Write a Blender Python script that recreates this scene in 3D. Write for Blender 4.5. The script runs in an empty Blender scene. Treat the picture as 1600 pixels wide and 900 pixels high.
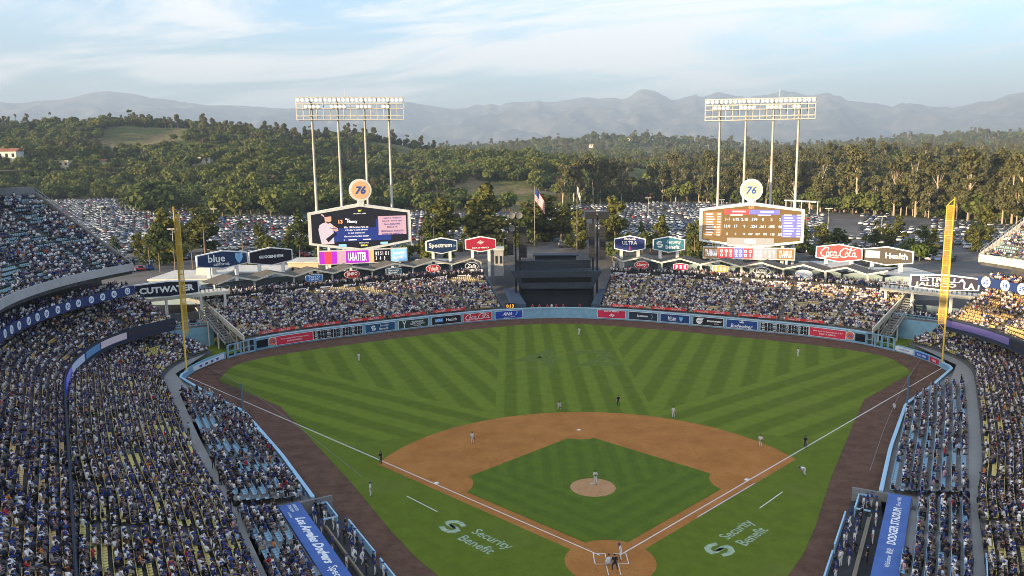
import bpy, bmesh, math, random
import numpy as np
from mathutils import Vector, Matrix
random.seed(7); RNG = np.random.default_rng(11)
sc = bpy.context.scene
COL = sc.collection
# ---------------------------------------------------------------- camera
CAMP = np.array([-9.5557, -74.5466, 40.0043]); YAW, PITCH, ROLL, FPX = -0.00095555, 0.161429556, -0.01178487, 1244.5
def _basis():
    cy, sy, cp, sp, cr, sr = math.cos(YAW), math.sin(YAW), math.cos(PITCH), math.sin(PITCH), math.cos(ROLL), math.sin(ROLL)
    f = np.array([sy*cp, cy*cp, -sp]); r = np.array([cy, -sy, 0.]); u = np.cross(r, f)
    return r*cr+u*sr, -r*sr+u*cr, f
CR, CU, CF = _basis()
cam_d = bpy.data.cameras.new('camera'); cam = bpy.data.objects.new('camera', cam_d); COL.objects.link(cam)
cam_d.sensor_width = 36; cam_d.lens = FPX/1600*36; cam_d.clip_start = .5; cam_d.clip_end = 40000
M = Matrix.Identity(4)
for i in range(3):
    M[i][0] = CR[i]; M[i][1] = CU[i]; M[i][2] = -CF[i]; M[i][3] = CAMP[i]
cam.matrix_world = M
sc.camera = cam
def ray(x, y): return CF+CR*(x-800)/FPX+CU*(450-y)/FPX
def PZ(x, y, z=0.):            # photo pixel -> point at height z
    d = ray(x, y); return CAMP+d*((z-CAMP[2])/d[2])
def PY(x, y, Y):               # photo pixel -> point at depth Y
    d = ray(x, y); return CAMP+d*((Y-CAMP[1])/d[1])
def proj(P):
    d = np.asarray(P, float)-CAMP; w = np.maximum(d@CF, 1e-3)
    return 800+FPX*(d@CR)/w, 450-FPX*(d@CU)/w, d@CF
# ---------------------------------------------------------------- light
SUN_AZ, SUN_EL = -122., 8.5          # degrees clockwise from +Y (centre field), elevation
SUN_STR, SKY_STR, EXPO = 5.0, 0.112, 2.62
HAZE = 1.25e-4
sa, se = math.radians(SUN_AZ), math.radians(SUN_EL)
SUND = Vector((math.sin(sa)*math.cos(se), math.cos(sa)*math.cos(se), math.sin(se)))
sl = bpy.data.lights.new('sun', 'SUN'); sl.energy = SUN_STR; sl.angle = math.radians(.53); sl.color = (1., .76, .45)
so = bpy.data.objects.new('sun', sl); COL.objects.link(so); so.rotation_euler = SUND.to_track_quat('Z', 'Y').to_euler()
so.location = (0, 0, 80)
W = bpy.data.worlds.new('World'); sc.world = W; W.use_nodes = True
sc.view_settings.view_transform = 'Standard'; sc.view_settings.look = 'None'; sc.view_settings.gamma = 1
sc.view_settings.exposure = EXPO; sc.view_settings.use_curve_mapping = False
sc.cycles.use_denoising = True; sc.cycles.filter_width = .9
sc.cycles.max_bounces = 5; sc.cycles.diffuse_bounces = 2; sc.cycles.glossy_bounces = 2; sc.cycles.transparent_max_bounces = 12
sc.cycles.volume_bounces = 2; sc.cycles.transmission_bounces = 2
sc.cycles.caustics_reflective = False; sc.cycles.caustics_refractive = False
class NB:
    """small node-graph writer"""
    def __init__(s, nt): s.nt = nt; s.nt.nodes.clear()
    def n(s, t, **k):
        o = s.nt.nodes.new(t)
        for a, v in k.items(): setattr(o, a, v)
        return o
    def put(s, v, sock):
        if isinstance(v, bpy.types.NodeSocket): s.nt.links.new(v, sock)
        elif v is not None: sock.default_value = v
    def m(s, op, a, b=None, c=None):
        o = s.n('ShaderNodeMath', operation=op); s.put(a, o.inputs[0]); s.put(b, o.inputs[1]); s.put(c, o.inputs[2]); return o.outputs[0]
    def mix(s, f, a, b, bt='MIX'):
        o = s.n('ShaderNodeMix', data_type='RGBA', blend_type=bt)
        s.put(f, o.inputs[0]); s.put(c4(a), o.inputs[6]); s.put(c4(b), o.inputs[7]); return o.outputs[2]
    def ramp(s, f, lo, hi):
        o = s.n('ShaderNodeMapRange', interpolation_type='SMOOTHSTEP'); s.put(f, o.inputs[0]); o.inputs[1].default_value = lo; o.inputs[2].default_value = hi
        return o.outputs[0]
    def noise(s, vec, scale, detail=4, rough=.55, dist=0):
        o = s.n('ShaderNodeTexNoise'); s.put(vec, o.inputs['Vector']); o.inputs['Scale'].default_value = scale
        o.inputs['Detail'].default_value = detail; o.inputs['Roughness'].default_value = rough; o.inputs['Distortion'].default_value = dist
        return o.outputs['Fac']
def c4(c):
    if isinstance(c, bpy.types.NodeSocket) or c is None: return c
    return (c[0], c[1], c[2], 1.)
g = NB(W.node_tree)
sky = g.n('ShaderNodeTexSky', sky_type='NISHITA'); sky.sun_disc = False; sky.sun_elevation = se; sky.sun_rotation = sa
sky.altitude = 150; sky.air_density = 1.0; sky.dust_density = 4.; sky.ozone_density = 3.2
tc = g.n('ShaderNodeTexCoord'); sx = g.n('ShaderNodeSeparateXYZ'); g.put(tc.outputs['Generated'], sx.inputs[0])
den = g.m('ADD', g.m('MAXIMUM', sx.outputs[2], 0.), .10)
cx = g.m('DIVIDE', sx.outputs[0], den); cyy = g.m('DIVIDE', sx.outputs[1], den)
cv = g.n('ShaderNodeCombineXYZ'); g.put(g.m('MULTIPLY', cx, .42), cv.inputs[0]); g.put(g.m('ADD', g.m('MULTIPLY', cyy, .8), g.m('MULTIPLY', cx, .28)), cv.inputs[1])
n1 = g.noise(cv.outputs[0], 1.25, 10, .66, .9); n2 = g.noise(cv.outputs[0], .42, 3, .5, .2)
cm = g.m('ADD', g.m('MULTIPLY', n1, .62), g.m('MULTIPLY', n2, .5))
cloud = g.m('MULTIPLY', g.ramp(cm, .50, .63), g.ramp(sx.outputs[2], -.02, .06))
CLOUDL = 2.25        # sunlit cirrus radiance (before the world strength)
skc = g.mix(g.m('MULTIPLY', cloud, .85), sky.outputs[0], (CLOUDL, CLOUDL*.97, CLOUDL*.93))
bg = g.n('ShaderNodeBackground'); g.put(skc, bg.inputs[0]); bg.inputs[1].default_value = SKY_STR
ow = g.n('ShaderNodeOutputWorld'); g.nt.links.new(bg.outputs[0], ow.inputs[0])
# ---------------------------------------------------------------- helpers
MATS = {}
def mat(name, col, rough=.7, var=0., scale=1., bump=0., metal=0., spec=.3, emit=0., col2=None, bscale=None):
    """plain principled material; var = brightness mottling in object space, col2 = second colour mixed by the same noise"""
    if name in MATS: return MATS[name]
    m = bpy.data.materials.new(name); m.use_nodes = True; g = NB(m.node_tree); MATS[name] = m
    b = g.n('ShaderNodeBsdfPrincipled'); o = g.n('ShaderNodeOutputMaterial'); g.nt.links.new(b.outputs[0], o.inputs[0])
    c = c4(col)
    if var or col2:
        t = g.n('ShaderNodeTexCoord'); nf = g.noise(t.outputs['Object'], scale, 5, .6)
        f = g.ramp(nf, .32, .68)
        if col2: c = g.mix(f, col, col2)
        if var: c = g.mix(1., c, g.mix(f, (1-var,)*3, (1+var*.6,)*3), 'MULTIPLY')
    g.put(c, b.inputs['Base Color'])
    b.inputs['Roughness'].default_value = rough; b.inputs['Metallic'].default_value = metal
    b.inputs['Specular IOR Level'].default_value = spec
    if emit: g.put(c, b.inputs['Emission Color']); b.inputs['Emission Strength'].default_value = emit
    if bump:
        t = g.n('ShaderNodeTexCoord'); nf = g.noise(t.outputs['Object'], bscale or scale*6, 4, .65)
        bp = g.n('ShaderNodeBump'); bp.inputs['Strength'].default_value = bump; bp.inputs['Distance'].default_value = .05
        g.put(nf, bp.inputs['Height']); g.nt.links.new(bp.outputs[0], b.inputs['Normal'])
    return m
def vmat(name, rough=.8, attr='col', spec=.2):
    if name in MATS: return MATS[name]
    m = bpy.data.materials.new(name); m.use_nodes = True; g = NB(m.node_tree); MATS[name] = m
    b = g.n('ShaderNodeBsdfPrincipled'); o = g.n('ShaderNodeOutputMaterial'); g.nt.links.new(b.outputs[0], o.inputs[0])
    a = g.n('ShaderNodeAttribute', attribute_name=attr); g.put(a.outputs['Color'], b.inputs['Base Color'])
    b.inputs['Roughness'].default_value = rough; b.inputs['Specular IOR Level'].default_value = spec
    return m
def wloc(o):
    return Vector(o.location) if o.parent is None else wloc(o.parent)+Vector(o.location)
def tag(o, label=None, cat=None, group=None, kind=None):
    if label: o['label'] = label
    if cat: o['category'] = cat
    if group: o['group'] = group
    if kind: o['kind'] = kind
    return o
def thing(name, label, cat, loc=(0, 0, 0), group=None):
    o = bpy.data.objects.new(name, None); COL.objects.link(o); o.location = tuple(float(v) for v in loc); o.empty_display_size = .3
    return tag(o, label, cat, group)
class MB:
    def __init__(s): s.v = []; s.f = []; s.mi = []; s.cur = 0
    def add(s, vs, fs):
        b = len(s.v); s.v.extend([tuple(map(float, p)) for p in vs])
        for f in fs: s.f.append(tuple(b+i for i in f)); s.mi.append(s.cur)
        return s
    def obox(s, c, ax, ay, az, skip=()):           # centre + three half-axis vectors
        c, ax, ay, az = map(np.asarray, (c, ax, ay, az))
        vs = [c+i*ax+j*ay+k*az for k in (-1, 1) for j in (-1, 1) for i in (-1, 1)]
        fs = [(0, 2, 3, 1), (4, 5, 7, 6), (0, 1, 5, 4), (2, 6, 7, 3), (0, 4, 6, 2), (1, 3, 7, 5)]
        return s.add(vs, [f for k, f in enumerate(fs) if k not in skip])
    def box(s, x0, x1, y0, y1, z0, z1):
        return s.obox(((x0+x1)/2, (y0+y1)/2, (z0+z1)/2), ((x1-x0)/2, 0, 0), (0, (y1-y0)/2, 0), (0, 0, (z1-z0)/2))
    def bar(s, p, q, w, h=None, up=(0, 0, 1)):
        p, q = np.asarray(p, float), np.asarray(q, float); d = q-p; L = np.linalg.norm(d); d = d/L
        up = np.asarray(up, float)
        if abs(d@up) > .97: up = np.array([0., 1., 0])
        a = np.cross(d, up); a /= np.linalg.norm(a); b = np.cross(a, d)
        return s.obox((p+q)/2, d*L/2, a*w/2, b*(h or w)/2)
    def tube(s, pts, rad, n=8, cap=True):
        pts = [np.asarray(p, float) for p in pts]
        if not hasattr(rad, '__len__'): rad = [rad]*len(pts)
        b = len(s.v); ref = None
        for i, p in enumerate(pts):
            d = pts[min(i+1, len(pts)-1)]-pts[max(i-1, 0)]; d = d/np.linalg.norm(d)
            if ref is None: ref = np.array([1., 0, 0]) if abs(d[0]) < .8 else np.array([0, 1., 0])
            a = np.cross(d, ref); a /= np.linalg.norm(a); c = np.cross(a, d); ref = c if False else ref
            for k in range(n):
                t = 2*math.pi*k/n; s.v.append(tuple(p+rad[i]*(math.cos(t)*a+math.sin(t)*c)))
        for i in range(len(pts)-1):
            for k in range(n):
                s.f.append((b+i*n+k, b+i*n+(k+1) % n, b+(i+1)*n+(k+1) % n, b+(i+1)*n+k)); s.mi.append(s.cur)
        if cap:
            s.f.append(tuple(b+k for k in range(n))); s.mi.append(s.cur)
            e = b+(len(pts)-1)*n; s.f.append(tuple(e+k for k in reversed(range(n)))); s.mi.append(s.cur)
        return s
    def prism(s, poly, o, u, v, n, t):              # polygon in (u,v) plane, from o, thickness t along n
        o, u, v, n = [np.asarray(q, float) for q in (o, u, v, n)]
        k = len(poly); A = [o+u*a+v*b for a, b in poly]; B = [p+n*t for p in A]
        return s.add(A+B, [tuple(reversed(range(k))), tuple(range(k, 2*k))]+[(i, (i+1) % k, k+(i+1) % k, k+i) for i in range(k)])
    def flat(s, poly, o, u, v):
        o, u, v = [np.asarray(q, float) for q in (o, u, v)]
        return s.add([o+u*a+v*b for a, b in poly], [tuple(range(len(poly)))])
    def build(s, name, mats, parent=None, smooth=False, origin=None):
        me = bpy.data.meshes.new(name); vs = np.array(s.v, float).reshape(-1, 3)
        org = np.zeros(3)
        if parent is None:
            if origin is None:
                lo, hi = vs.min(0), vs.max(0); origin = ((lo[0]+hi[0])/2, (lo[1]+hi[1])/2, lo[2])
            org = np.asarray(origin, float); vs = vs-org
        me.from_pydata(vs.tolist(), [], s.f)
        mats = mats if isinstance(mats, (list, tuple)) else [mats]
        for m in mats: me.materials.append(m)
        if len(mats) > 1: me.polygons.foreach_set('material_index', s.mi)
        if smooth: me.polygons.foreach_set('use_smooth', [True]*len(me.polygons))
        me.update(); o = bpy.data.objects.new(name, me); COL.objects.link(o)
        if parent is not None: o.parent = parent; o.location = -wloc(parent)
        else: o.location = tuple(org)
        return o
def npmesh(name, V, F, m, parent=None, cols=None, smooth=False):
    """V (n,3), F (k,3|4) numpy"""
    me = bpy.data.meshes.new(name); V = np.asarray(V, np.float32); F = np.asarray(F, np.int32); k = F.shape[1]
    me.vertices.add(len(V)); me.vertices.foreach_set('co', V.ravel())
    me.loops.add(F.size); me.loops.foreach_set('vertex_index', F.ravel())
    me.polygons.add(len(F)); me.polygons.foreach_set('loop_start', np.arange(0, F.size, k, dtype=np.int32))
    me.polygons.foreach_set('loop_total', np.full(len(F), k, np.int32))
    if smooth: me.polygons.foreach_set('use_smooth', np.ones(len(F), bool))
    me.update(calc_edges=True)
    if cols is not None:
        a = me.attributes.new('col', 'FLOAT_COLOR', 'POINT'); c = np.ones((len(V), 4), np.float32); c[:, :3] = cols; a.data.foreach_set('color', c.ravel())
    me.materials.append(m)
    o = bpy.data.objects.new(name, me); COL.objects.link(o)
    if parent is not None: o.parent = parent; o.location = -wloc(parent)
    return o
def struct(o): o['kind'] = 'structure'; return o
_TX = {}
def glyphs(body, bold=0., shear=0., res=2):
    k = (body, bold, shear)
    if k not in _TX:
        c = bpy.data.curves.new('t', 'FONT'); c.body = body; c.offset = bold; c.shear = shear; c.resolution_u = res; c.fill_mode = 'FRONT'
        c.align_x = 'LEFT'; c.space_line = .95
        o = bpy.data.objects.new('t', c); COL.objects.link(o)
        dg = bpy.context.evaluated_depsgraph_get(); dg.update()
        me = bpy.data.meshes.new_from_object(o.evaluated_get(dg))
        V = np.array([v.co for v in me.vertices]).reshape(-1, 3); F = [tuple(p.vertices) for p in me.polygons]
        bpy.data.objects.remove(o); bpy.data.curves.remove(c); bpy.data.meshes.remove(me)
        _TX[k] = (V, F)
    return _TX[k]
def put_text(mb, body, o, u, v, w, h, bold=0., shear=0., keep=True):
    """centre text in a w x h box at o in plane (u,v)"""
    V, F = glyphs(body, bold, shear)
    if not len(V): return
    lo, hi = V.min(0), V.max(0); tw, th = hi[0]-lo[0], hi[1]-lo[1]
    sx, sy = w/tw, h/th
    if keep: sx = sy = min(sx, sy) if sx < sy else min(sx, sy*1.25) if False else min(sx, sy)
    o, u, v = [np.asarray(q, float) for q in (o, u, v)]
    mid = (lo+hi)/2
    mb.add([o+u*((p[0]-mid[0])*sx)+v*((p[1]-mid[1])*sy) for p in V], F)
def stroke(mb, pts, o, u, v, wd, closed=False):
    """flat brush stroke through 2-D points"""
    P = np.array(pts, float); o, u, v = [np.asarray(q, float) for q in (o, u, v)]
    n = len(P); L = []; Rr = []
    for i in range(n):
        d = P[min(i+1, n-1)]-P[max(i-1, 0)]; d = d/(np.linalg.norm(d)+1e-9); nn = np.array([-d[1], d[0]])
        w = wd[i] if hasattr(wd, '__len__') else wd
        L.append(P[i]+nn*w/2); Rr.append(P[i]-nn*w/2)
    vs = [o+u*a+v*b for a, b in L]+[o+u*a+v*b for a, b in Rr]
    mb.add(vs, [(i, n+i, n+i+1, i+1) for i in range(n-1)])
def circ(r, n=24, cx=0., cy=0., ry=None): return [(cx+r*math.cos(2*math.pi*i/n), cy+(ry or r)*math.sin(2*math.pi*i/n)) for i in range(n)]
def arc(cx, cy, r, a0, a1, n=10): return [(cx+r*math.cos(math.radians(a0+(a1-a0)*i/n)), cy+r*math.sin(math.radians(a0+(a1-a0)*i/n))) for i in range(n+1)]
def resample(P, step):
    P = np.asarray(P, float); d = np.r_[0, np.cumsum(np.linalg.norm(np.diff(P, axis=0), axis=1))]
    n = max(2, int(round(d[-1]/step))+1); t = np.linspace(0, d[-1], n)
    return np.stack([np.interp(t, d, P[:, k]) for k in range(P.shape[1])], 1)
def smooth_path(P, step=.5, win=9.):
    Q = resample(P, step); k = int(win/step/2)*2+1; pad = k//2
    a = np.concatenate([Q[0]+(Q[0]-Q[1:pad+1])[::-1], Q, Q[-1]+(Q[-1]-Q[-pad-1:-1])[::-1]])
    w = np.hanning(k+2)[1:-1]; w /= w.sum()
    return np.stack([np.convolve(a[:, j], w, 'valid') for j in range(Q.shape[1])], 1)
def normals2(P, side):                             # side +1: left of travel
    d = np.gradient(P, axis=0); d /= np.linalg.norm(d, axis=1)[:, None]
    return np.stack([-d[:, 1], d[:, 0]], 1)*side
# ---------------------------------------------------------------- terrain
def vnoise(x, y, seed=0):
    def h(i, j):
        a = (i.astype(np.int64)*374761393+j.astype(np.int64)*668265263+seed*1442695041) & 0x7fffffff
        a = (a ^ (a >> 13))*1274126177 & 0x7fffffff
        return ((a ^ (a >> 16)) & 0xffff)/65535.
    i, j = np.floor(x), np.floor(y); fx, fy = x-i, y-j; fx = fx*fx*(3-2*fx); fy = fy*fy*(3-2*fy)
    return (h(i, j)*(1-fx)+h(i+1, j)*fx)*(1-fy)+(h(i, j+1)*(1-fx)+h(i+1, j+1)*fx)*fy
def fbm(x, y, o=4, seed=0):
    s = 0; a = .5
    for k in range(o): s = s+a*(vnoise(x, y, seed+k)-.5); x = x*2.03+7.1; y = y*2.03+3.7; a *= .5
    return s
KN = {-300: [(240, 8), (500, 9), (700, 12), (780, 20), (900, 60), (1300, 125), (1500, 110), (2600, 60)],
      0: [(240, 8), (450, 9), (710, 12), (780, 20), (880, 42), (1300, 84), (1500, 74), (2600, 50)],
      200: [(240, 8), (450, 9), (700, 12), (760, 18), (900, 42), (1280, 90), (1450, 78), (2600, 40)],
      400: [(240, 8), (400, 8), (480, 10), (600, 25), (800, 42), (1200, 72), (1400, 62), (2600, 40)],
      600: [(240, 8), (400, 8), (500, 9), (600, 13), (720, 17), (1100, 56), (1300, 48), (2600, 40)],
      720: [(240, 8), (400, 8), (490, 9), (580, 20), (680, 27), (1000, 36), (1300, 34), (2600, 40)],
      830: [(240, 8), (400, 8), (480, 9), (560, 18), (700, 32), (800, 31), (1200, 30), (2600, 40)],
      1000: [(240, 8), (450, 8), (560, 9), (600, 12), (760, 22), (900, 22), (1300, 26), (2600, 45)],
      1200: [(240, 8), (450, 8), (540, 9), (580, 10), (720, 22), (850, 24), (1300, 25), (2600, 40)],
      1400: [(240, 8), (400, 8), (470, 8), (520, 9), (700, 18), (900, 22), (1300, 25), (2600, 40)],
      1600: [(240, 8), (380, 8), (420, 9), (470, 11), (650, 18), (900, 22), (1300, 26), (2600, 40)],
      1900: [(240, 8), (380, 8), (420, 9), (470, 11), (650, 18), (900, 22), (1300, 26), (2600, 40)]}
KX = np.array(sorted(KN)); KR = np.array([[p[0] for p in KN[k]] for k in KX], float); KZ = np.array([[p[1] for p in KN[k]] for k in KX], float)
LOTX = np.array([-300, 0, 190, 235, 330, 420, 500, 600, 700, 800, 900, 1000, 1100, 1200, 1300, 1400, 1500, 1600, 1900])
LOTR = np.array([730, 715, 690, 590, 480, 465, 465, 475, 475, 462, 510, 545, 548, 525, 465, 455, 430, 400, 400.])
def azpx(x, y):
    dx, dy = x-CAMP[0], y-CAMP[1]; az = np.arctan2(dx, dy); az = np.clip(az, -.85, .85)
    return 800+FPX*np.tan(az)*1.012
def terrain(x, y):
    x = np.asarray(x, float); y = np.asarray(y, float); px = azpx(x, y); r = np.hypot(x-CAMP[0], y-CAMP[1])
    out = np.zeros_like(r); kr = np.stack([np.interp(px, KX, KR[:, k]) for k in range(8)], -1); kz = np.stack([np.interp(px, KX, KZ[:, k]) for k in range(8)], -1)
    z = np.where(r < kr[..., 0], kz[..., 0], 0.)
    for k in range(7):
        t = np.clip((r-kr[..., k])/(kr[..., k+1]-kr[..., k]), 0, 1); s = t*t*(3-2*t)*.5+t*.5
        z = np.where(r >= kr[..., k], kz[..., k]+(kz[..., k+1]-kz[..., k])*s, z)
    t = np.clip((r-2600)/3000, 0, 1); z = z*(1-t)+25*t
    lot = np.interp(px, LOTX, LOTR); w = np.clip((r-lot-15)/120, 0, 1)
    z = z+w*np.clip(1-(r-2500)/2000, 0, 1)*(26*fbm(x/170, y/170, 4, 3)+9*fbm(x/45, y/45, 3, 9))
    for bx, by, br, bh in ((1570, 3000, 380, 44), (1440, 3300, 330, 16), (980, 2300, 260, 32), (1080, 2600, 240, 14), (830, 2600, 280, 16), (690, 2800, 300, 22)):
        a = math.atan((bx-800)/FPX); cx_, cy_ = CAMP[0]+by*math.sin(a), CAMP[1]+by*math.cos(a)
        z = z+bh*np.exp(-((x-cx_)**2+(y-cy_)**2)/(2*br*br))
    d = np.hypot(x, y-40); t = np.clip((d-118)/26, 0, 1); t = t*t*(3-2*t)
    return -.6+(z+.6)*t
az = np.r_[np.radians(np.arange(-180, -44, 6.)), np.radians(np.linspace(-44, 44, 353)), np.radians(np.arange(50, 181, 6.))]
rr = np.r_[2, 40, 80, np.arange(110, 330, 8.), np.arange(330, 800, 7.), np.arange(800, 1700, 14.), np.geomspace(1700, 19000, 44)]
AZ, RR = np.meshgrid(az, rr, indexing='ij'); TX = CAMP[0]+RR*np.sin(AZ); TY = CAMP[1]+RR*np.cos(AZ); TZ = terrain(TX, TY)
na, nr = AZ.shape; ids = np.arange(na*nr).reshape(na, nr)
TF = np.stack([ids[:-1, :-1], ids[1:, :-1], ids[1:, 1:], ids[:-1, 1:]], -1)
m = bpy.data.materials.new('scrub_ground'); m.use_nodes = True; g = NB(m.node_tree); MATS['scrub'] = m
b = g.n('ShaderNodeBsdfPrincipled'); o = g.n('ShaderNodeOutputMaterial'); g.nt.links.new(b.outputs[0], o.inputs[0]); t = g.n('ShaderNodeTexCoord').outputs['Object']
c = g.mix(g.ramp(g.noise(t, .012, 6, .6), .38, .62), (.075, .095, .028), (.19, .15, .08))
c = g.mix(g.ramp(g.noise(t, .006, 3, .5), .56, .66), c, (.10, .15, .03)); c = g.mix(g.ramp(g.noise(t, .25, 4, .6), .35, .7), c, g.mix(1., c, (.55, .55, .55), 'MULTIPLY'))
g.put(c, b.inputs['Base Color']); b.inputs['Roughness'].default_value = 1; b.inputs['Specular IOR Level'].default_value = .05
struct(npmesh('ground', np.stack([TX, TY, TZ], -1).reshape(-1, 3), TF.reshape(-1, 4), m, smooth=True))
# asphalt of the car parks: the same sheet's cells, 5 cm higher
fx = (TX[:-1, :-1]+TX[1:, 1:])/2; fy = (TY[:-1, :-1]+TY[1:, 1:])/2; fp = azpx(fx, fy); fr = np.hypot(fx-CAMP[0], fy-CAMP[1])
sel = (fr < np.interp(fp, LOTX, LOTR)+6) & (np.hypot(fx, fy-40) > 100) & (fr > 100) & (fy > -40)
asph = mat('asphalt', (.075, .072, .068), .9, .3, .05, .2, col2=(.11, .10, .092))
F = TF[sel].reshape(-1, 4); u, inv = np.unique(F, return_inverse=True); V = np.stack([TX, TY, TZ+.05], -1).reshape(-1, 3)[u]
struct(npmesh('parking_lot', V, inv.reshape(-1, 4), asph, smooth=True))
# far mountains
MX = [-400, -60, 60, 110, 150, 180, 215, 250, 330, 400, 430, 500, 560, 640, 690, 720, 760, 800, 850, 900, 930, 960, 985, 1000, 1025, 1050, 1100, 1150, 1200, 1280, 1320, 1350, 1400, 1440, 1480, 1530, 1600, 1700, 2000]
MYY = [180, 172, 166, 160, 152, 148, 149, 154, 163, 166, 168, 172, 170, 164, 172, 175, 168, 160, 163, 154, 156, 151, 153, 148, 154, 159, 155, 157, 154, 153, 163, 167, 177, 179, 176, 174, 164, 158, 165]
ma = np.radians(np.linspace(-50, 50, 620)); mr = np.r_[np.linspace(9000, 14000, 36), np.linspace(14200, 17000, 6)]
mp = 800+FPX*np.tan(np.clip(ma, -.85, .85))*1.012; hor = 257-(mp/1600)*19
crest = 40+(hor-np.interp(mp, MX, MYY))/FPX*14000+300*fbm(mp/42., mp*0+3.3, 5, 61)*np.clip((mp-600)/200, .12, 1)-110*np.clip((620-mp)/300, 0, 1)
A, Rm = np.meshgrid(ma, mr, indexing='ij'); X = CAMP[0]+Rm*np.sin(A); Yy = CAMP[1]+Rm*np.cos(A)
t = np.clip((Rm-9000)/5000, 0, 1); prof = t**1.25; back = np.clip((Rm-14000)/3200, 0, 1)
rid = 1-np.abs(fbm(X/1300, Yy/2300, 5, 21))*4.5
Zm = 20+(crest[:, None]-20)*prof*(1-.75*back)+(rid-.62)*460*np.clip(t*(1-t)*3.2, 0, 1)+60*fbm(X/420, Yy/420, 4, 5)*t
ids = np.arange(A.size).reshape(A.shape); F = np.stack([ids[:-1, :-1], ids[1:, :-1], ids[1:, 1:], ids[:-1, 1:]], -1).reshape(-1, 4)
struct(npmesh('mountains', np.stack([X, Yy, Zm], -1).reshape(-1, 3), F, mat('mountain_scrub', (.040, .042, .036), 1, .4, .004, col2=(.095, .085, .07)), smooth=True))
# air
hz = MB(); hz.box(-20000, 20000, -20000, 20000, -4., 1300.)
hm = bpy.data.materials.new('haze_air'); hm.use_nodes = True; g = NB(hm.node_tree)
vv = g.n('ShaderNodeVolumePrincipled'); o = g.n('ShaderNodeOutputMaterial'); g.nt.links.new(vv.outputs[0], o.inputs['Volume'])
vv.inputs['Color'].default_value = (.30, .39, .54, 1); vv.inputs['Density'].default_value = HAZE; vv.inputs['Anisotropy'].default_value = 0.
tag(hz.build('haze', hm), kind='stuff')
# ---------------------------------------------------------------- playing field
FT = .3048; S2 = math.sqrt(.5)
HALF = [(0, 123.2), (5, 122.8), (12, 121.4), (20, 118.6), (28, 114.8), (36, 110.6), (44, 106), (52, 101.5), (58, 97.5), (63, 93.3), (67, 88.5), (69.8, 82.5), (71.2, 76.5), (71.3, 71.3)]
WALL = np.array([(-x, y) for x, y in HALF[::-1]]+HALF[1:], float)
WALLD = smooth_path(WALL, .5, 8); WALLD[0] = WALL[0]; WALLD[-1] = WALL[-1]
SIDE = np.array([(71.3, 71.3), (71.4, 67.6), (60.3, 54.6), (52.4, 46.4), (41, 27.4), (33.3, 13.4)], float)      # low wall, first-base side; mirrored for third
GR = [(14, -7), (19.7, 1), (23.1, 6.9), (30.2, 20.4), (41.8, 41), (48.2, 52.2), (58.5, 62.6), (64.3, 68.4), (65.3, 77.5), (64, 82), (59, 87.3), (52.2, 92.2), (43.5, 97.5), (33, 103.4), (24, 108.2), (15, 112.3), (7, 115.4), (0, 116.2)]
GRASS = GR+[(-x, y) for x, y in GR[-2::-1]]
GP = np.array(GRASS, float)
_o = GP[6:-6]; GP = np.concatenate([GP[:7], smooth_path(GP[7:-7], 1., 5), GP[-7:]])
def ngon(name, poly, z, m, parent=None, thick=0.):
    bm = bmesh.new(); vs = [bm.verts.new((float(x), float(y), z)) for x, y in poly]; bm.faces.new(vs)
    bmesh.ops.triangulate(bm, faces=bm.faces[:], ngon_method='BEAUTY')
    for f in bm.faces:
        if f.normal.z < 0: f.normal_flip()
    me = bpy.data.meshes.new(name); bm.to_mesh(me); bm.free(); me.materials.append(m)
    o = bpy.data.objects.new(name, me); COL.objects.link(o)
    if parent is not None: o.parent = parent; o.location = -wloc(parent)
    return o
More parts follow.
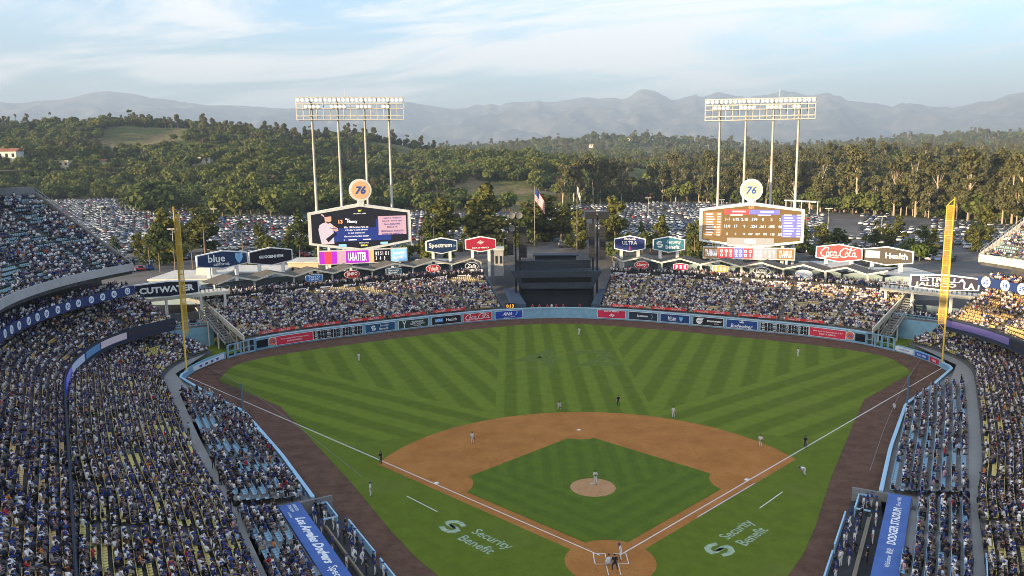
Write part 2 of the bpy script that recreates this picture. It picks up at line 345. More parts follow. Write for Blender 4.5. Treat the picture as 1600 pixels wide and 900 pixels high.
def grass_mat(name, infield):
    m = bpy.data.materials.new(name); m.use_nodes = True; g = NB(m.node_tree)
    b = g.n('ShaderNodeBsdfPrincipled'); o = g.n('ShaderNodeOutputMaterial'); g.nt.links.new(b.outputs[0], o.inputs[0])
    t = g.n('ShaderNodeTexCoord').outputs['Object']; s = g.n('ShaderNodeSeparateXYZ'); g.put(t, s.inputs[0])
    wob = g.m('MULTIPLY', g.m('SUBTRACT', g.noise(t, .35, 3), .5), .5)
    x, y = s.outputs[0], s.outputs[1]; ax = g.m('ABSOLUTE', x)
    def stripe(ca, cb, per, ph=0.):
        q = g.m('ADD', g.m('ADD', g.m('MULTIPLY', ax if ca is not None and cb else x, ca), g.m('MULTIPLY', y, cb)), wob)
        return g.ramp(g.m('SINE', g.m('ADD', g.m('MULTIPLY', q, 2*math.pi/per), ph)), -.5, .5)
    if infield:
        zv = g.m('GREATER_THAN', y, g.m('ADD', 15.5, g.m('MULTIPLY', ax, .62)))
        st = g.mix(zv, stripe(.7071, -.7071, 2.6), stripe(1., 0, 2.3, .6)); lo, hi = (.084, .128, .011), (.098, .146, .013)
        st = st
    else:
        zf = g.m('LESS_THAN', y, g.m('ADD', 50., g.m('MULTIPLY', g.m('SUBTRACT', ax, 17.), .767)))
        zv = g.m('LESS_THAN', ax, 12.6)
        st = g.mix(zf, g.mix(zv, stripe(.94, -.342, 5.3, .3), stripe(1., 0, 4.15, 1.2)), stripe(-.609, .793, 5.6, .9))
        inn = g.m('LESS_THAN', y, g.m('ADD', 44., g.m('MULTIPLY', ax, -.30))); foul = g.m('GREATER_THAN', ax, g.m('ADD', y, .8))
        flat = g.m('MAXIMUM', inn, foul)
        st = g.mix(flat, st, (.35, .35, .35)); lo, hi = (.098, .136, .010), (.136, .182, .016)
    c = g.mix(st, lo, hi)
    n = g.ramp(g.noise(t, .5, 6, .7), .3, .7); c = g.mix(1., c, g.mix(n, (.86, .87, .82), (1.1, 1.08, 1.1)), 'MULTIPLY')
    n = g.ramp(g.noise(t, 7., 3, .8), .25, .75); c = g.mix(1., c, g.mix(n, (.85, .85, .85), (1.13, 1.13, 1.13)), 'MULTIPLY')
    n = g.ramp(g.noise(t, .09, 3, .5), .58, .72); c = g.mix(g.m('MULTIPLY', n, .34), c, (.15, .16, .035))
    g.put(c, b.inputs['Base Color']); b.inputs['Roughness'].default_value = .9; b.inputs['Specular IOR Level'].default_value = .12
    bp = g.n('ShaderNodeBump'); bp.inputs['Strength'].default_value = .35; bp.inputs['Distance'].default_value = .04; g.put(g.noise(t, 14, 2), bp.inputs['Height']); g.nt.links.new(bp.outputs[0], b.inputs['Normal'])
    return m
def dirt_mat(name, a, b_, dark, sc_=.25):
    m = bpy.data.materials.new(name); m.use_nodes = True; g = NB(m.node_tree)
    b = g.n('ShaderNodeBsdfPrincipled'); o = g.n('ShaderNodeOutputMaterial'); g.nt.links.new(b.outputs[0], o.inputs[0]); t = g.n('ShaderNodeTexCoord').outputs['Object']
    c = g.mix(g.ramp(g.noise(t, sc_, 6, .65), .3, .7), a, b_)
    n = g.ramp(g.noise(t, .32, 7, .75, .5), .60, .70); c = g.mix(g.m('MULTIPLY', n, .55), c, dark)
    n = g.m('MULTIPLY', g.ramp(g.noise(t, 1.6, 5, .8), .56, .64), g.ramp(g.noise(t, .11, 2, .5), .47, .60)); c = g.mix(g.m('MULTIPLY', n, .8), c, dark)
    n = g.ramp(g.noise(t, 5, 4, .8), .3, .7); c = g.mix(1., c, g.mix(n, (.85,)*3, (1.12,)*3), 'MULTIPLY')
    g.put(c, b.inputs['Base Color']); b.inputs['Roughness'].default_value = .95; b.inputs['Specular IOR Level'].default_value = .1
    bp = g.n('ShaderNodeBump'); bp.inputs['Strength'].default_value = .4; bp.inputs['Distance'].default_value = .05; g.put(g.noise(t, 3, 5, .7), bp.inputs['Height']); g.nt.links.new(bp.outputs[0], b.inputs['Normal'])
    return m
GRASSM, INGRASS = grass_mat('outfield_turf', False), grass_mat('infield_turf', True)
CLAY = dirt_mat('infield_clay', (.335, .136, .034), (.43, .186, .050), (.18, .074, .025)); TRACK = dirt_mat('warning_track_cinder', (.095, .051, .034), (.148, .084, .056), (.060, .035, .026), .5)
MOUND = dirt_mat('mound_clay', (.42, .23, .105), (.48, .27, .13), (.20, .10, .05), .8)
CHALK = mat('chalk', (.80, .79, .76), .9, .12, 3.); WHITEP = mat('white_paint', (.78, .78, .76), .6)
# warning track sheet over the whole field, then turf, clay and chalk sheets
sidep = [tuple(p) for p in SIDE]; tr = [(-x-.3, y) for x, y in sidep[::-1]]
tr = [(-12, -18), (-24, -3)]+[(-x, y) for x, y in sidep[::-1]][0:5]+[tuple(p) for p in WALLD[::4]]+sidep[1:]+[(24, -3), (12, -18)]
struct(ngon('warning_track', tr, 0., TRACK)); struct(ngon('outfield_grass', GP, .02, GRASSM))
c = 60.5*FT; Ra = 95*FT; w = 1.08
dirt = struct(bpy.data.objects.new('infield_dirt', None)); COL.objects.link(dirt)
def isect(off):   # arc with line x - y = off*sqrt2 on right side
    a = np.linspace(0, math.pi, 2000); P = np.stack([Ra*np.cos(a), c+Ra*np.sin(a)], 1); s = (P[:, 0]-P[:, 1])*S2-off
    return a[np.argmin(np.abs(s[:1000]))]
a0 = isect(w); arcp = [(Ra*math.cos(a), c+Ra*math.sin(a)) for a in np.linspace(a0, math.pi-a0, 60)]
e = w*math.sqrt(2)
ngon('clay', arcp+[(0, -e)], .034, CLAY, dirt)
ngon('home_plate_circle', circ(4.57, 48, -.1, -.2), .038, CLAY, dirt)
# infield grass
ins = 1.08; B = 90*FT; hp = []
L = lambda t, n: np.array([t*S2-n*S2, t*S2+n*S2])                  # along first-base line, n towards infield
def cut(pc, r, p0, p1, out):                                       # circle arc between two edge directions
    pass
poly = []
def circ_line(cx_, cy_, r, p, d):                                  # far-out intersection from p along d with circle
    p = np.array(p)-np.array([cx_, cy_]); b2 = p@d; cc = p@p-r*r; return -b2-math.sqrt(b2*b2-cc), -b2+math.sqrt(b2*b2-cc)
d1 = np.array([S2, S2]); d2 = np.array([-S2, S2])
P0 = ins*d2                                                       # first-base edge: P0 + t d1
bases = {'h': (-.1, -.2, 4.57), 'f': (B*S2, B*S2, 4.65), 's': (0, B*2*S2, 3.95), 't': (-B*S2, B*S2, 4.65)}
th = circ_line(*bases['h'], P0, d1)[1]; tf = circ_line(*bases['f'], P0, d1)[0]
pa = P0+th*d1; pb = P0+tf*d1
Q0 = B*d1-ins*d1                                                  # second edge: Q0 + t d2
tq = circ_line(*bases['f'], Q0, d2)[1]; ts = circ_line(*bases['s'], Q0, d2)[0]
pc = Q0+tq*d2; pd = Q0+ts*d2
def arcpts(b_, p, q, n=10):
    a_, e_ = math.atan2(p[1]-b_[1], p[0]-b_[0]), math.atan2(q[1]-b_[1], q[0]-b_[0])
    while e_-a_ > math.pi: e_ -= 2*math.pi
    while e_-a_ < -math.pi: e_ += 2*math.pi
    return [(b_[0]+b_[2]*math.cos(a_+(e_-a_)*i/n), b_[1]+b_[2]*math.sin(a_+(e_-a_)*i/n)) for i in range(n+1)]
mir = lambda p: np.array([-p[0], p[1]])
poly = [tuple(pa)]+arcpts(bases['f'], pb, pc)+arcpts(bases['s'], pd, mir(pd))+arcpts(bases['t'], mir(pc), mir(pb))+[tuple(mir(pa))]
poly += arcpts(bases['h'], mir(pa), pa)[1:-1]
struct(ngon('infield_grass', poly, .05, INGRASS))
# mound
mb = MB(); n = 48; rings = [(2.78, .052), (2.2, .10), (1.4, .19), (.75, .25)]; mc = (0, 59*FT)
vs = [(mc[0]+r*math.cos(2*math.pi*i/n), mc[1]+r*math.sin(2*math.pi*i/n), z) for r, z in rings for i in range(n)]+[(mc[0], mc[1], .26)]
fs = [(k*n+i, k*n+(i+1) % n, (k+1)*n+(i+1) % n, (k+1)*n+i) for k in range(3) for i in range(n)]+[(3*n+i, 3*n+(i+1) % n, 4*n) for i in range(n)]
mb.add(vs, fs); mo = mb.build('pitchers_mound', MOUND, smooth=True); struct(mo)
rb = MB(); rb.box(-.31, .31, 60.4*FT, 60.9*FT, .24, .275); rb.build('rubber', WHITEP, mo)
# lines
lines = struct(bpy.data.objects.new('chalk_lines', None)); COL.objects.link(lines)
def line(p, q, wd=.10, z=.058, name='line'):
    p, q = np.array(p, float), np.array(q, float); d = (q-p)/np.linalg.norm(q-p); nn = np.array([-d[1], d[0]])*wd/2
    k = max(2, int(np.linalg.norm(q-p)/2)); mb = MB()
    for i in range(k):
        a, b_ = p+(q-p)*i/k, p+(q-p)*(i+1)/k; mb.add([(*(a+nn), z), (*(a-nn), z), (*(b_-nn), z), (*(b_+nn), z)], [(0, 1, 2, 3)])
    return mb.build(name, CHALK, lines)
for s in (-1, 1):
    line((s*1.0, 1.0), (s*71.0, 71.0), .12, name='foul_line')
    a, b_, c_, d_ = s*.45, s*1.67, 1.4, -.75
    for p, q in (((a, c_), (b_, c_)), ((b_, c_), (b_, d_)), ((b_, d_), (a, d_)), ((a, d_), (a, c_))): line(p, q, .08, name='batter_box_line')
    line((s*.6, -.75), (s*.6, -2.9), .07, name='catcher_box_line')
    line((s*22.6, 16.0), (s*18.5, 11.6), .10, name='coach_box_line')
line((10.8, 9.4), (20, 18.6), .10, name='running_lane_line')
def base(x, y, a, label):
    mb = MB(); ca, sa_ = math.cos(a), math.sin(a); mb.obox((x, y, .085), (.23*ca, .23*sa_, 0), (-.23*sa_, .23*ca, 0), (0, 0, .045))
    tag(mb.build('base', WHITEP), label, 'base')
base(B*S2-.02, B*S2+.32, math.pi/4, 'white square base on the clay at first base beside the running lane'); base(-B*S2+.02, B*S2+.32, math.pi/4, 'white square base on the clay at third base'); base(0, 127.3*FT, math.pi/4, 'white square base on the clay at second base behind the mound')
mb = MB(); mb.prism([(-.22, .43), (-.22, .21), (0, 0), (.22, .21), (.22, .43)], (0, 0, .06), (1, 0, 0), (0, 1, 0), (0, 0, 1), .02)
tag(mb.build('home_plate', WHITEP), 'white five-sided home plate between the batter boxes', 'home plate')
# painted turf: field logos and the 42
PAINT = mat('turf_paint', (.33, .42, .28), .9, .25, 2.); DARKT = mat('dark_mown_turf', (.100, .138, .014), .95, .25, 1.5)
def sb_emblem(mb, o, u, v, r):
    for sg in (1, -1):
        mb.flat([(sg*a, sg*b_) for a, b_ in [(-1*r, .05*r), (-.95*r, .5*r), (-.5*r, .95*r), (.1*r, 1.*r), (.75*r, .75*r), (.5*r, .42*r), (0, .6*r), (-.45*r, .42*r), (-.5*r, .2*r), (.15*r, .12*r), (.5*r, -.08*r), (.3*r, -.22*r), (-.5*r, -.18*r)]], o, u, v)
lg = struct(bpy.data.objects.new('turf_logo', None)); COL.objects.link(lg)
for s, o in ((-1, (-13.6, 5.0)), (1, (14.3, 4.9))):
    u = np.array([S2, -S2*s*-1*-1 if False else (-S2 if s < 0 else S2), 0]); v = np.array([-u[1], u[0], 0]); o = np.array([*o, .03])
    mb = MB(); sb_emblem(mb, o-u*4.1, u, v, 1.45); mb.build('emblem', PAINT, lg)
    mb = MB(); put_text(mb, 'Security', o+u*1.2+v*.85, u, v, 5.6, 1.75, .012, keep=False); put_text(mb, 'Benefit', o+u*.9-v*.95, u, v, 4.9, 1.35, .012, keep=False); mb.build('lettering', PAINT, lg)
nb = struct(bpy.data.objects.new('mown_number', None)); COL.objects.link(nb)
for ch, x in (('4', -4.4), ('2', 7.4)):
    mb = MB(); put_text(mb, ch, (x, 82.4, .026), (1, 0, 0), (0, 1, 0), 9.0, 13.4, .03, keep=False); mb.build('digit', DARKT, nb)
# ---------------------------------------------------------------- grandstands, seats, spectators
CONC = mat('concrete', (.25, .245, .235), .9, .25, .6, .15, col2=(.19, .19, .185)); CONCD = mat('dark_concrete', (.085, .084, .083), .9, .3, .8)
LBLUE = mat('light_blue_paint', (.20, .37, .50), .55, .12, .7); CREAM = mat('cream_paint', (.62, .58, .48), .6, .1, .5); STEEL = mat('grey_steel', (.32, .33, .34), .5, .1, 2, metal=.3)
YSEAT = mat('yellow_seat_plastic', (.66, .53, .17), .5, .15, .8); OSEAT = mat('tan_seat_plastic', (.66, .44, .19), .5, .15, .8); BSEAT = mat('blue_seat_plastic', (.27, .45, .58), .5, .12, .8); TSEAT = mat('aqua_seat_plastic', (.30, .44, .47), .5, .15, .8)
BENCH = mat('bench_tan', (.55, .43, .24), .6, .15, .8); NAVY = mat('navy_paint', (.018, .03, .07), .5); BLACK = mat('black_paint', (.015, .016, .018), .5)
def boxes_mesh(specs):
    V = []; F = []
    for (x0, x1, y0, y1, z0, z1) in specs:
        b = len(V); V += [(x, y, z) for z in (z0, z1) for y in (y0, y1) for x in (x0, x1)]
        F += [(b+0, b+2, b+3, b+1), (b+4, b+5, b+7, b+6), (b+0, b+1, b+5, b+4), (b+2, b+6, b+7, b+3), (b+0, b+4, b+6, b+2), (b+1, b+3, b+7, b+5)]
    return np.array(V, float), np.array(F, int)
# seat: faces +Y, origin on the tread under the seat
_sv, _sf = boxes_mesh([(-.205, .205, -.17, -.12, .42, .78), (-.20, .20, -.12, .24, .39, .44)])
_sv[[0, 1, 4, 5], 1] -= 0.; top = (_sv[:, 2] > .75); _sv[top, 1] -= .06; _sv[top, 0] *= .86
_bv, _bf = boxes_mesh([(-.27, .27, -.16, -.12, .46, .80), (-.27, .27, -.12, .22, .40, .45)])
SEATV = {'seat': (_sv, _sf), 'bench': (_bv, _bf)}
def instance_arrays(TV, TF, pos, ang, scale=None):
    """copies of template TV/TF at pos (n,3) turned by ang about z"""
    n = len(pos); c, s = np.cos(ang)[:, None], np.sin(ang)[:, None]; sc_ = 1. if scale is None else scale[:, None]
    x, y, z = TV[None, :, 0]*sc_, TV[None, :, 1]*sc_, TV[None, :, 2]*sc_
    V = np.stack([x*c-y*s+pos[:, :1], x*s+y*c+pos[:, 1:2], z+pos[:, 2:3]], -1).reshape(-1, 3)
    F = (TF[None]+np.arange(n)[:, None, None]*len(TV)).reshape(-1, TF.shape[1])
    return V, F
PEOPLE = []       # (pos(n,3), ang(n), zone)
def inframe(P, m=60):
    x, y, w = proj(P); return (x > -m) & (x < 1600+m) & (y > -m) & (y < 900+m) & (w > 1)
def make_stand(name, label, path, side, z0, rows, pitch, rise, seatm, occ, zone, template='seat', win=9., aisle=12.5, aw=1.25, clip=None, nseat=120, spacing=.54, zfun=None, seat_gap=(), deckm=None, cat='grandstand', s0=4., frontz=None, keeprows=None):
    P = smooth_path(path, .5, win); N = normals2(P, side); s = np.r_[0, np.cumsum(np.linalg.norm(np.diff(P, axis=0), axis=1))]
    zb = np.full(len(P), z0) if zfun is None else zfun(P)
    root = thing(name, label, cat, (*P[len(P)//2], 0.))
    mb = MB(); step = 4; I = list(range(0, len(P), step)); I += [len(P)-1] if I[-1] != len(P)-1 else []
    prev = None; V = []; F = []
    for k in range(rows):
        a, b_ = k*pitch, (k+1)*pitch; z = k*rise
        lo = len(V)
        for i in I:
            p, q = P[i]+N[i]*a, P[i]+N[i]*b_; zz = zb[i]+z; below = zb[i]+(k-1)*rise if k else (frontz if frontz is not None else zb[i]-.9)
            V += [(*p, below), (*p, zz), (*q, zz)]
        for j in range(len(I)-1):
            o = lo+j*3; n_ = o+3
            m_ = P[I[j]]+N[I[j]]*(a+pitch/2)
            if clip is not None and not clip(m_[None])[0]: continue
            F += [(o, n_, n_+1, o+1), (o+1, n_+1, n_+2, o+2)]
    V = np.array(V)
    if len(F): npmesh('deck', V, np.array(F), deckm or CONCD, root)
    pos = []; ang = []
    for k in range(rows):
        if k in seat_gap: continue
        off = k*pitch+pitch*.62; Q = P+N*off; d = np.r_[0, np.cumsum(np.linalg.norm(np.diff(Q, axis=0), axis=1))]
        t = np.arange(.4+(k % 2)*.2, d[-1]-.3, spacing); sb = np.interp(t, d, s)
        ok = ((sb+s0) % aisle) > aw; t = t[ok]
        x, y, z = np.interp(t, d, Q[:, 0]), np.interp(t, d, Q[:, 1]), np.interp(t, d, zb)+k*rise
        nx, ny = np.interp(t, d, N[:, 0]), np.interp(t, d, N[:, 1])
        pos.append(np.stack([x, y, z], 1)); ang.append(np.arctan2(nx, -ny))       # local +Y -> -N
    pos = np.concatenate(pos); ang = np.concatenate(ang)
    ok = inframe(pos+[0, 0, .5], 90)
    if clip is not None: ok &= clip(pos[:, :2])
    pos, ang = pos[ok], ang[ok]
    if not len(pos): return root
    # patchy empty seats: clumps along rows
    cl = vnoise(pos[:, 0]*.35+pos[:, 2]*3.1, pos[:, 1]*.35+pos[:, 2]*1.7, 31+len(PEOPLE)); thr = np.quantile(cl, 1-occ)
    full = (cl > thr) & (RNG.random(len(pos)) < .95)
    pf = pos[full].copy(); nf_ = full.sum(); al = ang[full]; j1, j2 = RNG.normal(0, .07, nf_), RNG.normal(.0, .07, nf_); pf[:, 0] += np.cos(al)*j1-np.sin(al)*j2; pf[:, 1] += np.sin(al)*j1+np.cos(al)*j2; PEOPLE.append((pf, al+RNG.normal(0, .3, nf_), zone))
    TV, TF_ = SEATV[template]; dist = np.linalg.norm(pos-CAMP, axis=1)+np.where(full, 60, 0); order = np.argsort(dist)
    vis = inframe(pos[order], -5); ind = order[vis][:nseat]; rest = np.setdiff1d(np.arange(len(pos)), ind)
    if len(ind):
        me = bpy.data.meshes.new('seat'); me.from_pydata(TV.tolist(), [], TF_.tolist()); me.materials.append(seatm); w0 = wloc(root)
        for i in ind:
            o = bpy.data.objects.new('seat', me); COL.objects.link(o); o.parent = root; o.location = Vector(pos[i])-w0; o.rotation_euler = (0, 0, ang[i])
    V, F = instance_arrays(TV, TF_, pos[rest], ang[rest]); tag(npmesh('seat_rows', V, F, seatm, root), kind='stuff')
    return root
def strip(path, off, z0, z1, thick, side, mb=None, N=None, step=4):
    """vertical band following a path"""
    mb = mb or MB(); N = normals2(path, side) if N is None else N; I = list(range(0, len(path), step))
    if I[-1] != len(path)-1: I.append(len(path)-1)
    f0 = (lambda i: z0) if not hasattr(z0, '__len__') else (lambda i: z0[i]); f1 = (lambda i: z1) if not hasattr(z1, '__len__') else (lambda i: z1[i])
    b = len(mb.v)
    for i in I:
        p, q = path[i]+N[i]*off, path[i]+N[i]*(off+thick)
        mb.v += [(*p, f0(i)), (*p, f1(i)), (*q, f1(i)), (*q, f0(i))]
    for j in range(len(I)-1):
        o = b+4*j
        for k in range(4): mb.f.append((o+k, o+4+k, o+4+(k+1) % 4, o+(k+1) % 4)); mb.mi.append(mb.cur)
    e = b+4*(len(I)-1); mb.f += [(b, b+1, b+2, b+3), (e+3, e+2, e+1, e)]; mb.mi += [mb.cur]*2
    return mb
mirror = lambda P: [(-x, y) for x, y in P]
AISLE_L = [(-25, -20.5), (-33.2, -7.2), (-40.4, 6.7), (-48.4, 19.4), (-56, 33), (-66.5, 52.4)]          # outer edge of the cross aisle, z 3
FL_L = [(-27, -18)]+AISLE_L[1:]+[(-71.8, 62), (-74, 68.5), (-74.3, 76), (-71.5, 84.5)]
FL_R = mirror(FL_L)
fz = lambda P: 2.9-1.1*np.clip((P[:, 1]-52)/22, 0, 1)
sL = make_stand('grandstand', 'long field-level stand of yellow seats along the third-base side, below the overhanging deck', FL_L, 1, 2.9, 23, .82, .24, YSEAT, .90, 'FL', zfun=fz, nseat=200, win=14)
sR = make_stand('grandstand', 'field-level stand of yellow seats along the first-base side behind the concrete aisle', FL_R, -1, 2.9, 23, .82, .24, YSEAT, .87, 'FR', zfun=fz, nseat=200, win=14)
LOGE_L = [(-27, -46), (-43.2, -18.2), (-59, 9.5), (-75.7, 38.7), (-79.8, 48.3), (-82.7, 60.5), (-83, 68.5), (-80.5, 77), (-77.5, 82)]
LOGE_R = [(27, -46), (43, -18.2), (57, 9.5), (70.5, 36.7), (74, 47.3), (75.5, 58), (75, 67.5), (72.5, 75)]
lg_L = make_stand('grandstand', 'second deck of tan seats on the third-base side behind the lit ribbon screen', LOGE_L, 1, 8.2, 16, .86, .42, OSEAT, .88, 'LL', nseat=120, win=16)
lg_R = make_stand('grandstand', 'second deck of orange sunlit seats on the first-base side above the purple ribbon screen', LOGE_R, -1, 8.2, 16, .86, .42, OSEAT, .62, 'LR', nseat=60, win=16)
RES_L = [(-52, -75), (-52, -40), (-62, -8), (-76, 20), (-83.6, 38.9), (-85.6, 49.5), (-86, 60), (-84.5, 70), (-82.5, 77)]
rs_L = make_stand('grandstand', 'steep upper deck of aqua seats on the third-base side above the row of white numbers', RES_L, 1, 20.2, 25, .86, .535, TSEAT, .80, 'RL', nseat=40, win=18, aisle=14)
RES_R = [(52, -20), (66, 5), (76, 28), (81, 45), (82.5, 58), (81, 70), (79.5, 76)]
rs_R = make_stand('grandstand', 'sunlit upper deck of aqua seats on the first-base side beside the tall eucalyptus trees', RES_R, -1, 20.2, 25, .86, .535, TSEAT, .6, 'RR', nseat=10, win=18)
# parapets, fascias, ribbon screens
def screen(name, col, e=1.2):
    return mat(name, col, .4, 0, emit=e)
for root, path, side, cols in ((lg_L, LOGE_L, 1, 'L'), (lg_R, LOGE_R, -1, 'R')):
    P = smooth_path(path, .5, 16); N = normals2(P, side)
    strip(P, -.25, 7.0, 8.95, .25, side).build('parapet', NAVY, root); strip(P, -.22, 8.95, 9.25, .10, side).build('handrail', mat('dark_rail', (.03, .035, .04), .6), root)
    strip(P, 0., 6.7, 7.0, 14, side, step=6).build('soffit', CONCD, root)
    n = len(P)
    if cols == 'L':
        a = int(np.argmin(np.abs(P[:, 1]-34))); z = [(a, a+10, 'ribbon_blue', (.05, .10, .9)), (a+10, a+26, 'ribbon_violet', (.22, .22, .85)), (a+27, a+44, 'ribbon_pale', (.45, .55, .8)), (a+46, a+60, 'ribbon_navy', (.10, .25, .5)), (a+61, a+78, 'ribbon_pale2', (.55, .5, .6)), (a+79, n-1, 'ribbon_dark', (.03, .03, .05))]
    else:
        a = int(np.argmin(np.abs(P[:, 1]-20))); z = [(a, a+50, 'ribbon_violet', (.22, .22, .85)), (a+52, a+80, 'ribbon_dark', (.03, .03, .05)), (a+81, n-1, 'ribbon_lilac', (.20, .16, .42))]
    for i0, i1, nm, c_ in z:
        i1 = min(i1, n-1)
        if i1-i0 > 2: strip(P[i0:i1+1], -.36, 7.55, 8.75, .08, side, N=N[i0:i1+1], step=2).build('ribbon_screen', screen(nm, tuple(q*.45 for q in c_), .10), root)
for root, path, side in ((rs_L, RES_L, 1), (rs_R, RES_R, -1)):
    P = smooth_path(path, .5, 18); N = normals2(P, side); n = len(P)
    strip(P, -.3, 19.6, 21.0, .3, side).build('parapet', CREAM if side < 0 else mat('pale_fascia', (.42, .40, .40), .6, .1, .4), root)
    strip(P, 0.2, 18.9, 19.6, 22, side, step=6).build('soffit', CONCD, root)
    # club level below: floor slab, blue fascia, back wall
    strip(P, .3, 15.0, 15.3, 10, side, step=6).build('club_floor', CONC, root); strip(P, 7.5, 15.3, 18.9, .3, side, step=6).build('club_wall', mat('club_wall_glass', (.07, .07, .08), .3), root)
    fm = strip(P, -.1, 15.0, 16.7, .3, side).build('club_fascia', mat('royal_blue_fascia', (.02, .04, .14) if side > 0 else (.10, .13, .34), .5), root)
    # columns and end wall
    for i in range(int(n*.35), n, 24):
        mb = MB(); p = P[i]+N[i]*9.5; mb.box(p[0]-.3, p[0]+.3, p[1]-.3, p[1]+.3, -.5, 19); mb.build('column', CONC, root)
    e = P[-1]; nn = N[-1]; t = np.array([nn[1], -nn[0]])*side*-1; mb = MB()
    prof = [(0, 19.4), (0, 21.), (21.5, 34.6), (21.5, 19.4)]
    t3 = np.array([*(P[-1]-P[-2]), 0]); t3 /= np.linalg.norm(t3)
    mb.prism(prof, (*e, 0), (*nn, 0), (0, 0, 1), t3, .4); mb.build('end_wall', CREAM if side < 0 else CONC, root)
    strip(P, 21.5, 0., 35.6, .4, side, step=6).build('back_wall', CONC, root)
    mb = MB()
    for j in range(26): q = e+nn*(j*.86); mb.bar((*q, 20.6+j*.545), (*q, 21.8+j*.545), .06)
    mb.bar((*e, 21.8), (*(e+nn*21.5), 35.4), .08); mb.build('end_railing', STEEL, root)
    # PEOPLE on club level
    ii = np.arange(int(n*.5), n-2); 
    for oo in (1.0, 2.0, 3.1):
        q = P[ii]+N[ii]*oo; a_ = np.arctan2(N[ii, 0], -N[ii, 1]); pk = RNG.random(len(ii)) < .7
        pz = np.c_[q, np.full(len(q), 15.3+.25*(oo-1))][pk]; f_ = inframe(pz); PEOPLE.append((pz[f_], a_[pk][f_], 'club'))
    if side > 0:   # roof canopy over the back rows
        k1 = n-14; strip(P[:k1], 13.5, 38.6, 38.9, 9.5, side, N=N[:k1], step=6).build('canopy_roof', mat('canopy_brown', (.14, .12, .09), .8), root)
        for i in range(10, k1, 30):
            mb = MB(); p = P[i]+N[i]*21.2; mb.bar((*p, 34), (*p, 38.6), .35); mb.build('canopy_post', STEEL, root)
    # white roundels with numbers on the fascia
    nums = ['1', '2', '4', '14', '19', '20', '24', '32', '34', '36', '39', '42', '53'] if side > 0 else ['53', '42', '39', '34', '20']
    WH = mat('roundel_white', (.75, .76, .78), .5); BLU = mat('number_blue', (.03, .08, .32), .5)
    s_ = np.r_[0, np.cumsum(np.linalg.norm(np.diff(P, axis=0), axis=1))]; end = s_[-1]
    for j, nm in enumerate(nums[::-1]):
        sp = end-2.2-j*(3.15 if side > 0 else 4.2); i = int(np.argmin(np.abs(s_-sp))); p = P[i]-N[i]*.12; u = np.array([*(P[min(i+1, n-1)]-P[i-1]), 0.]); u /= np.linalg.norm(u); u = u if side > 0 else -u
        ov = np.array([*(-N[i]), 0]); mb = MB(); mb.prism(circ(.66 if side > 0 else 1.05, 20), (*p, 15.9), u, (0, 0, 1), ov, .06); ro = mb.build('number_roundel', WH, root)
        mb = MB(); put_text(mb, nm, np.array([*p, 15.9])+ov*.075, u, (0, 0, 1), .82 if side > 0 else 1.2, .68 if side > 0 else 1., .03); mb.build('digits', BLU, ro)
    if side > 0:
        i = int(np.argmin(np.abs(s_-(end-2.2-13*3.15-3)))); strip(P[i-8:i+2], -.2, 15.1, 16.6, .06, side, N=N[i-8:i+2], step=2).build('red_screen', screen('red_led', (.75, .03, .08), .25), root)
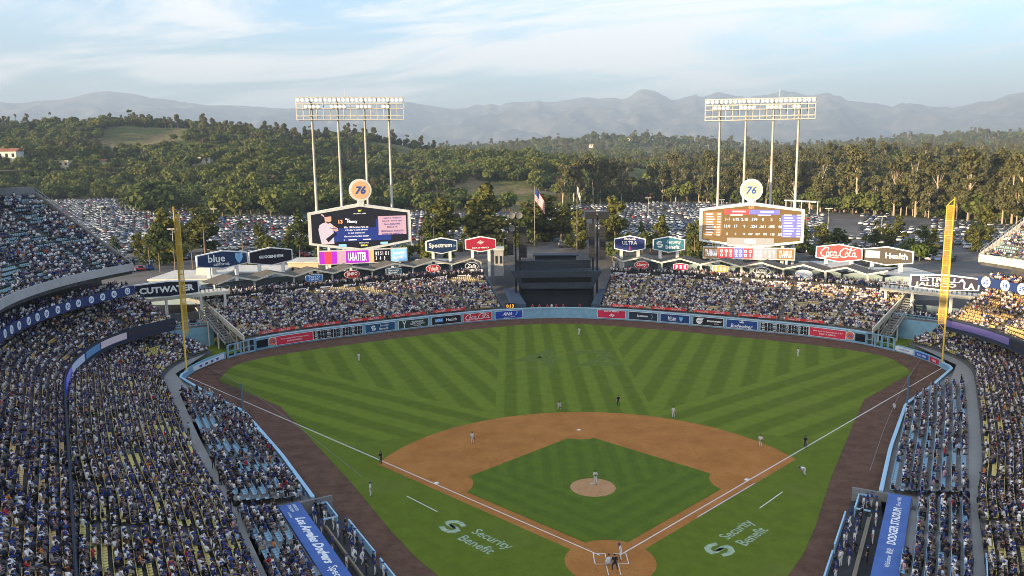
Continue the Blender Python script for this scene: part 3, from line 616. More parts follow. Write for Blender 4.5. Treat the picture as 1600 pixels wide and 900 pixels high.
# blue box seats in front of the aisle, low field wall, aisle slab, dugouts
AIN_L = np.array([(-24, -21.5), (-32.4, -6.7), (-41.8, 10.6), (-54.3, 32.9), (-64.7, 52.3)])
def below_side(side, m=.5):
    S = SIDE.copy(); S[:, 0] *= -side
    S = np.concatenate([S, [[-side*23.5, -5.]]])
    def f(Q):
        out = np.ones(len(Q), bool)
        for a, b_ in zip(S[:-1], S[1:]):
            d = b_-a; L_ = np.linalg.norm(d); nn = np.array([d[1], -d[0]])/L_*-side       # towards field
            if nn@(np.array([0, 40.])-a) < 0: nn = -nn
            t = ((Q-a)@d)/L_**2; out &= ~((t > -.05) & (t < 1.05) & (((Q-a)@nn) > -m))
        return out
    return f
box_roots = {}
for side, nm in ((1, 'third-base'), (-1, 'first-base')):
    A = AIN_L.copy(); A[:, 0] *= side
    cf = below_side(side)
    # dugout footprint excluded: along-line coordinate measured from the aisle
    du = np.array([-.4886, .8725])*np.array([side, 1]); dn = np.array([.8725, .4886])*np.array([side, 1]); o0 = np.array([-32.4*side, -6.7])
    bd = 4.6 if side > 0 else 5.75
    def cl2(Q, du=du, dn=dn, o0=o0, cf=cf, bd=bd):
        a, b_ = (Q-o0)@du, (Q-o0)@dn
        return cf(Q) & ~((a < 16.4) & (b_ > bd)) & ~((a > 15.8) & (a < 17.4) & (b_ < 9))
    # seats step DOWN towards the field: row path offset to the field side
    root = make_stand('box_seats', f'pale blue box seats between the concrete aisle and the low wall on the {nm} side', A, -side, 2.45, 9, 1.02, -.17, BSEAT, .80, 'B'+nm, clip=cl2, nseat=160, win=6, spacing=.56, deckm=CONC, frontz=2.45, aisle=13.)
    box_roots[side] = root
    P = smooth_path(A, .5, 6); N = normals2(P, side)
    # aisle slab
    V = []; F = []
    O = smooth_path([(x*side, y) for x, y in FL_L[:6]], .5, 6); O = resample(O, np.linalg.norm(np.diff(O, axis=0), axis=1).sum()/(len(P)-1))[:len(P)]
    k = min(len(P), len(O)); mb = MB(); mb.add([(*p, 2.5) for p in P[:k]]+[(*(p-N[min(i, len(N)-1)]*-.1), 2.5) for i, p in enumerate(O[:k])], [(i, i+1, k+i+1, k+i) for i in range(k-1)])
    struct(mb.build('aisle', mat('aisle_concrete', (.30, .29, .265), .9, .18, .7, col2=(.24, .235, .22))))
    struct(ngon('corner_slab', [(side*x, y) for x, y in ((-66.6, 52.2), (-72.2, 62), (-74.4, 68.5), (-74.7, 76), (-72, 86), (-71.75, 71.3), (-71.8, 67.6), (-64.6, 56.5), (-64.4, 52.5))], 1.62, MATS['aisle_concrete']))
    q_ = lambda a, b_: tuple(o0+du*a+dn*b_)
    struct(ngon('seat_slab', [(-side*x, y) for x, y in SIDE[1:]]+[q_(16.3, 9.0), q_(16.3, bd), q_(-9, bd), q_(-9, 0)]+[tuple(p) for p in A[1:]], .62, MATS['aisle_concrete']))
    S = SIDE.copy(); S[:, 0] *= -side; Ps = resample(S, .6)
    w = thing('field_wall', f'low light blue padded wall along the {nm} foul line', 'wall', (*Ps[len(Ps)//2], 0))
    sd = 1 if side < 0 else -1
    strip(Ps, 0., 0., 1.05, .22, -sd).build('wall_padding', LBLUE, w); strip(Ps, -.1, 1.05, 1.22, .46, -sd).build('top_rail', mat('sky_blue_rail', (.34, .55, .70), .5), w)
    # rail between aisle and yellow seats
    rl = thing('aisle_railing', f'light blue railing beside the {nm} aisle in front of the yellow seats', 'railing', (*O[10], 2.5)); Q = O[:30]
    mb = MB()
    for i in range(len(Q)-1): mb.bar((*Q[i], 3.5), (*Q[i+1], 3.5), .1)
    mb.build('rail', mat('sky_blue_rail', (.34, .55, .70), .5), rl)
    mb = MB()
    for i in range(len(Q)-1): mb.bar((*Q[i], 3.05), (*Q[i+1], 3.05), .04, .85)
    mb.build('rail_panel', LBLUE, rl)
    # dugout
    od = o0-du*2.9+dn*(-.25 if side > 0 else .9); D = lambda a, b_, z=0., od=od, du=du, dn=dn: np.array([*(od+du*a+dn*b_), z])
    dg = thing('dugout', f'{nm} dugout with a blue lettered roof and a dark open bench area', 'dugout', D(8, 7))
    mb = MB(); mb.prism([(-8, 5.0), (19.0, 5.0), (19.0, 7.35), (-8, 7.35)], (*od, 1.55), (*du, 0), (*dn, 0), (0, 0, 1), .28); mb.build('roof', mat('dugout_blue', (.045, .115, .36), .55, .12, .4), dg)
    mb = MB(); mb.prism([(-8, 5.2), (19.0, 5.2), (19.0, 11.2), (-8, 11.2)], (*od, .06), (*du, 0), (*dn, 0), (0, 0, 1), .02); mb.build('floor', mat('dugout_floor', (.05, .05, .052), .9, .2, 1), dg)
    mb = MB(); mb.prism([(-8, 4.85), (19, 4.85), (19, 5.1), (-8, 5.1)], (*od, .06), (*du, 0), (*dn, 0), (0, 0, 1), 1.5); mb.prism([(19.05, 5.0), (19.35, 5.0), (19.35, 11.2), (19.05, 11.2)], (*od, .06), (*du, 0), (*dn, 0), (0, 0, 1), 1.6); mb.build('back_wall', CONC, dg)
    mb = MB(); mb.prism([(-8, 8.7), (14.2, 8.7), (14.2, 9.05), (-8, 9.05)], (*od, .45), (*du, 0), (*dn, 0), (0, 0, 1), .1)
    for a in range(-7, 15, 3): mb.prism([(a, 8.75), (a+.1, 8.75), (a+.1, 9.0), (a, 9.0)], (*od, .08), (*du, 0), (*dn, 0), (0, 0, 1), .37)
    mb.prism([(-8, 8.62), (14.2, 8.62), (14.2, 8.68), (-8, 8.68)], (*od, .7), (*du, 0), (*dn, 0), (0, 0, 1), .3); mb.build('bench', mat('bench_wood', (.28, .23, .16), .7), dg)
    RAILM = mat('sky_blue_rail', (.34, .55, .70), .5)
    for a, b_ in ((-7, 3.2), (4.6, 13.2), (14.6, 18.9)):
        e = 11.2 if b_ < 14 else 10.4
        mb = MB(); mb.bar(D(a, e, 1.1), D(b_, e, 1.1), .16); mb.bar(D(a, e, .55), D(b_, e, .55), .06, .9)
        for q in np.linspace(a, b_, 5): mb.bar(D(q, e, .06), D(q, e, 1.1), .09)
        if b_ > 14: mb.bar(D(b_, e, 1.1), D(b_, 8.8, 1.1), .16); mb.bar(D(a, e, 1.1), D(a, 8.8, 1.1), .16)
        mb.build('front_rail', RAILM, dg)
    u3 = np.array([*(-du if side > 0 else du), 0]); v3 = np.array([*dn, 0]); WT = mat('lettering_white', (.78, .79, .8), .6)
    def rt(body, a, w_, h_, off=0, sh=0., bold=.015):
        mb = MB(); put_text(mb, body, D(a, 6.17+off, 1.85), u3, v3, w_, h_, bold, sh); mb.build('roof_lettering', WT, dg)
    if side > 0:
        rt('DODGER', 17.6, 1.9, .5, .42); rt('STADIUM', 17.6, 1.9, .5, -.1); rt('Los Angeles', 16.0, 1.8, .3, -.62); rt('Los Angeles Dodgers', 9.2, 11.6, 1.9, 0, .4, .045); rt('Spectrum', .6, 4.8, 1.1)
    else:
        rt('Welcome', 1.9, 2.4, .7, 0, .3); rt('歓迎', 4.15, 1.3, .9, 0); rt('DODGER STADIUM', 10.4, 9.4, 1.5, 0, 0, .035); rt('Since 1962', 16.9, 2.6, .8, 0, .3)
    DUG = globals().setdefault('DUG', {}); DUG[side] = D
# ---------------------------------------------------------------- outfield wall and its boards
WPX = proj(np.c_[WALLD, np.zeros(len(WALLD))])[0]; WN = normals2(WALLD, 1)     # left of travel (left->right) = outward
ow_ = thing('outfield_wall', 'light blue outfield wall carrying advertising boards round the warning track', 'wall', (0, 123.2, 0))
_mid = (WALLD[:, 1] > 79)
_seg = WALLD[_mid]; _sn = WN[_mid]
_gate = (WPX > 399) & (WPX < 1354); strip(WALLD[_gate], .04, 0., 2.55, .4, 1, N=WN[_gate], step=3).build('wall_padding', LBLUE, ow_); strip(WALLD[_gate], -.04, 2.55, 2.72, .7, 1, N=WN[_gate], step=3).build('wall_cap', mat('pale_blue_cap', (.36, .53, .63), .5), ow_)
for sgn in (-1, 1):
    lowm = ((WPX < 356) | (WPX > 1398)) & (np.sign(WALLD[:, 0]) == sgn)
    strip(WALLD[lowm], .04, 0, 1.35, .35, 1, N=WN[lowm], step=2).build('low_wall_padding', LBLUE, ow_)
def wall_frame(px0, px1):
    """centre, along, up, out(to field) and length of the wall stretch between two photo columns"""
    i0, i1 = np.interp([px0, px1], WPX, np.arange(len(WPX))); f = lambda i: np.array([np.interp(i, np.arange(len(WPX)), WALLD[:, k]) for k in (0, 1)])
    a, b_ = f(i0), f(i1); m_ = f((i0+i1)/2); d = b_-a; L_ = np.linalg.norm(d); d /= L_
    c_ = (a+b_)/2; n_ = np.array([d[1], -d[0]]); sag = max(0, (m_-c_)@n_)
    return np.array([*(c_+n_*(.0+sag)), 0.]), np.array([*d, 0]), np.array([0, 0, 1.]), np.array([*n_, 0]), L_
TXW = mat('print_white', (.80, .80, .80), .6)
def board(px0, px1, label, col, draw, z0=.42, z1=2.3, frame=True, emit=0):
    o, u, v, n, L_ = wall_frame(px0, px1); h = z1-z0; c_ = o+v*(z0+z1)/2
    t = thing('wall_board', label, 'sign', c_-v*h/2)
    mb = MB(); mb.obox(c_+n*.03, u*L_/2, n*.07, v*h/2); mb.build('panel', mat('board_'+'_'.join('%.2f' % q for q in col)+('e' if emit else ''), col, .55, .06, .8, emit=emit), t)
    if frame:
        mb = MB(); w = .07
        for s in (-1, 1): mb.obox(c_+n*.05+v*s*(h/2+w/2), u*(L_/2+w), n*.075, v*w/2); mb.obox(c_+n*.05+u*s*(L_/2+w/2), u*w/2, n*.07, v*h/2)
        mb.build('frame', TXW, t)
    def txt(body, x, y, w, hh, bold=.01, sh=0., m=TXW, keep=True, name='lettering'):
        mb = MB(); put_text(mb, body, c_+n*.125+u*x*L_/2+v*y*h/2, u, v, w*L_, hh*h, bold, sh, keep); mb.build(name, m, t)
    def shape(polys, m=TXW, name='emblem', x=0, y=0, s=1.):
        mb = MB()
        for p in polys: mb.flat([(a*s, b_*s) for a, b_ in p], c_+n*.12+u*x*L_/2+v*y*h/2, u, v)
        mb.build(name, m, t)
    def brush(strokes, x, y, w, hh, m=TXW, name='lettering'):
        mb = MB()
        for pts, wd in strokes:
            stroke(mb, [((a-.5)*w*L_, (b_-.5)*hh*h) for a, b_ in pts], c_+n*.125+u*x*L_/2+v*y*h/2, u, v, [q*hh*h for q in wd] if hasattr(wd, '__len__') else wd*hh*h)
        mb.build(name, m, t)
    draw(txt, shape, brush, h, L_); return t
def curve(*p, n=8):
    """Catmull-Rom through points"""
    P = [np.array(q, float) for q in p]; P = [2*P[0]-P[1]]+P+[2*P[-1]-P[-2]]; out = []
    for i in range(1, len(P)-2):
        for k in range(n):
            t = k/n; out.append(tuple(.5*((2*P[i])+(-P[i-1]+P[i+1])*t+(2*P[i-1]-5*P[i]+4*P[i+1]-P[i+2])*t*t+(-P[i-1]+3*P[i]-3*P[i+1]+P[i+2])*t**3)))
    return out+[tuple(P[-2])]
# flowing script "Coca-Cola" drawn as brush strokes in a unit box
def letter_c(x, y, w, h): return (curve((x+w*.9, y+h*.8), (x+w*.6, y+h), (x+w*.15, y+h*.7), (x, y+h*.3), (x+w*.3, y), (x+w*.8, y+h*.12), (x+w*1.05, y+h*.35)), .075)
def letter_o(x, y, w, h): return (curve((x+w*.5, y+h), (x+w*.05, y+h*.6), (x+w*.15, y+h*.05), (x+w*.6, y), (x+w*.95, y+h*.5), (x+w*.6, y+h), (x+w*.3, y+h*.85), (x+w*1.1, y+h*.7)), .065)
def script_cc():
    st = []
    for bx in (0., .52):
        st.append((curve((bx+.22, .80), (bx+.20, .98), (bx+.12, .95), (bx+.03, .65), (bx+.02, .3), (bx+.10, .12), (bx+.20, .2), (bx+.24, .3)), [.05]*4+[.1]*30+[.06]*30))
    st[0] = (st[0][0], .10); st[1] = (st[1][0], .10)
    st.append((curve((.0, .02), (.10, .0), (.25, .10), (.40, .02), (.5, .1)), .05))
    for x in (.16, .26): st.append(letter_o(x, .22, .08, .42) if x < .2 else letter_c(x, .22, .075, .42))
    st.append(letter_o(.355, .22, .08, .42)); st.append((curve((.44, .62), (.43, .3), (.47, .2), (.52, .35)), .065))
    st.append(letter_o(.68, .22, .08, .42)); st.append((curve((.77, .3), (.83, .75), (.85, .98), (.81, .95), (.79, .5), (.80, .22), (.86, .28)), .065)); st.append(letter_o(.88, .22, .075, .42)); st.append((curve((.955, .62), (.945, .3), (.975, .2), (1.0, .3)), .065))
    st.append((curve((.74, .95), (.86, .80), (.97, .98)), .05))
    return st
def draw_bofa_q(txt, shape, brush, h, L): txt('What would you like the power to do?', 0, .25, .82, .2, .01); txt('BANK OF AMERICA', 0, -.35, .45, .16, .02)
FLAG = [[(-.5+.22*k, -.35), (-.36+.22*k, -.42), (.2+.2*k, .1-.03*k), (.06+.2*k, .2-.03*k)] for k in range(3)]
BOA = [[(-1.0+.42*k, -.15-.17*k), (-.78+.42*k, -.26-.17*k), (.10+.42*k, .42-.17*k), (-.12+.42*k, .55-.17*k)] for k in range(3)]
def draw_bofa(txt, shape, brush, h, L): txt('BANK OF AMERICA', 0, .78, .82, .17, .02); shape(BOA, x=.05, y=-.25, s=h*.4)
def draw_board_scores(nx):
    def f(txt, shape, brush, h, L):
        teams = ['PIT', 'STL', 'MIA', 'ARI', 'NYY', 'MIN', 'TEX', 'HOU', 'CIN', 'PHI', 'ATL', 'KC', 'COL', 'SEA', 'MIL', 'SD']
        for c_ in range(nx):
            for r in range(4):
                y = .72-.48*r; x = -1+2*(c_+.5)/nx
                txt(teams[(c_*4+r) % 16], x-.5/nx, y, .38/nx, .17, .02); txt(str((c_*3+r*5) % 9), x+.2/nx, y, .1/nx, .17, .02); txt(str((c_+r) % 9+1), x+.65/nx, y, .1/nx, .15, .02)
        shape([[(-L/2+L*k/nx-.03, -h/2), (-L/2+L*k/nx+.03, -h/2), (-L/2+L*k/nx+.03, h/2), (-L/2+L*k/nx-.03, h/2)] for k in range(1, nx)]+[[(-L/2, -.03), (L/2, -.03), (L/2, .03), (-L/2, .03)]], LBLUE, 'divider')
    return f
def draw_sb(txt, shape, brush, h, L):
    r = h*.32; shape([[(sg*a*r, sg*b_*r) for a, b_ in [(-1, .05), (-.95, .5), (-.5, .95), (.1, 1.), (.75, .75), (.5, .42), (0, .6), (-.45, .42), (-.5, .2), (.15, .12), (.5, -.08), (.3, -.22), (-.5, -.18)]] for sg in (1, -1)], x=-.45)
    txt('Security', .28, .38, .48, .32); txt('Benefit', .24, -.36, .42, .3)
def draw_yaa(txt, shape, brush, h, L):
    shape([[(-.35, .55), (-.2, .55), (.0, .12), (.2, .55), (.35, .55), (.07, -.02), (.07, -.6), (-.07, -.6), (-.07, -.02)]], x=-.62, s=h*.75); txt("YAAMAVA'", .27, .42, .55, .26, .02); txt('RESORT & CASINO', .27, -.1, .55, .17, .02); txt('SAN MANUEL', .27, -.55, .42, .13, .02)
def draw_ucla(txt, shape, brush, h, L):
    w = L*.27; shape([[(-w/2, -h*.2), (w/2, -h*.2), (w/2, h*.26), (-w/2, h*.26)]], mat('ucla_blue', (.10, .33, .72), .5), 'logo_block', x=-.52); txt('UCLA', -.52, .06, .22, .28, .015); txt('Health', .34, .04, .46, .40, .01)
def draw_cc(txt, shape, brush, h, L): brush(script_cc(), 0, .0, .86, .80)
def draw_ana(txt, shape, brush, h, L):
    txt('ANA', -.12, .22, .4, .46, .03, .35); shape([[(-.5, -.6), (-.3, -.6), (.35, .8), (.1, .8)], [(-.1, -.6), (.1, -.6), (.75, .8), (.55, .8)]], mat('ana_light', (.25, .5, .85), .5), x=.55, y=.2, s=h*.35); txt('Inspiration of JAPAN', .05, -.68, .6, .16)
def draw_spec(txt, shape, brush, h, L): txt('Spectrum', -.05, 0, .52, .36, .03); shape([[(0, .7), (.12, .7), (.55, 0), (.12, -.7), (0, -.7), (.42, 0)]], mat('spectrum_line', (.2, .35, .5), .5), x=.55, s=h*.5)
SHIELD = [(-.5, .6), (0, .5), (.5, .6), (.5, -.05), (.3, -.5), (0, -.8), (-.3, -.5), (-.5, -.05)]
def draw_blue(txt, shape, brush, h, L):
    txt('blue', -.18, .12, .34, .46, .01); txt('CALIFORNIA', -.16, -.52, .36, .12); shape([SHIELD], mat('shield_blue', (.20, .48, .80), .5), x=.43, s=h*.42); shape([[(-.07, .35), (.07, .35), (.07, -.35), (-.07, -.35)], [(-.2, .15), (.2, .15), (.2, .03), (-.2, .03)]], name='shield_mark', x=.43, y=.02, s=h*.42) if False else None
def draw_smart(txt, shape, brush, h, L):
    shape([circ(h*.4, 24)+[(h*.3, h*.5), (h*.45, h*.42)][:0], [(0, h*.38), (h*.62, h*.42), (h*.36, h*.1)]], x=-.58); txt('smart', -.58, 0, .18, .16, .03, m=mat('print_black', (.02, .02, .02), .6)); txt('smartwater', .42, .15, .5, .28, .03); txt('alkaline', .55, -.45, .26, .14)
def draw_bud(txt, shape, brush, h, L):
    shape([[(-.5, .0), (-.55, .45), (-.28, .2), (-.18, .6), (0, .25), (.18, .6), (.28, .2), (.55, .45), (.5, 0)]], y=.35, s=h*.5); txt('Budweiser', 0, -.42, .72, .46, .015, .2)
def draw_none(*a): pass
BOARDS = [(432, 489, 'red lettered board on the outfield wall, first beyond the third-base side bullpen gate', (.62, .03, .07), draw_bofa_q, {}),
  (490, 566, 'black out-of-town score board with white digits on the wall below the left pavilion', (.012, .012, .014), draw_board_scores(4), {}),
  (571, 617, 'teal blue board with a white ring emblem on the outfield wall', (.012, .085, .19), draw_sb, {}), (623, 669, 'dark green board with a forked white emblem on the outfield wall', (.02, .05, .04), draw_yaa, {}),
  (675, 720, 'black board with a blue block and white lettering on the outfield wall', (.008, .008, .012), draw_ucla, {}), (724, 768, 'red board with flowing white script on the outfield wall', (.55, .02, .05), draw_cc, {}),
  (774, 816, 'royal blue board with slanted white capitals beside the plain centre-field wall', (.015, .055, .38), draw_ana, {}), (934, 977, 'red board with striped flag emblem on the centre-field wall', (.55, .02, .07), draw_bofa, {}),
  (983, 1027, 'charcoal board with an arrow outline on the outfield wall', (.016, .026, .05), draw_spec, {}), (1032, 1077, 'navy board with a pale blue shield on the outfield wall', (.012, .045, .16), draw_blue, {}),
  (1083, 1130, 'black board with a white disc on the outfield wall', (.008, .009, .012), draw_smart, {}), (1135, 1183, 'blue board with a white crown on the outfield wall', (.012, .06, .24), draw_bud, {}),
  (1188, 1263, 'black score board with white digits on the wall below the right pavilion', (.012, .012, .014), draw_board_scores(4), {}), (1265, 1321, 'red lettered board on the outfield wall beside the first-base side bullpen gate', (.62, .03, .07), draw_bofa_q, {})]
for a in BOARDS: board(a[0], a[1], a[2], a[3], a[4], **a[5])
for px0, px1, lab in ((421, 431, 'round orange numbered sign on the wall beside the left bullpen window'), (1323, 1333, 'round orange numbered sign on the wall beside the right bullpen window')):
    o, u, v, n, L_ = wall_frame(px0, px1); c_ = o+v*1.45; t = thing('round_sign', lab, 'sign', o)
    mb = MB(); mb.prism(circ(.85, 24), c_+n*.05, u, v, n, .06); mb.build('panel', mat('orange_76', (.72, .17, .04), .5), t); mb = MB(); mb.prism(circ(.95, 24), c_+n*.0, u, v, n, .06); mb.build('rim', TXW, t)
    mb = MB(); put_text(mb, '76', c_+n*.13, u, v, 1.25, .9, .03, .2); mb.build('lettering', mat('number_blue', (.03, .08, .32), .5), t)
for px0, px1, lab in ((401, 419, 'dark bullpen window opening in the left part of the outfield wall'), (1336, 1352, 'dark bullpen window opening in the right part of the outfield wall')):
    o, u, v, n, L_ = wall_frame(px0, px1); t = thing('bullpen_window', lab, 'window', o)
    mb = MB(); mb.obox(o+v*1.35+n*.02, u*L_/2, n*.05, v*.85); mb.build('pane', mat('dark_glass', (.012, .014, .018), .25), t)
    mb = MB()
    for s in (-1, 1): mb.obox(o+v*(1.35+s*.9)+n*.05, u*(L_/2+.1), n*.06, v*.06); mb.obox(o+v*1.35+u*s*(L_/2+.05)+n*.05, u*.05, n*.06, v*.84)
    mb.build('frame', LBLUE, t)
# bullpen gates of light blue frames at both ends of the wall
for px, lab in (((356, 366, 377, 388, 398), 'light blue framed bullpen gate at the left end of the outfield wall'), ((1355, 1366, 1378, 1389, 1398), 'light blue framed bullpen gate at the right end of the outfield wall')):
    o, u, v, n, L_ = wall_frame(px[0], px[-1]); t = thing('bullpen_gate', lab, 'gate', o)
    for p in px:
        i = int(np.argmin(np.abs(WPX-p))); q = WALLD[i]-WN[i]*.12; mb = MB(); mb.bar((*q, 0), (*q, 2.75), .34); mb.build('post', LBLUE, t)
    mb = MB(); i0, i1 = int(np.argmin(np.abs(WPX-px[0]))), int(np.argmin(np.abs(WPX-px[-1])))
    for i in range(i0, i1, 2):
        for z, w_ in ((2.68, .22), (1.35, .14), (.2, .34)): mb.bar((*(WALLD[i]-WN[i]*.1), z), (*(WALLD[min(i+2, i1)]-WN[min(i+2, i1)]*.1), z), .12, w_)
    mb.build('rail', LBLUE, t)
for px0, px1, lab, col, body in ((302, 350, 'long white board on the low left corner wall', (.62, .64, .66), '- - - -'), (1399, 1427, 'long white board on the low right corner wall', (.62, .64, .66), 'security benefit'), (1430, 1450, 'blue board on the low right corner wall', (.03, .09, .34), 'TOYO TIRES'), (1453, 1466, 'small red board on the low right corner wall near the yellow pole', (.5, .02, .04), 'Yakult')):
    board(px0, px1, lab, col, lambda txt, shape, brush, h, L, body=body, col=col: txt(body, 0, 0, .7, .45, .02, m=TXW if col[0] < .6 else mat('number_blue', (.03, .08, .32), .5)), .28, 1.2, False)
# foul poles
FPY = mat('foul_pole_yellow', (.62, .42, .06), .6, .15, .4); FPM = mat('foul_pole_mesh', (.60, .40, .07), .6)
for s, lab in ((-1, 'tall yellow foul pole with mesh wing at the left corner of the field'), (1, 'tall yellow foul pole with mesh wing at the right corner of the field')):
    t = thing('foul_pole', lab, 'foul pole', (s*71.35, 71.5, 0)); mb = MB(); mb.tube([(s*71.35, 71.5, 0), (s*71.35, 71.5, 32)], .17, 10); mb.build('pole', FPY, t, True)
    u = np.array([-s*S2, S2, 0]); u = np.array([-s*.86, .5, 0]); wd = .85 if s < 0 else 1.2; mb = MB()
    for z in np.arange(8.5, 30.6, 2.75): mb.bar(np.array([s*71.35, 71.5, z]), np.array([s*71.35, 71.5, z])+u*wd, .12)
    e = np.array([s*71.35, 71.5, 0])+u*wd; mb.bar(e+[0, 0, 8.5], e+[0, 0, 30.5], .12); mb.bar(e+[0, 0, 30.5], (s*71.35, 71.5, 31.9), .12); mb.bar((s*71.35, 71.5, 7.2), e+[0, 0, 8.5], .1); mb.build('wing_frame', FPY, t)
    mb = MB()
    for k in range(1, 12): q = np.array([s*71.35, 71.5, 0])+u*wd*k/12; mb.bar(q+[0, 0, 8.5], q+[0, 0, 30.5], .035)
    for z in np.arange(8.6, 30.5, .4): mb.bar(np.array([s*71.35, 71.5, z]), np.array([s*71.35, 71.5, z])+u*wd, .03)
    tag(mb.build('wing_mesh', FPM, t), kind='stuff')
# ---------------------------------------------------------------- pavilions beyond the outfield wall
TAN = mat('tan_wall', (.50, .36, .17), .7, .1, .5); ROOFT = mat('pavilion_roof_taupe', (.10, .094, .08), .8, .15, .4); ROOFU = mat('roof_underside', (.10, .09, .075), .8)
WHT = mat('white_steel', (.66, .66, .62), .5, .08, .6); DKN = mat('batter_eye_slate', (.030, .040, .055), .75, .15, .5); DKB = mat('slate_blue_cover', (.060, .085, .125), .7, .12, .5)
def off_path(P, N, off): return P+N*off
PAV = {}
for sgn, nm in ((-1, 'left-field'), (1, 'right-field')):
    mk = (np.sign(WALLD[:, 0]) == sgn) & (np.abs(WALLD[:, 0]) > 11.5) & (np.abs(WALLD[:, 0]) < 65.6)
    base_ = WALLD[mk]+WN[mk]*2.0
    root = make_stand('pavilion', f'{nm} pavilion packed with people on tan benches under a zigzag roof', base_, 1, 2.5, 20, .82, .29, BENCH, .87 if sgn < 0 else .86, 'P'+nm, template='bench', win=12, aisle=11.5, aw=.95, deckm=mat('pavilion_concrete', (.15, .145, .14), .9, .2, .7), nseat=40, spacing=.56, frontz=0., s0=3.)
    P = smooth_path(base_, .5, 12); N = normals2(P, 1); PAV[sgn] = (P, N, root)
    zb = 2.5+20*.29
    strip(P, 16.5, zb-.35, zb+.3, .25, 1).build('tan_band', TAN, root); strip(P, 16.3, zb+.3, zb+1.35, .2, 1).build('black_fascia', BLACK, root)
    strip(P, 16.6, zb-.2, zb+.55, 11, 1).build('concourse_floor', CONC, root); strip(P, 25.5, zb+.5, zb+3., .3, 1).build('concourse_back_wall', mat('pale_blue_wall', (.22, .29, .33), .7, .1, .4), root)
    strip(P, -1.4, 2.4, 2.5, 1.5, 1).build('front_walk', CONC, root)
    # end walls
    for e, q in ((0, -1), (-1, 1)):
        t3 = P[0]-P[1] if e == 0 else P[-1]-P[-2]; t3 = np.array([*t3, 0])/np.linalg.norm(t3)
        mb = MB(); mb.prism([(0, 2.2), (0, 3.3), (16.4, zb+.9), (16.4, zb-.4)], (*P[e], 0), (*N[e], 0), (0, 0, 1), t3, .3); mb.build('end_parapet', CREAM if e == (0 if sgn < 0 else -1) else DKB, root)
        mb = MB()
        for d in np.arange(.5, 17, 2.7): q2 = P[e]+N[e]*d; mb.bar((*q2, -.3), (*q2, 2.4+d*.35), .3)
        mb.build('end_post', CREAM, root)
    Q = off_path(P, N, 18.6); qx = proj(np.c_[Q, np.full(len(Q), 12.8)])[0]
    peaks = [368, 430, 491, 550, 616, 677, 737, 797] if sgn < 0 else [944, 1003, 1063, 1125, 1190, 1256, 1322, 1388]
    pts = []; ex = [peaks[0]-31]+[p for a, b_ in zip(peaks[:-1], peaks[1:]) for p in (a, (a+b_)/2)]+[peaks[-1]]
    zz = [11.9]+[13.2, 11.9]*(len(peaks)-1)+[13.2]
    lo, hi = qx.min(), qx.max()
    keys = [(min(max(x, lo), hi), z) for x, z in zip(ex, zz)]
    mt = MB(); mu = MB(); mf = MB()
    idx = lambda x: np.interp(x, qx, np.arange(len(qx)))
    def at(i, off): return np.array([np.interp(i, np.arange(len(P)), (P+N*off)[:, k]) for k in (0, 1)])
    for (x0, z0_), (x1, z1_) in zip(keys[:-1], keys[1:]):
        if x1-x0 < 2: continue
        i0, i1 = idx(x0), idx(x1); A0, A1, B0, B1 = at(i0, 18.4), at(i1, 18.4), at(i0, 25.5), at(i1, 25.5)
        mt.add([(*A0, z0_+.22), (*A1, z1_+.22), (*B1, z1_+.22), (*B0, z0_+.22), (*A0, z0_), (*A1, z1_), (*B1, z1_), (*B0, z0_)], [(0, 1, 2, 3), (3, 2, 6, 7)]); mu.add([(*A0, z0_), (*A1, z1_), (*B1, z1_), (*B0, z0_)], [(3, 2, 1, 0)])
        mf.add([(*(A0), z0_-.1), (*(A1), z1_-.1), (*A1, z1_+.3), (*A0, z0_+.3)], [(0, 1, 2, 3)]); mf.v[-4:] = [tuple(np.array(v_)-[0, .03, 0]) for v_ in mf.v[-4:]]
    mt.build('roof_top', ROOFT, root); mu.build('roof_underside', ROOFU, root); mf.build('roof_edge', CREAM, root)
    for x, z in keys[::2]:
        i = idx(x); mb = MB(); q = at(i, 19.5); mb.bar((*q, zb-.3), (*q, z), .4); mb.build('roof_post', WHT, root)
    # little white logos along the black fascia
    for j, x in enumerate(np.arange(lo+14, hi-8, 36.)):
        i = int(idx(x)); q = P[i]+N[i]*16.27; u = np.array([*(P[min(i+1, len(P)-1)]-P[i-1]), 0]); u /= np.linalg.norm(u); v = np.array([0, 0, 1.]); o = np.array([*q, zb+.8])
        mb = MB(); mb.flat([(-1.3, -.15), (1.1, -.15), (1.1, .17), (-1.3, .17)], o, u, v); mb.flat([(1.25, -.3), (1.75, -.25), (1.95, .35), (1.6, .42), (1.55, .1), (1.25, .0)], o, u, v); mb.build('fascia_logo', TXW, root)
    # red banner rail along the front with white script
    for j, i in enumerate(range(6, len(P)-22, 21)):
        seg = slice(i, i+18); mb = strip(P[seg], -1.0, 3.15, 3.75, .08, 1, N=N[seg], step=3); bn = mb.build('red_banner', mat('banner_red', (.62, .04, .03), .6), root)
        for off in (4, 12):
            q = P[i+off]-N[i+off]*1.05; u = np.array([*(P[i+off+1]-P[i+off-1]), 0]); u /= np.linalg.norm(u); mb = MB()
            for pts, wd in script_cc(): stroke(mb, [((a-.5)*2.6, (b_-.5)*.5) for a, b_ in pts], (*q, 3.45), u, (0, 0, 1), .035)
            mb.build('script', TXW, bn)
        mb = MB()
        for off in (0, 9, 17): q = P[i+off]-N[i+off]*.95; mb.bar((*q, 2.5), (*q, 3.75), .07)
        mb.build('banner_post', STEEL, root)
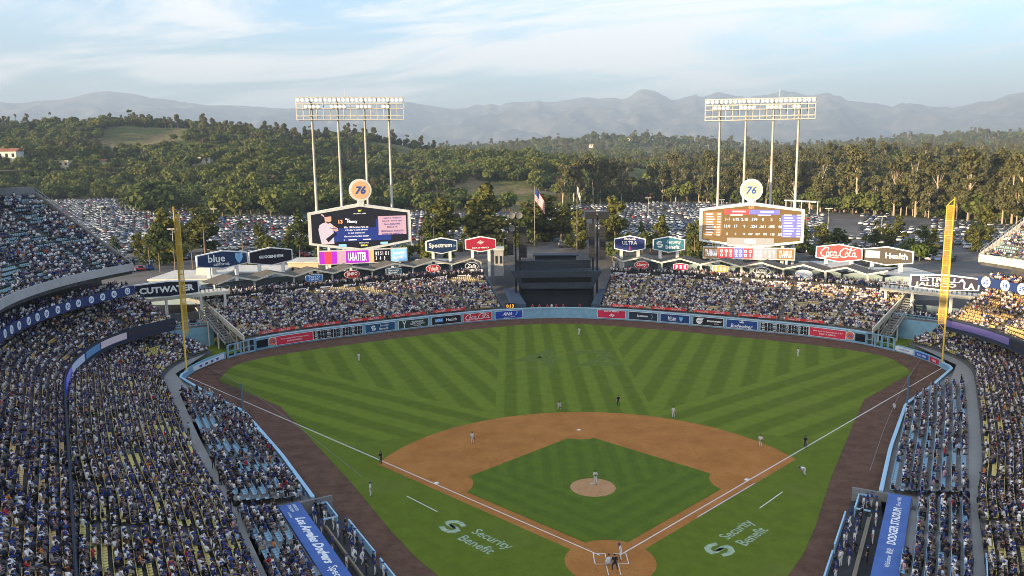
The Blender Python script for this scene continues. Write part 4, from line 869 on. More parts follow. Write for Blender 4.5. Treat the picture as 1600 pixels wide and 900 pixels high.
    # standing crowd on the concourse
    for off in (17.1, 17.8, 18.9, 20.5, 22.):
        k = RNG.random(len(P)) < (.85 if off < 18 else .6); q = (P+N*off)[k]; PEOPLE.append((np.c_[q+RNG.normal(0, .2, q.shape), np.full(len(q), zb+.56)], np.arctan2(N[k, 0], -N[k, 1])+RNG.normal(0, .7, k.sum()), 'stand'))
# hanging signs under the roof peaks
def place(c_, face=(0., 20.)):
    """axes of an upright panel at c_ turned to face a point of the field"""
    d = np.array([face[0]-c_[0], face[1]-c_[1], 0.]); n = d/np.linalg.norm(d); u = np.array([-n[1], n[0], 0]); return u, np.array([0, 0, 1.]), n
BLUEI = mat('number_blue', (.03, .08, .32), .5)
for px, py, w, h, body, col, lab, shp in ((491, 434.5, 25, 11, 'TOYO\nTIRES', (.04, .16, .46), 'bright blue hexagon sign hanging under the left pavilion roof', 'hex'), (550, 428.5, 23, 11, 'JINRO', (.30, .015, .02), 'dark maroon oval sign hanging under the left pavilion roof', 'oval'),
      (615, 424, 23, 11, 'Security\nBenefit', (.03, .09, .15), 'small dark teal hexagon sign under the left pavilion roof', 'hex'), (677, 419.5, 22, 11, 'Yakult', (.42, .02, .03), 'plain red oval sign hanging under the left pavilion roof', 'oval'), (737, 415.5, 20, 10, 'Zelis', (.01, .015, .03), 'black oval script sign hanging under the left pavilion roof', 'oval'),
      (1002.5, 414, 21, 11, 'Chery', (.60, .04, .04), 'bright red oval sign with white script under the right pavilion roof', 'oval'), (1063.5, 417, 21, 10, '- - -', (.55, .02, .08), 'crimson hexagon sign hanging under the right pavilion roof', 'hex'),
      (1125.5, 420, 22, 11, '- - -', (.45, .29, .06), 'gold hexagon sign hanging under the right pavilion roof', 'hex'), (1190, 423.5, 24, 11, 'STARLUX\nAIRLINES', (.02, .02, .018), 'black oval two-line sign under the right pavilion roof', 'oval'), (1256, 428, 23, 11, '- - -', (.45, .62, .66), 'pale aqua oval sign hanging under the right pavilion roof', 'oval')):
    sgn = -1 if px < 860 else 1; P, N, root = PAV[sgn]; Q = P+N*18.2; qx = proj(np.c_[Q, np.full(len(Q), 11.5)])[0]; i = int(np.argmin(np.abs(qx-px))); c_ = PY(px, py, Q[i, 1]); D_ = np.linalg.norm(c_-CAMP); W_, H_ = w*D_/FPX, h*D_/FPX
    u, v, n = place(c_); t = thing('hanging_sign', lab, 'sign', c_-v*H_/2)
    poly = circ(W_/2, 24, 0, 0, H_/2) if shp == 'oval' else [(-W_/2, -H_*.36), (0, -H_/2), (W_/2, -H_*.36), (W_/2, H_*.36), (0, H_/2), (-W_/2, H_*.36)]
    mb = MB(); mb.prism([(a*1.07, b_*1.12) for a, b_ in poly], c_-n*.06, u, v, n, .1); mb.build('rim', TXW, t); mb = MB(); mb.prism(poly, c_, u, v, n, .07); mb.build('panel', mat('hang_%d' % px, col, .5, .05, .5), t)
    mb = MB(); put_text(mb, body, c_+n*.09, u, v, W_*.72, H_*.6, .02, .25 if body in ('Chery', 'Zelis') else 0, False); mb.build('lettering', TXW if px != 1256 else mat('pink_print', (.7, .5, .6), .5), t)
    mb = MB()
    for s in (-.3, .3): mb.bar(c_+u*W_*s+v*H_*.42, c_+u*W_*s+v*(H_*.42+.6), .06)
    mb.build('hanger', STEEL, t)
# hexagonal signs on posts behind the pavilions
def hexsign(x0, x1, y0, y1, Y, label, col, draw, zp=8., slope=.2, posts=True, frame=TXW, face=(0., 20.), depth=.7):
    c_ = PY((x0+x1)/2, (y0+y1)/2, Y); D_ = (c_-CAMP)@CF; u, v, n = place(c_, face); W_ = (x1-x0)*D_/FPX/max(.5, abs(u@CR)); H_ = (y1-y0)*D_/FPX
    t = thing('hexagon_sign', label, 'sign', np.array([c_[0], c_[1], zp])); e = .5-slope
    poly = [(-.5, -e), (0, -.5), (.5, -e), (.5, e), (0, .5), (-.5, e)]
    mb = MB(); mb.prism([(a*W_, b_*H_) for a, b_ in poly], c_-n*depth, u, v, n, depth); mb.build('frame', frame, t)
    mb = MB(); mb.prism([(a*(W_-.55), b_*(H_-.55)) for a, b_ in poly], c_, u, v, n, .06); mb.build('panel', mat('hexpanel_%d' % x0, col, .5, .06, .4), t)
    def txt(body, x, y, w, hh, bold=.01, sh=0., m=TXW, keep=True):
        mb = MB(); put_text(mb, body, c_+n*.1+u*x*W_+v*y*H_, u, v, w*W_, hh*H_, bold, sh, keep); mb.build('lettering', m, t)
    def shape(polys, m=TXW, x=0, y=0, s=1., name='emblem'):
        mb = MB()
        for p in polys: mb.flat([(a*s*H_, b_*s*H_) for a, b_ in p], c_+n*.09+u*x*W_+v*y*H_, u, v)
        mb.build(name, m, t)
    def brush(st, x, y, w, hh, m=TXW):
        mb = MB()
        for pts, wd in st: stroke(mb, [((a-.5)*w*W_, (b_-.5)*hh*H_) for a, b_ in pts], c_+n*.1+u*x*W_+v*y*H_, u, v, (wd[5] if hasattr(wd, '__len__') else wd)*hh*H_)
        mb.build('lettering', m, t)
    draw(txt, shape, brush)
    if posts:
        for s in (-.27, .27):
            mb = MB(); q = c_+u*W_*s-n*depth*.5; mb.bar((q[0], q[1], zp), (q[0], q[1], c_[2]-H_*.36), .75); mb.build('post', WHT, t)
    return t
def h_blue(txt, shape, brush): txt('blue', -.12, .09, .46, .40, .015); txt('california', -.03, -.22, .48, .17); shape([SHIELD], mat('shield_blue', (.20, .48, .80), .5), .32, .06, .4); shape([[(-.08, .4), (.08, .4), (.08, -.4), (-.08, -.4)]], TXW, .32, .08, .35)
def h_gug(txt, shape, brush): txt('GUGGENHEIM', 0, 0, .84, .16, .04)
def h_spec(txt, shape, brush): txt('Spectrum', -.04, 0, .74, .36, .03); shape([[(0, .1), (.14, 0), (0, -.1)]], mat('spectrum_line', (.2, .35, .5), .5), .38, -.02, 1.)
def h_boa(txt, shape, brush): shape(BOA, TXW, .0, .12, .22); txt('BANK OF AMERICA', 0, -.22, .55, .10, .02)
def h_ultra(txt, shape, brush): txt('ULTRA', 0, .06, .56, .22, .03); txt('Michelob', 0, .29, .36, .14, .01, .3); shape([[(-.04, .15), (.04, .15), (.04, -.15), (-.04, -.15)]], mat('print_red', (.65, .05, .06), .5), 0, -.25, 1.)
def h_sb(txt, shape, brush): shape([[(sg*a, sg*b_) for a, b_ in [(-1, .05), (-.95, .5), (-.5, .95), (.1, 1.), (.75, .75), (.5, .42), (0, .6), (-.45, .42), (-.5, .2), (.15, .12), (.5, -.08), (.3, -.22), (-.5, -.18)]] for sg in (1, -1)], TXW, -.28, 0, .2); txt('Security', .15, .13, .5, .24); txt('Benefit', .12, -.15, .43, .22)
def h_cc(txt, shape, brush): brush(script_cc(), 0, 0, .78, .56)
def h_ucla(txt, shape, brush): shape([[(-.45, -.24), (.45, -.24), (.45, .24), (-.45, .24)]], mat('ucla_pale', (.30, .46, .62), .5), -.26, .05, .8, 'logo_block'); txt('UCLA', -.26, .05, .26, .22, .02); txt('Health', .19, .03, .42, .3, .02)
def h_cut(txt, shape, brush): txt('CUTWATER', 0, .0, .84, .38, .045, 0, TXW, False)
def h_est(txt, shape, brush): txt('ESTRELLA', -.02, .17, .66, .27, .02, 0, TXW, False); txt('JALISCO', -.12, -.17, .6, .3, .02, 0, TXW, False); txt('LA', .36, -.12, .16, .4, .03)
hexsign(317, 379, 391, 420, 121, 'large navy hexagon sign with a pale blue shield', (.012, .035, .10), h_blue); hexsign(395, 452, 386, 415, 127, 'near-black hexagon sign with one line of white capitals', (.014, .010, .022), h_gug)
hexsign(666, 714, 371, 397, 141, 'navy hexagon sign with one white word beside the crimson flag sign', (.012, .035, .095), h_spec); hexsign(727, 775, 369, 394, 142, 'crimson hexagon sign with a striped flag emblem on two posts', (.36, .02, .045), h_boa)
hexsign(960, 1008, 368, 394, 142, 'dark blue hexagon sign with a small red bar under white capitals', (.018, .03, .14), h_ultra); hexsign(1021, 1069, 369, 395, 141, 'teal hexagon sign with a white ring emblem on two posts', (.03, .14, .20), h_sb)
hexsign(1282, 1339, 381, 410, 128, 'bright red hexagon sign with flowing white script beside the scoreboard', (.55, .03, .035), h_cc); hexsign(1355, 1415, 385, 415, 122, 'brown-black hexagon sign with a pale blue block', (.03, .022, .014), h_ucla)
hexsign(220, 302, 438.5, 465, 93, 'wide dark sign with bold white capitals on the bridge by the left foul pole', (.010, .014, .035), h_cut, zp=11.6, slope=.12, posts=False, face=(-30., 0.)); hexsign(1434, 1516, 428.5, 455, 86, 'wide sunlit sign with two lines of capitals by the right foul pole', (.025, .022, .05), h_est, zp=11, slope=.14, posts=False, face=(20., -10.))
# bridges that carry the two wide signs, with blue bullpen walls, turf and stairs below
for s, nm in ((-1, 'left'), (1, 'right')):
    A_, B_ = (np.array([-92., 90]), np.array([-73.5, 103.])) if s < 0 else (np.array([90., 83.]), np.array([73.5, 103.]))
    if s > 0: A_ = np.array([91., 86.])
    z = 10.9 if s < 0 else 9.9; t = thing('bridge', f'concrete walkway bridge with people under it by the {nm} bullpen', 'bridge', (*((A_+B_)/2), 0.))
    d = np.array([*(B_-A_), 0]); L_ = np.linalg.norm(d); d /= L_; n = np.array([d[1], -d[0], 0])*(1 if s < 0 else -1)
    c_ = np.array([*((A_+B_)/2), z]); mb = MB(); mb.obox(c_-n*2.5, d*L_/2, n*2.6, (0, 0, .35)); mb.build('deck', CREAM, t)
    mb = MB()
    for k in np.linspace(-.5, .5, 14): mb.bar(c_+d*L_*k+[0, 0, .35], c_+d*L_*k+[0, 0, 1.5], .07)
    mb.bar(c_-d*L_/2+[0, 0, 1.5], c_+d*L_/2+[0, 0, 1.5], .09); mb.bar(c_-d*L_/2+[0, 0, .95], c_+d*L_/2+[0, 0, .95], .04); mb.build('railing', STEEL, t)
    for k in (-.42, -.1, .22, .45): mb = MB(); q = c_+d*L_*k; mb.bar((q[0], q[1], -.3), (q[0], q[1], z-.3), .45); mb.build('column', WHT, t)
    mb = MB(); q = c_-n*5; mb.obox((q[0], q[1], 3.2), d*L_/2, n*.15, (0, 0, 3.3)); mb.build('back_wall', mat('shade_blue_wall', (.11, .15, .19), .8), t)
    mb = MB(); q = c_+n*3.2-d*3; mb.obox((q[0], q[1], 2.1), d*(L_/2-2), n*.2, (0, 0, 2.2)); mb.build('bullpen_wall', LBLUE, t)
    mb = MB(); q = c_+n*1.2; mb.obox((q[0], q[1], 4.2), d*(L_/2), n*2.0, (0, 0, .15)); mb.build('standing_deck', CONC, t)
    mb = MB()
    for zz in (4.9, 5.4): mb.bar(c_*[1, 1, 0]+n*3.3-d*L_/2+[0, 0, zz], c_*[1, 1, 0]+n*3.3+d*L_/2+[0, 0, zz], .07, .2)
    mb.build('deck_rail', LBLUE, t)
    # stairs down from the pavilion concourse
    P, N, root = PAV[s]; e = P[0] if s < 0 else P[-1]; ne = N[0] if s < 0 else N[-1]; te = (P[0]-P[1]) if s < 0 else (P[-1]-P[-2]); te = te/np.linalg.norm(te)
    st = thing('staircase', f'cream railed staircase at the outer end of the {nm} pavilion', 'stairs', (*(e+te*2), 0.)); mb = MB()
    for k in range(16): q = e+ne*(15-k*.75)+te*1.6; mb.obox((*q, 8-k*.42), (*(ne*.4), 0), (*(te*1.2), 0), (0, 0, .12))
    mb.build('tread', CONC, st); mb = MB()
    for w_ in (.5, 2.8): a_, b2 = e+ne*15+te*w_, e+ne*3+te*w_; mb.bar((*a_, 9.1), (*b2, 2.6), .12); mb.bar((*a_, 8.0), (*b2, 1.5), .14, .4)
    mb.build('handrail', mat('stair_concrete', (.33, .31, .27), .8, .1, .5), st)
    for k in (1.5, 5, 9, 13):
        for w_ in (.5, 2.8): mb = MB(); q = e+ne*(15-k)+te*w_; mb.bar((*q, 0), (*q, 8-k*.5), .25); mb.build('stair_post', WHT, st)
    # turf and clay of the bullpen
    bp = struct(bpy.data.objects.new('bullpen_floor', None)); COL.objects.link(bp); sx = -1 if s < 0 else 1
    ngon('turf', [(sx*67.5, 91.5), (sx*72.5, 84), (sx*76, 84), (sx*86, 97), (sx*80, 106)], .0, GRASSM, bp); ngon('clay_patch', [(sx*76, 97), (sx*82.5, 92.5), (sx*86, 97), (sx*79.5, 103.5)], .012, CLAY, bp)
    ii = np.linspace(-.45, .45, 46); q = c_[None]+d[None]*L_*ii[:, None]+n[None]*(1.2+RNG.normal(0, .8, 46))[:, None]; q[:, 2] = 4.35; PEOPLE.append((q, np.full(46, math.atan2(-n[0], n[1]))+RNG.normal(0, .6, 46), 'stand'))
    q = c_[None]+d[None]*L_*ii[::2, None]-n[None]*1.; q[:, 2] = z+.35; PEOPLE.append((q, np.full(23, math.atan2(-n[0], n[1]))+RNG.normal(0, .9, 23), 'stand'))
# ---------------------------------------------------------------- scoreboards
def scoreboard(X0, X1, yt, yb, apex, nadir, Y, label, face, frame, bg):
    c_ = PY((X0+X1)/2, (apex+nadir)/2, Y); D_ = (c_-CAMP)@CF; u, v, n = place(c_, face); W_ = (X1-X0)*D_/FPX/abs(u@CR); H_ = (nadir-apex)*D_/FPX; ey = ((yb-yt)*D_/FPX)/2
    t = thing('scoreboard', label, 'scoreboard', (c_[0], c_[1], 8.)); W2, H2 = W_/2, H_/2
    def hexp(k): return [(-W2+k, -ey+k*.6), (0, -H2+k*1.05), (W2-k, -ey+k*.6), (W2-k, ey-k*.6), (0, H2-k*1.05), (-W2+k, ey-k*.6)]
    mb = MB(); mb.prism(hexp(0), c_-n*2.2, u, v, n, 2.2); mb.build('frame', frame, t)
    mb = MB(); mb.prism(hexp(.85), c_, u, v, n, .08); sm = mb.build('screen', bg, t)
    def rect(x, y, w, h, m, name='screen_panel', lift=.12):
        mb = MB(); mb.flat([(-w/2, -h/2), (w/2, -h/2), (w/2, h/2), (-w/2, h/2)], c_+u*x*W2+v*y*H2+n*lift, u, v); return mb.build(name, m, sm)
    def txt(body, x, y, w, h, m=None, bold=.015, keep=True, sh=0.):
        mb = MB(); put_text(mb, body, c_+u*x*W2+v*y*H2+n*.18, u, v, w*W2, h*H2, bold, sh, keep); mb.build('screen_text', m or SCRW, sm)
    def poly(p, m, x=0, y=0, lift=.14, name='screen_picture'):
        mb = MB(); mb.flat([(a*H2*.8, b_*H2*.8) for a, b_ in p], c_+u*x*W2+v*y*H2+n*lift, u, v); mb.build(name, m, sm)
    for k in (-.62, -.2, .2, .62):
        q = c_+u*W2*k-n*1.2; mb = MB(); mb.bar((q[0], q[1], 8.), (q[0], q[1], c_[2]-ey*.7), .7); mb.build('post', WHT, t)
    return t, c_, u, v, n, W2, H2, rect, txt, poly
SCRW = screen('screen_white', (.6, .6, .64), 0.14); SCRK = screen('screen_black', (.012, .012, .02), 0.05); SCRB = screen('screen_blue', (.015, .03, .16), 0.12); SCRP = screen('screen_lilac', (.42, .27, .33), 0.12); SCRO = screen('screen_orange', (.85, .35, .15), 0.14); SCRT = screen('screen_text_navy', (.06, .05, .22), 0.06); SCRS = screen('screen_skin', (.50, .30, .22), 0.09); SCRJ = screen('screen_jersey', (.42, .37, .43), 0.12)
SCRY = screen('screen_yellow', (.85, .75, .12), 0.14); SCRM = screen('screen_magenta', (.30, .02, .42), 0.14); SCRR = screen('screen_red', (.8, .05, .06), 0.14); SCRG = screen('screen_grey', (.25, .25, .26), 0.08); SCRBR = screen('screen_brown', (.12, .075, .03), 0.10); SCRI = screen('screen_indigo', (.12, .12, .42), 0.12); SCRL = screen('screen_light_blue', (.22, .45, .75), 0.12); SCRBK = screen('screen_bronze', (.22, .12, .045), 0.10)
FRW = mat('board_frame_white', (.62, .63, .60), .5, .08, .5)
tL, cL, u, v, n, W2, H2, rect, txt, poly = scoreboard(487, 639, 331, 380, 318, 393, 146, 'left hexagonal video board showing a batter portrait under a round numbered sign', (-12, 0), FRW, SCRK)
rect(.02, -.05, 1.25, 1.0, SCRB, lift=.10) if False else rect(-.02, -.28, W2*1.25, H2*.55, SCRB, lift=.1)
rect(.63, .06, W2*.56, H2*.78, SCRP); rect(.33, .03, W2*.05, H2*.6, SCRB, lift=.14)
for k, s_ in enumerate(('Height 6-0   Weight 215', 'Bats: Left   Throws: Right', 'Born: 8/25/1990', 'Midland, TX', 'MLB Debut: 4/25/2015', 'BANK OF AMERICA')): txt(s_, .63, .36-.125*k-(.04 if k > 3 else 0), .46, .075, SCRT, .02)
txt('13', -.38, .27, .16, .16, SCRO, .03); txt('Max', -.245, .37, .09, .07); txt('Muncy', -.15, .25, .30, .15, None, .03)
for k, s_ in enumerate(('His 190 home runs as', 'a Dodger is ninth all-time', 'in club history and', 'the current active leader')): txt(s_, -.08, .03-.125*k, .48, .085, None, .02)
txt('X', -.32, -.50, .05, .06); rect(-.16, -.50, W2*.16, H2*.04, SCRW, 'screen_text', .18); rect(.12, -.50, W2*.16, H2*.04, SCRW, 'screen_text', .18); txt('70°', 0., .70, .12, .09, SCRY, .01); txt('SATURDAY, APRIL', 0, .58, .38, .055); txt('50/50 RAFFLE', .06, -.64, .34, .05); txt('$38,240', .06, -.75, .20, .075, SCRY, .03)
rect(-.36, -.72, W2*.15, H2*.10, SCRL); rect(.46, -.68, W2*.15, H2*.10, SCRL)
poly([(-.42, -.72), (-.5, -.3), (-.55, .05), (-.48, .28), (-.3, .38), (-.1, .42), (.08, .36), (.22, .22), (.28, .1), (.2, 0), (.22, -.72)], SCRJ, -.60, -.07, .12); poly([(-.2, .4), (-.22, .6), (-.2, .74), (0, .78), (.12, .7), (.12, .5), (.05, .36), (-.1, .34)], SCRS, -.60, -.07, .14); poly([(-.24, .68), (-.2, .88), (-.02, .95), (.12, .86), (.14, .72)], SCRK, -.60, -.07, .15)
poly([(-.2, .46), (-.06, .34), (.06, .37), (.1, .46), (.0, .42), (-.1, .44)], screen('screen_beard', (.05, .03, .02), 0.05), -.60, -.07, .15); poly([(.18, .25), (.42, .1), (.45, -.05), (.3, -.08), (.15, .05)], SCRS, -.60, -.07, .15); poly([(-.2, -.45), (.28, -.1), (.36, -.22), (-.08, -.62)], SCRK, -.60, -.07, .16); poly([(-.5, .78), (-.46, .84), (-.12, .55), (-.16, .48)], screen('screen_bat', (.45, .28, .28), 0.09), -.56, -.05, .145); txt('Dodgers', -.52, .0, .2, .08, BLUEI, .02, True, .3)
tR, cR_, u, v, n, W2, H2, rect, txt, poly = scoreboard(1098, 1248, 328, 379, 316, 389, 146, 'right hexagonal score board listing line-ups and statistics in full sunlight', (12, 0), FRW, SCRBR)
rect(-.74, .08, W2*.36, H2*1.0, SCRBK, lift=.1); rect(.76, .0, W2*.36, H2*.95, SCRI, lift=.1); rect(-.28, .58, W2*.46, H2*.2, SCRR); rect(.25, .58, W2*.58, H2*.2, SCRI); rect(0, -.68, W2*.9, H2*.3, SCRG, lift=.1); txt('6:38', 0, .78, .2, .1, SCRO, .01)
rect(-.24, .60, W2*.26, H2*.06, SCRW, 'screen_text', .18); rect(.30, .60, W2*.26, H2*.06, SCRW, 'screen_text', .18); rect(-.28, .45, W2*.24, H2*.04, SCRW, 'screen_text', .18); rect(.25, .45, W2*.24, H2*.04, SCRW, 'screen_text', .18)
for k, s_ in enumerate(('1-1', '6.92', '2.15')): txt(s_, -.45+.165*k, .27, .13, .12, None, .02)
for k, s_ in enumerate(('.174', '0', '2', '2')): txt(s_, .06+.165*k, .27, .13, .12, None, .02)
for k, s_ in enumerate(('13.0', '17', '9')): txt(s_, -.45+.165*k, -.03, .13, .12, None, .02)
for k, s_ in enumerate(('.224', '.361', '.485', '46')): txt(s_, .06+.165*k, -.03, .13, .12, None, .02)
for k, s_ in enumerate(('5', '0', '12')): txt(s_, -.45+.165*k, -.36, .10, .09, None, .02)
for k, s_ in enumerate(('447', '257', '195', '128', '258')): txt(s_, .0+.14*k, -.36, .10, .09, None, .02)
for k in range(9):
    y = .48-.112*k; w_ = (.15, .17, .20, .16, .18, .22, .19, .16, .14)[k]; rect(.62+w_/2, y-.02, W2*w_, H2*.045, SCRW, 'screen_text', .18); rect(.90, y-.02, W2*.07, H2*.045, SCRW, 'screen_text', .18); rect(-.87+w_/2*.9, y, W2*w_*.9, H2*.045, SCRW, 'screen_text', .18); rect(-.62, y, W2*.07, H2*.045, SCRW, 'screen_text', .18)
poly([(-.3, -.08), (0, -.14), (.3, -.08), (.3, .08), (0, .14), (-.3, .08)], SCRW, 0, -.68, .15); txt('DODGER STADIUM', 0, -.68, .2, .07, BLUEI)
# 76 discs on top and the strip boards below
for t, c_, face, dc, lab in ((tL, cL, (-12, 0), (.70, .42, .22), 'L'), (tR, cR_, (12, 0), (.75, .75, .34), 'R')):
    u, v, n = place(c_, face); top_ = PY(563 if lab == 'L' else 1174, 297, 146); r = 3.05
    s76 = thing('round_sign', 'orange numbered disc standing on top of the left video board' if lab == 'L' else 'yellow sunlit numbered disc standing on top of the right score board', 'sign', top_-v*(r+.8))
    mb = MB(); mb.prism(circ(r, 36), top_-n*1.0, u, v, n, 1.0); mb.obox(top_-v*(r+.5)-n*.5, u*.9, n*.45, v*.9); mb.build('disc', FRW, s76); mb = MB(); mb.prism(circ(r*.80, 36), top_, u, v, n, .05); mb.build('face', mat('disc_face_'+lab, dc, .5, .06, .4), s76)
    mb = MB(); put_text(mb, '76', top_+n*.12, u, v, r*1.05, r*.72, .03, .25); mb.build('lettering', BLUEI, s76)
def strip_board(x0, x1, y0, y1, Y, face, parts, label):
    c_ = PY((x0+x1)/2, (y0+y1)/2, Y); D_ = (c_-CAMP)@CF; u, v, n = place(c_, face); W_ = (x1-x0)*D_/FPX/abs(u@CR); H_ = (y1-y0)*D_/FPX
    t = thing('strip_board', label, 'screen', (c_[0], c_[1], 8.)); mb = MB(); mb.obox(c_-n*.5, u*(W_/2+.25), n*.45, v*(H_/2+.25)); mb.build('frame', FRW, t)
    for a, b_, m, body in parts:
        mb = MB(); mb.flat([(a*W_-W_/2, -H_/2), (b_*W_-W_/2, -H_/2), (b_*W_-W_/2, H_/2), (a*W_-W_/2, H_/2)], c_+n*.02, u, v); p = mb.build('screen', m, t)
        if body: mb = MB(); put_text(mb, body, c_+n*.06+u*((a+b_)/2*W_-W_/2), u, v, (b_-a)*W_*.8, H_*.72, .03, 0, False); mb.build('screen_text', SCRW if m not in (SCRW,) else SCRT, p)
    for k in (-.42, -.15, .15, .42): q = c_+u*W_*k-n*.6; mb = MB(); mb.bar((q[0], q[1], 8.), (q[0], q[1], c_[2]-H_/2), .5); mb.build('post', WHT, t)
strip_board(503, 633, 391, 410, 144, (-12, 0), [(0, .06, SCRM, ''), (.06, .14, SCRR, ''), (.14, .2, SCRM, ''), (.2, .30, SCRP, ''), (.30, .56, SCRM, 'U-BATTER'), (.56, .62, SCRO, ''), (.62, .81, SCRK, 'B 2  S 1  O 1\n3    4    0'), (.82, 1., SCRL, 'Security\nBenefit')], 'magenta and white strip screen below the left video board')
strip_board(1104, 1234, 388, 404, 144, (12, 0), [(0, .17, SCRBK, 'YAAMAVA'), (.17, .34, SCRR, '0 0 0\n0 1 0'), (.345, .44, SCRI, '0 0\n2 0'), (.445, .55, SCRR, '0 0\n0 1'), (.555, .66, SCRP, '0 0\n3 0'), (.665, .81, SCRG, '3 5 0\n1 4 1'), (.815, 1., SCRBK, 'YAAMAVA')], 'red and blue line-score strip screen below the right score board')
# ---------------------------------------------------------------- light towers
LAMP = mat('lamp_glass', (.9, .92, .95), .2, emit=.10); LSTEEL = mat('tower_steel', (.46, .45, .41), .5, .1, .5)
for (xs, ytop, ybot, xl, xr, yl), face, lab in ((((488, 531, 571.5, 612), 152, 187, 464, 629, 9), (-12, 0), 'four-legged floodlight tower behind the left video board'), (((1122, 1162, 1205, 1247), 154, 187, 1105, 1271, -2), (12, 0), 'four-legged floodlight tower behind the right score board')):
    Y = 150; tl = PY(xl, ytop, Y); tr_ = PY(xr, ytop+yl*0, Y); zt, zbm = (tl[2]+tr_[2])/2, PY((xl+xr)/2, ybot, Y)[2]; c_ = np.array([(tl[0]+tr_[0])/2, Y, 0]); W_ = tr_[0]-tl[0]
    t = thing('light_tower', lab, 'floodlight', (c_[0], Y, 8.)); u, v, n = place(c_, (c_[0]*.55, 0)); nlev = 5; H_ = zt-zbm
    L3 = lambda a, z, d=0: c_+u*a*W_/2+v*(zbm+H_*z)+n*d
    mb = MB()
    for z in (0, .18, .5, .72, 1.):
        for d in (0, -1.6): mb.bar(L3(-1, z, d), L3(1, z, d), .24)
    for a in np.linspace(-1, 1, 17):
        for d in (0, -1.6): mb.bar(L3(a, 0, d), L3(a, 1, d), .15)
        for z in (0, .5, 1.): mb.bar(L3(a, z, 0), L3(a, z, -1.6), .09)
    mb.build('lamp_truss', LSTEEL, t)
    mb = MB(); mb.obox(L3(0, .5, -.8), u*W_/2, n*.8, v*.04); mb.obox(L3(0, .0, -.8), u*W_/2, n*.8, v*.04); mb.build('catwalk', mat('catwalk_grey', (.16, .16, .15), .7), t)
    for a in (-.72, -.24, .26, .72):
        mb = MB(); q = c_+u*a*W_/2-n*.8; mb.tube([(q[0], q[1], 6.), (q[0], q[1], zbm+H_)], [.42, .28], 10); mb.build('leg', LSTEEL, t, True)
    for z, cnt in ((.90, 24), (.60, 14)):
        for k in range(cnt):
            a = -1+2*(k+.5)/cnt
            if z < .8: a = (-.82, -.34, .14, .62)[k//4 if k < 16 else 3]+(k % 4)*.075 if k < 14 else .84
            q = L3(a, z, .12); mb = MB(); dn = (n*.93-v*.37); dn /= np.linalg.norm(dn); uu = u; vv_ = np.cross(uu, dn); vv_ = vv_ if vv_[2] > 0 else -vv_
            mb.cur = 0; mb.prism(circ(.55, 12), q, uu, vv_, dn, .35); mb.cur = 1; mb.flat(circ(.46, 12), q+dn*.37, uu, vv_); mb.build('lamp', [LSTEEL, LAMP], t)
    mb = MB(); q = L3(-.1 if lab.endswith('board') and c_[0] < 0 else .35, 1, -.8); mb.bar(q, q+v*2.6, .08); mb.build('antenna', LSTEEL, t)
# ---------------------------------------------------------------- batter's eye building, speaker stacks, flags
be = thing('batters_eye', 'dark slate building at centre field with a slit window, railed roof deck and shed', 'building', (1.5, 129, 0))
y0, y1 = 128., 137.
a, b_, c_, d = PY(798, 424, y0), PY(941, 424, y0), PY(925, 451, y0), PY(815, 451, y0)
mb = MB(); mb.prism([(p[0], p[2]) for p in (d, c_, b_, a)], (0, y0, 0), (1, 0, 0), (0, 0, 1), (0, 1, 0), y1-y0); mb.build('upper_wall', DKN, be)
w0, w1 = PY(815, 434, y0), PY(924, 440.5, y0); mb = MB(); mb.box(w0[0], w1[0], y0-.06, y0+.2, w1[2], w0[2]); mb.build('slit_window', mat('slit_dark', (.006, .007, .008), .3), be)
mb = MB(); mb.box(d[0]-.6, c_[0]+.6, y0+2.5, y0+5, .0, d[2]); mb.build('lower_wall', mat('slate_lower', (.022, .027, .034), .8), be)
mb = MB()
for k in range(5): x = d[0]+(c_[0]-d[0])*k/4; mb.bar((x, y0+.1, d[2]), (x, y0+2.4, d[2]-2.2), .09)
mb.bar((d[0], y0+.8, d[2]-1.), (c_[0], y0+.8, d[2]-1.), .08); mb.build('lower_frame', DKN, be)
mb = MB(); mb.box(d[0]-.6, c_[0]+.6, 123.9, y0+2.5, 1.2, 1.3); mb.build('lower_floor', mat('olive_floor', (.05, .06, .045), .9, .2, 1), be)
for xs, nm in (((787, 803.5, 823, 808), 'left'), ((957, 940.5, 921, 936), 'right')):
    p = [PY(xs[0], 451, 131.5), PY(xs[1], 451, 131.5), PY(xs[2], 476, 125.2), PY(xs[3], 476, 125.2)]
    if nm == 'left': p = [PY(787, 451, 131.5), PY(807, 451, 131.5), PY(822, 475, 125.2), PY(797, 477, 125.2)]
    else: p = [PY(936, 451, 131.5), PY(960, 451, 131.5), PY(949, 477, 125.2), PY(924, 475, 125.2)]
    mb = MB(); q = [np.array(k)-[0, 0, .3] for k in p]; mb.add(p+q, [(0, 1, 2, 3), (7, 6, 5, 4), (0, 4, 5, 1), (1, 5, 6, 2), (2, 6, 7, 3), (3, 7, 4, 0)]); mb.build('sloping_cover', DKB, be)
    x = (p[2][0]+p[3][0])/2; mb = MB(); mb.box(min(p[2][0], p[3][0]), max(p[2][0], p[3][0]), 125.0, 125.4, 0., p[2][2]); mb.build('cover_base', DKB, be)
    cx_ = PY(797 if nm == 'left' else 948, 478, 124.8); ck = thing('pitch_clock', f'small black pitch clock with orange digits on the {nm} of centre field', 'clock', cx_-np.array([0, 0, .8])); mb = MB(); mb.obox(cx_, (1.2, 0, 0), (0, .1, 0), (0, 0, .7)); mb.build('case', BLACK, ck); mb = MB(); put_text(mb, '0:13', cx_-np.array([0, .15, 0]), (1, 0, 0), (0, 0, 1), 1.9, .95, .03); mb.build('digits', screen('clock_orange', (1., .42, .06), 0.18), ck)
top_z = a[2]; mb = MB()
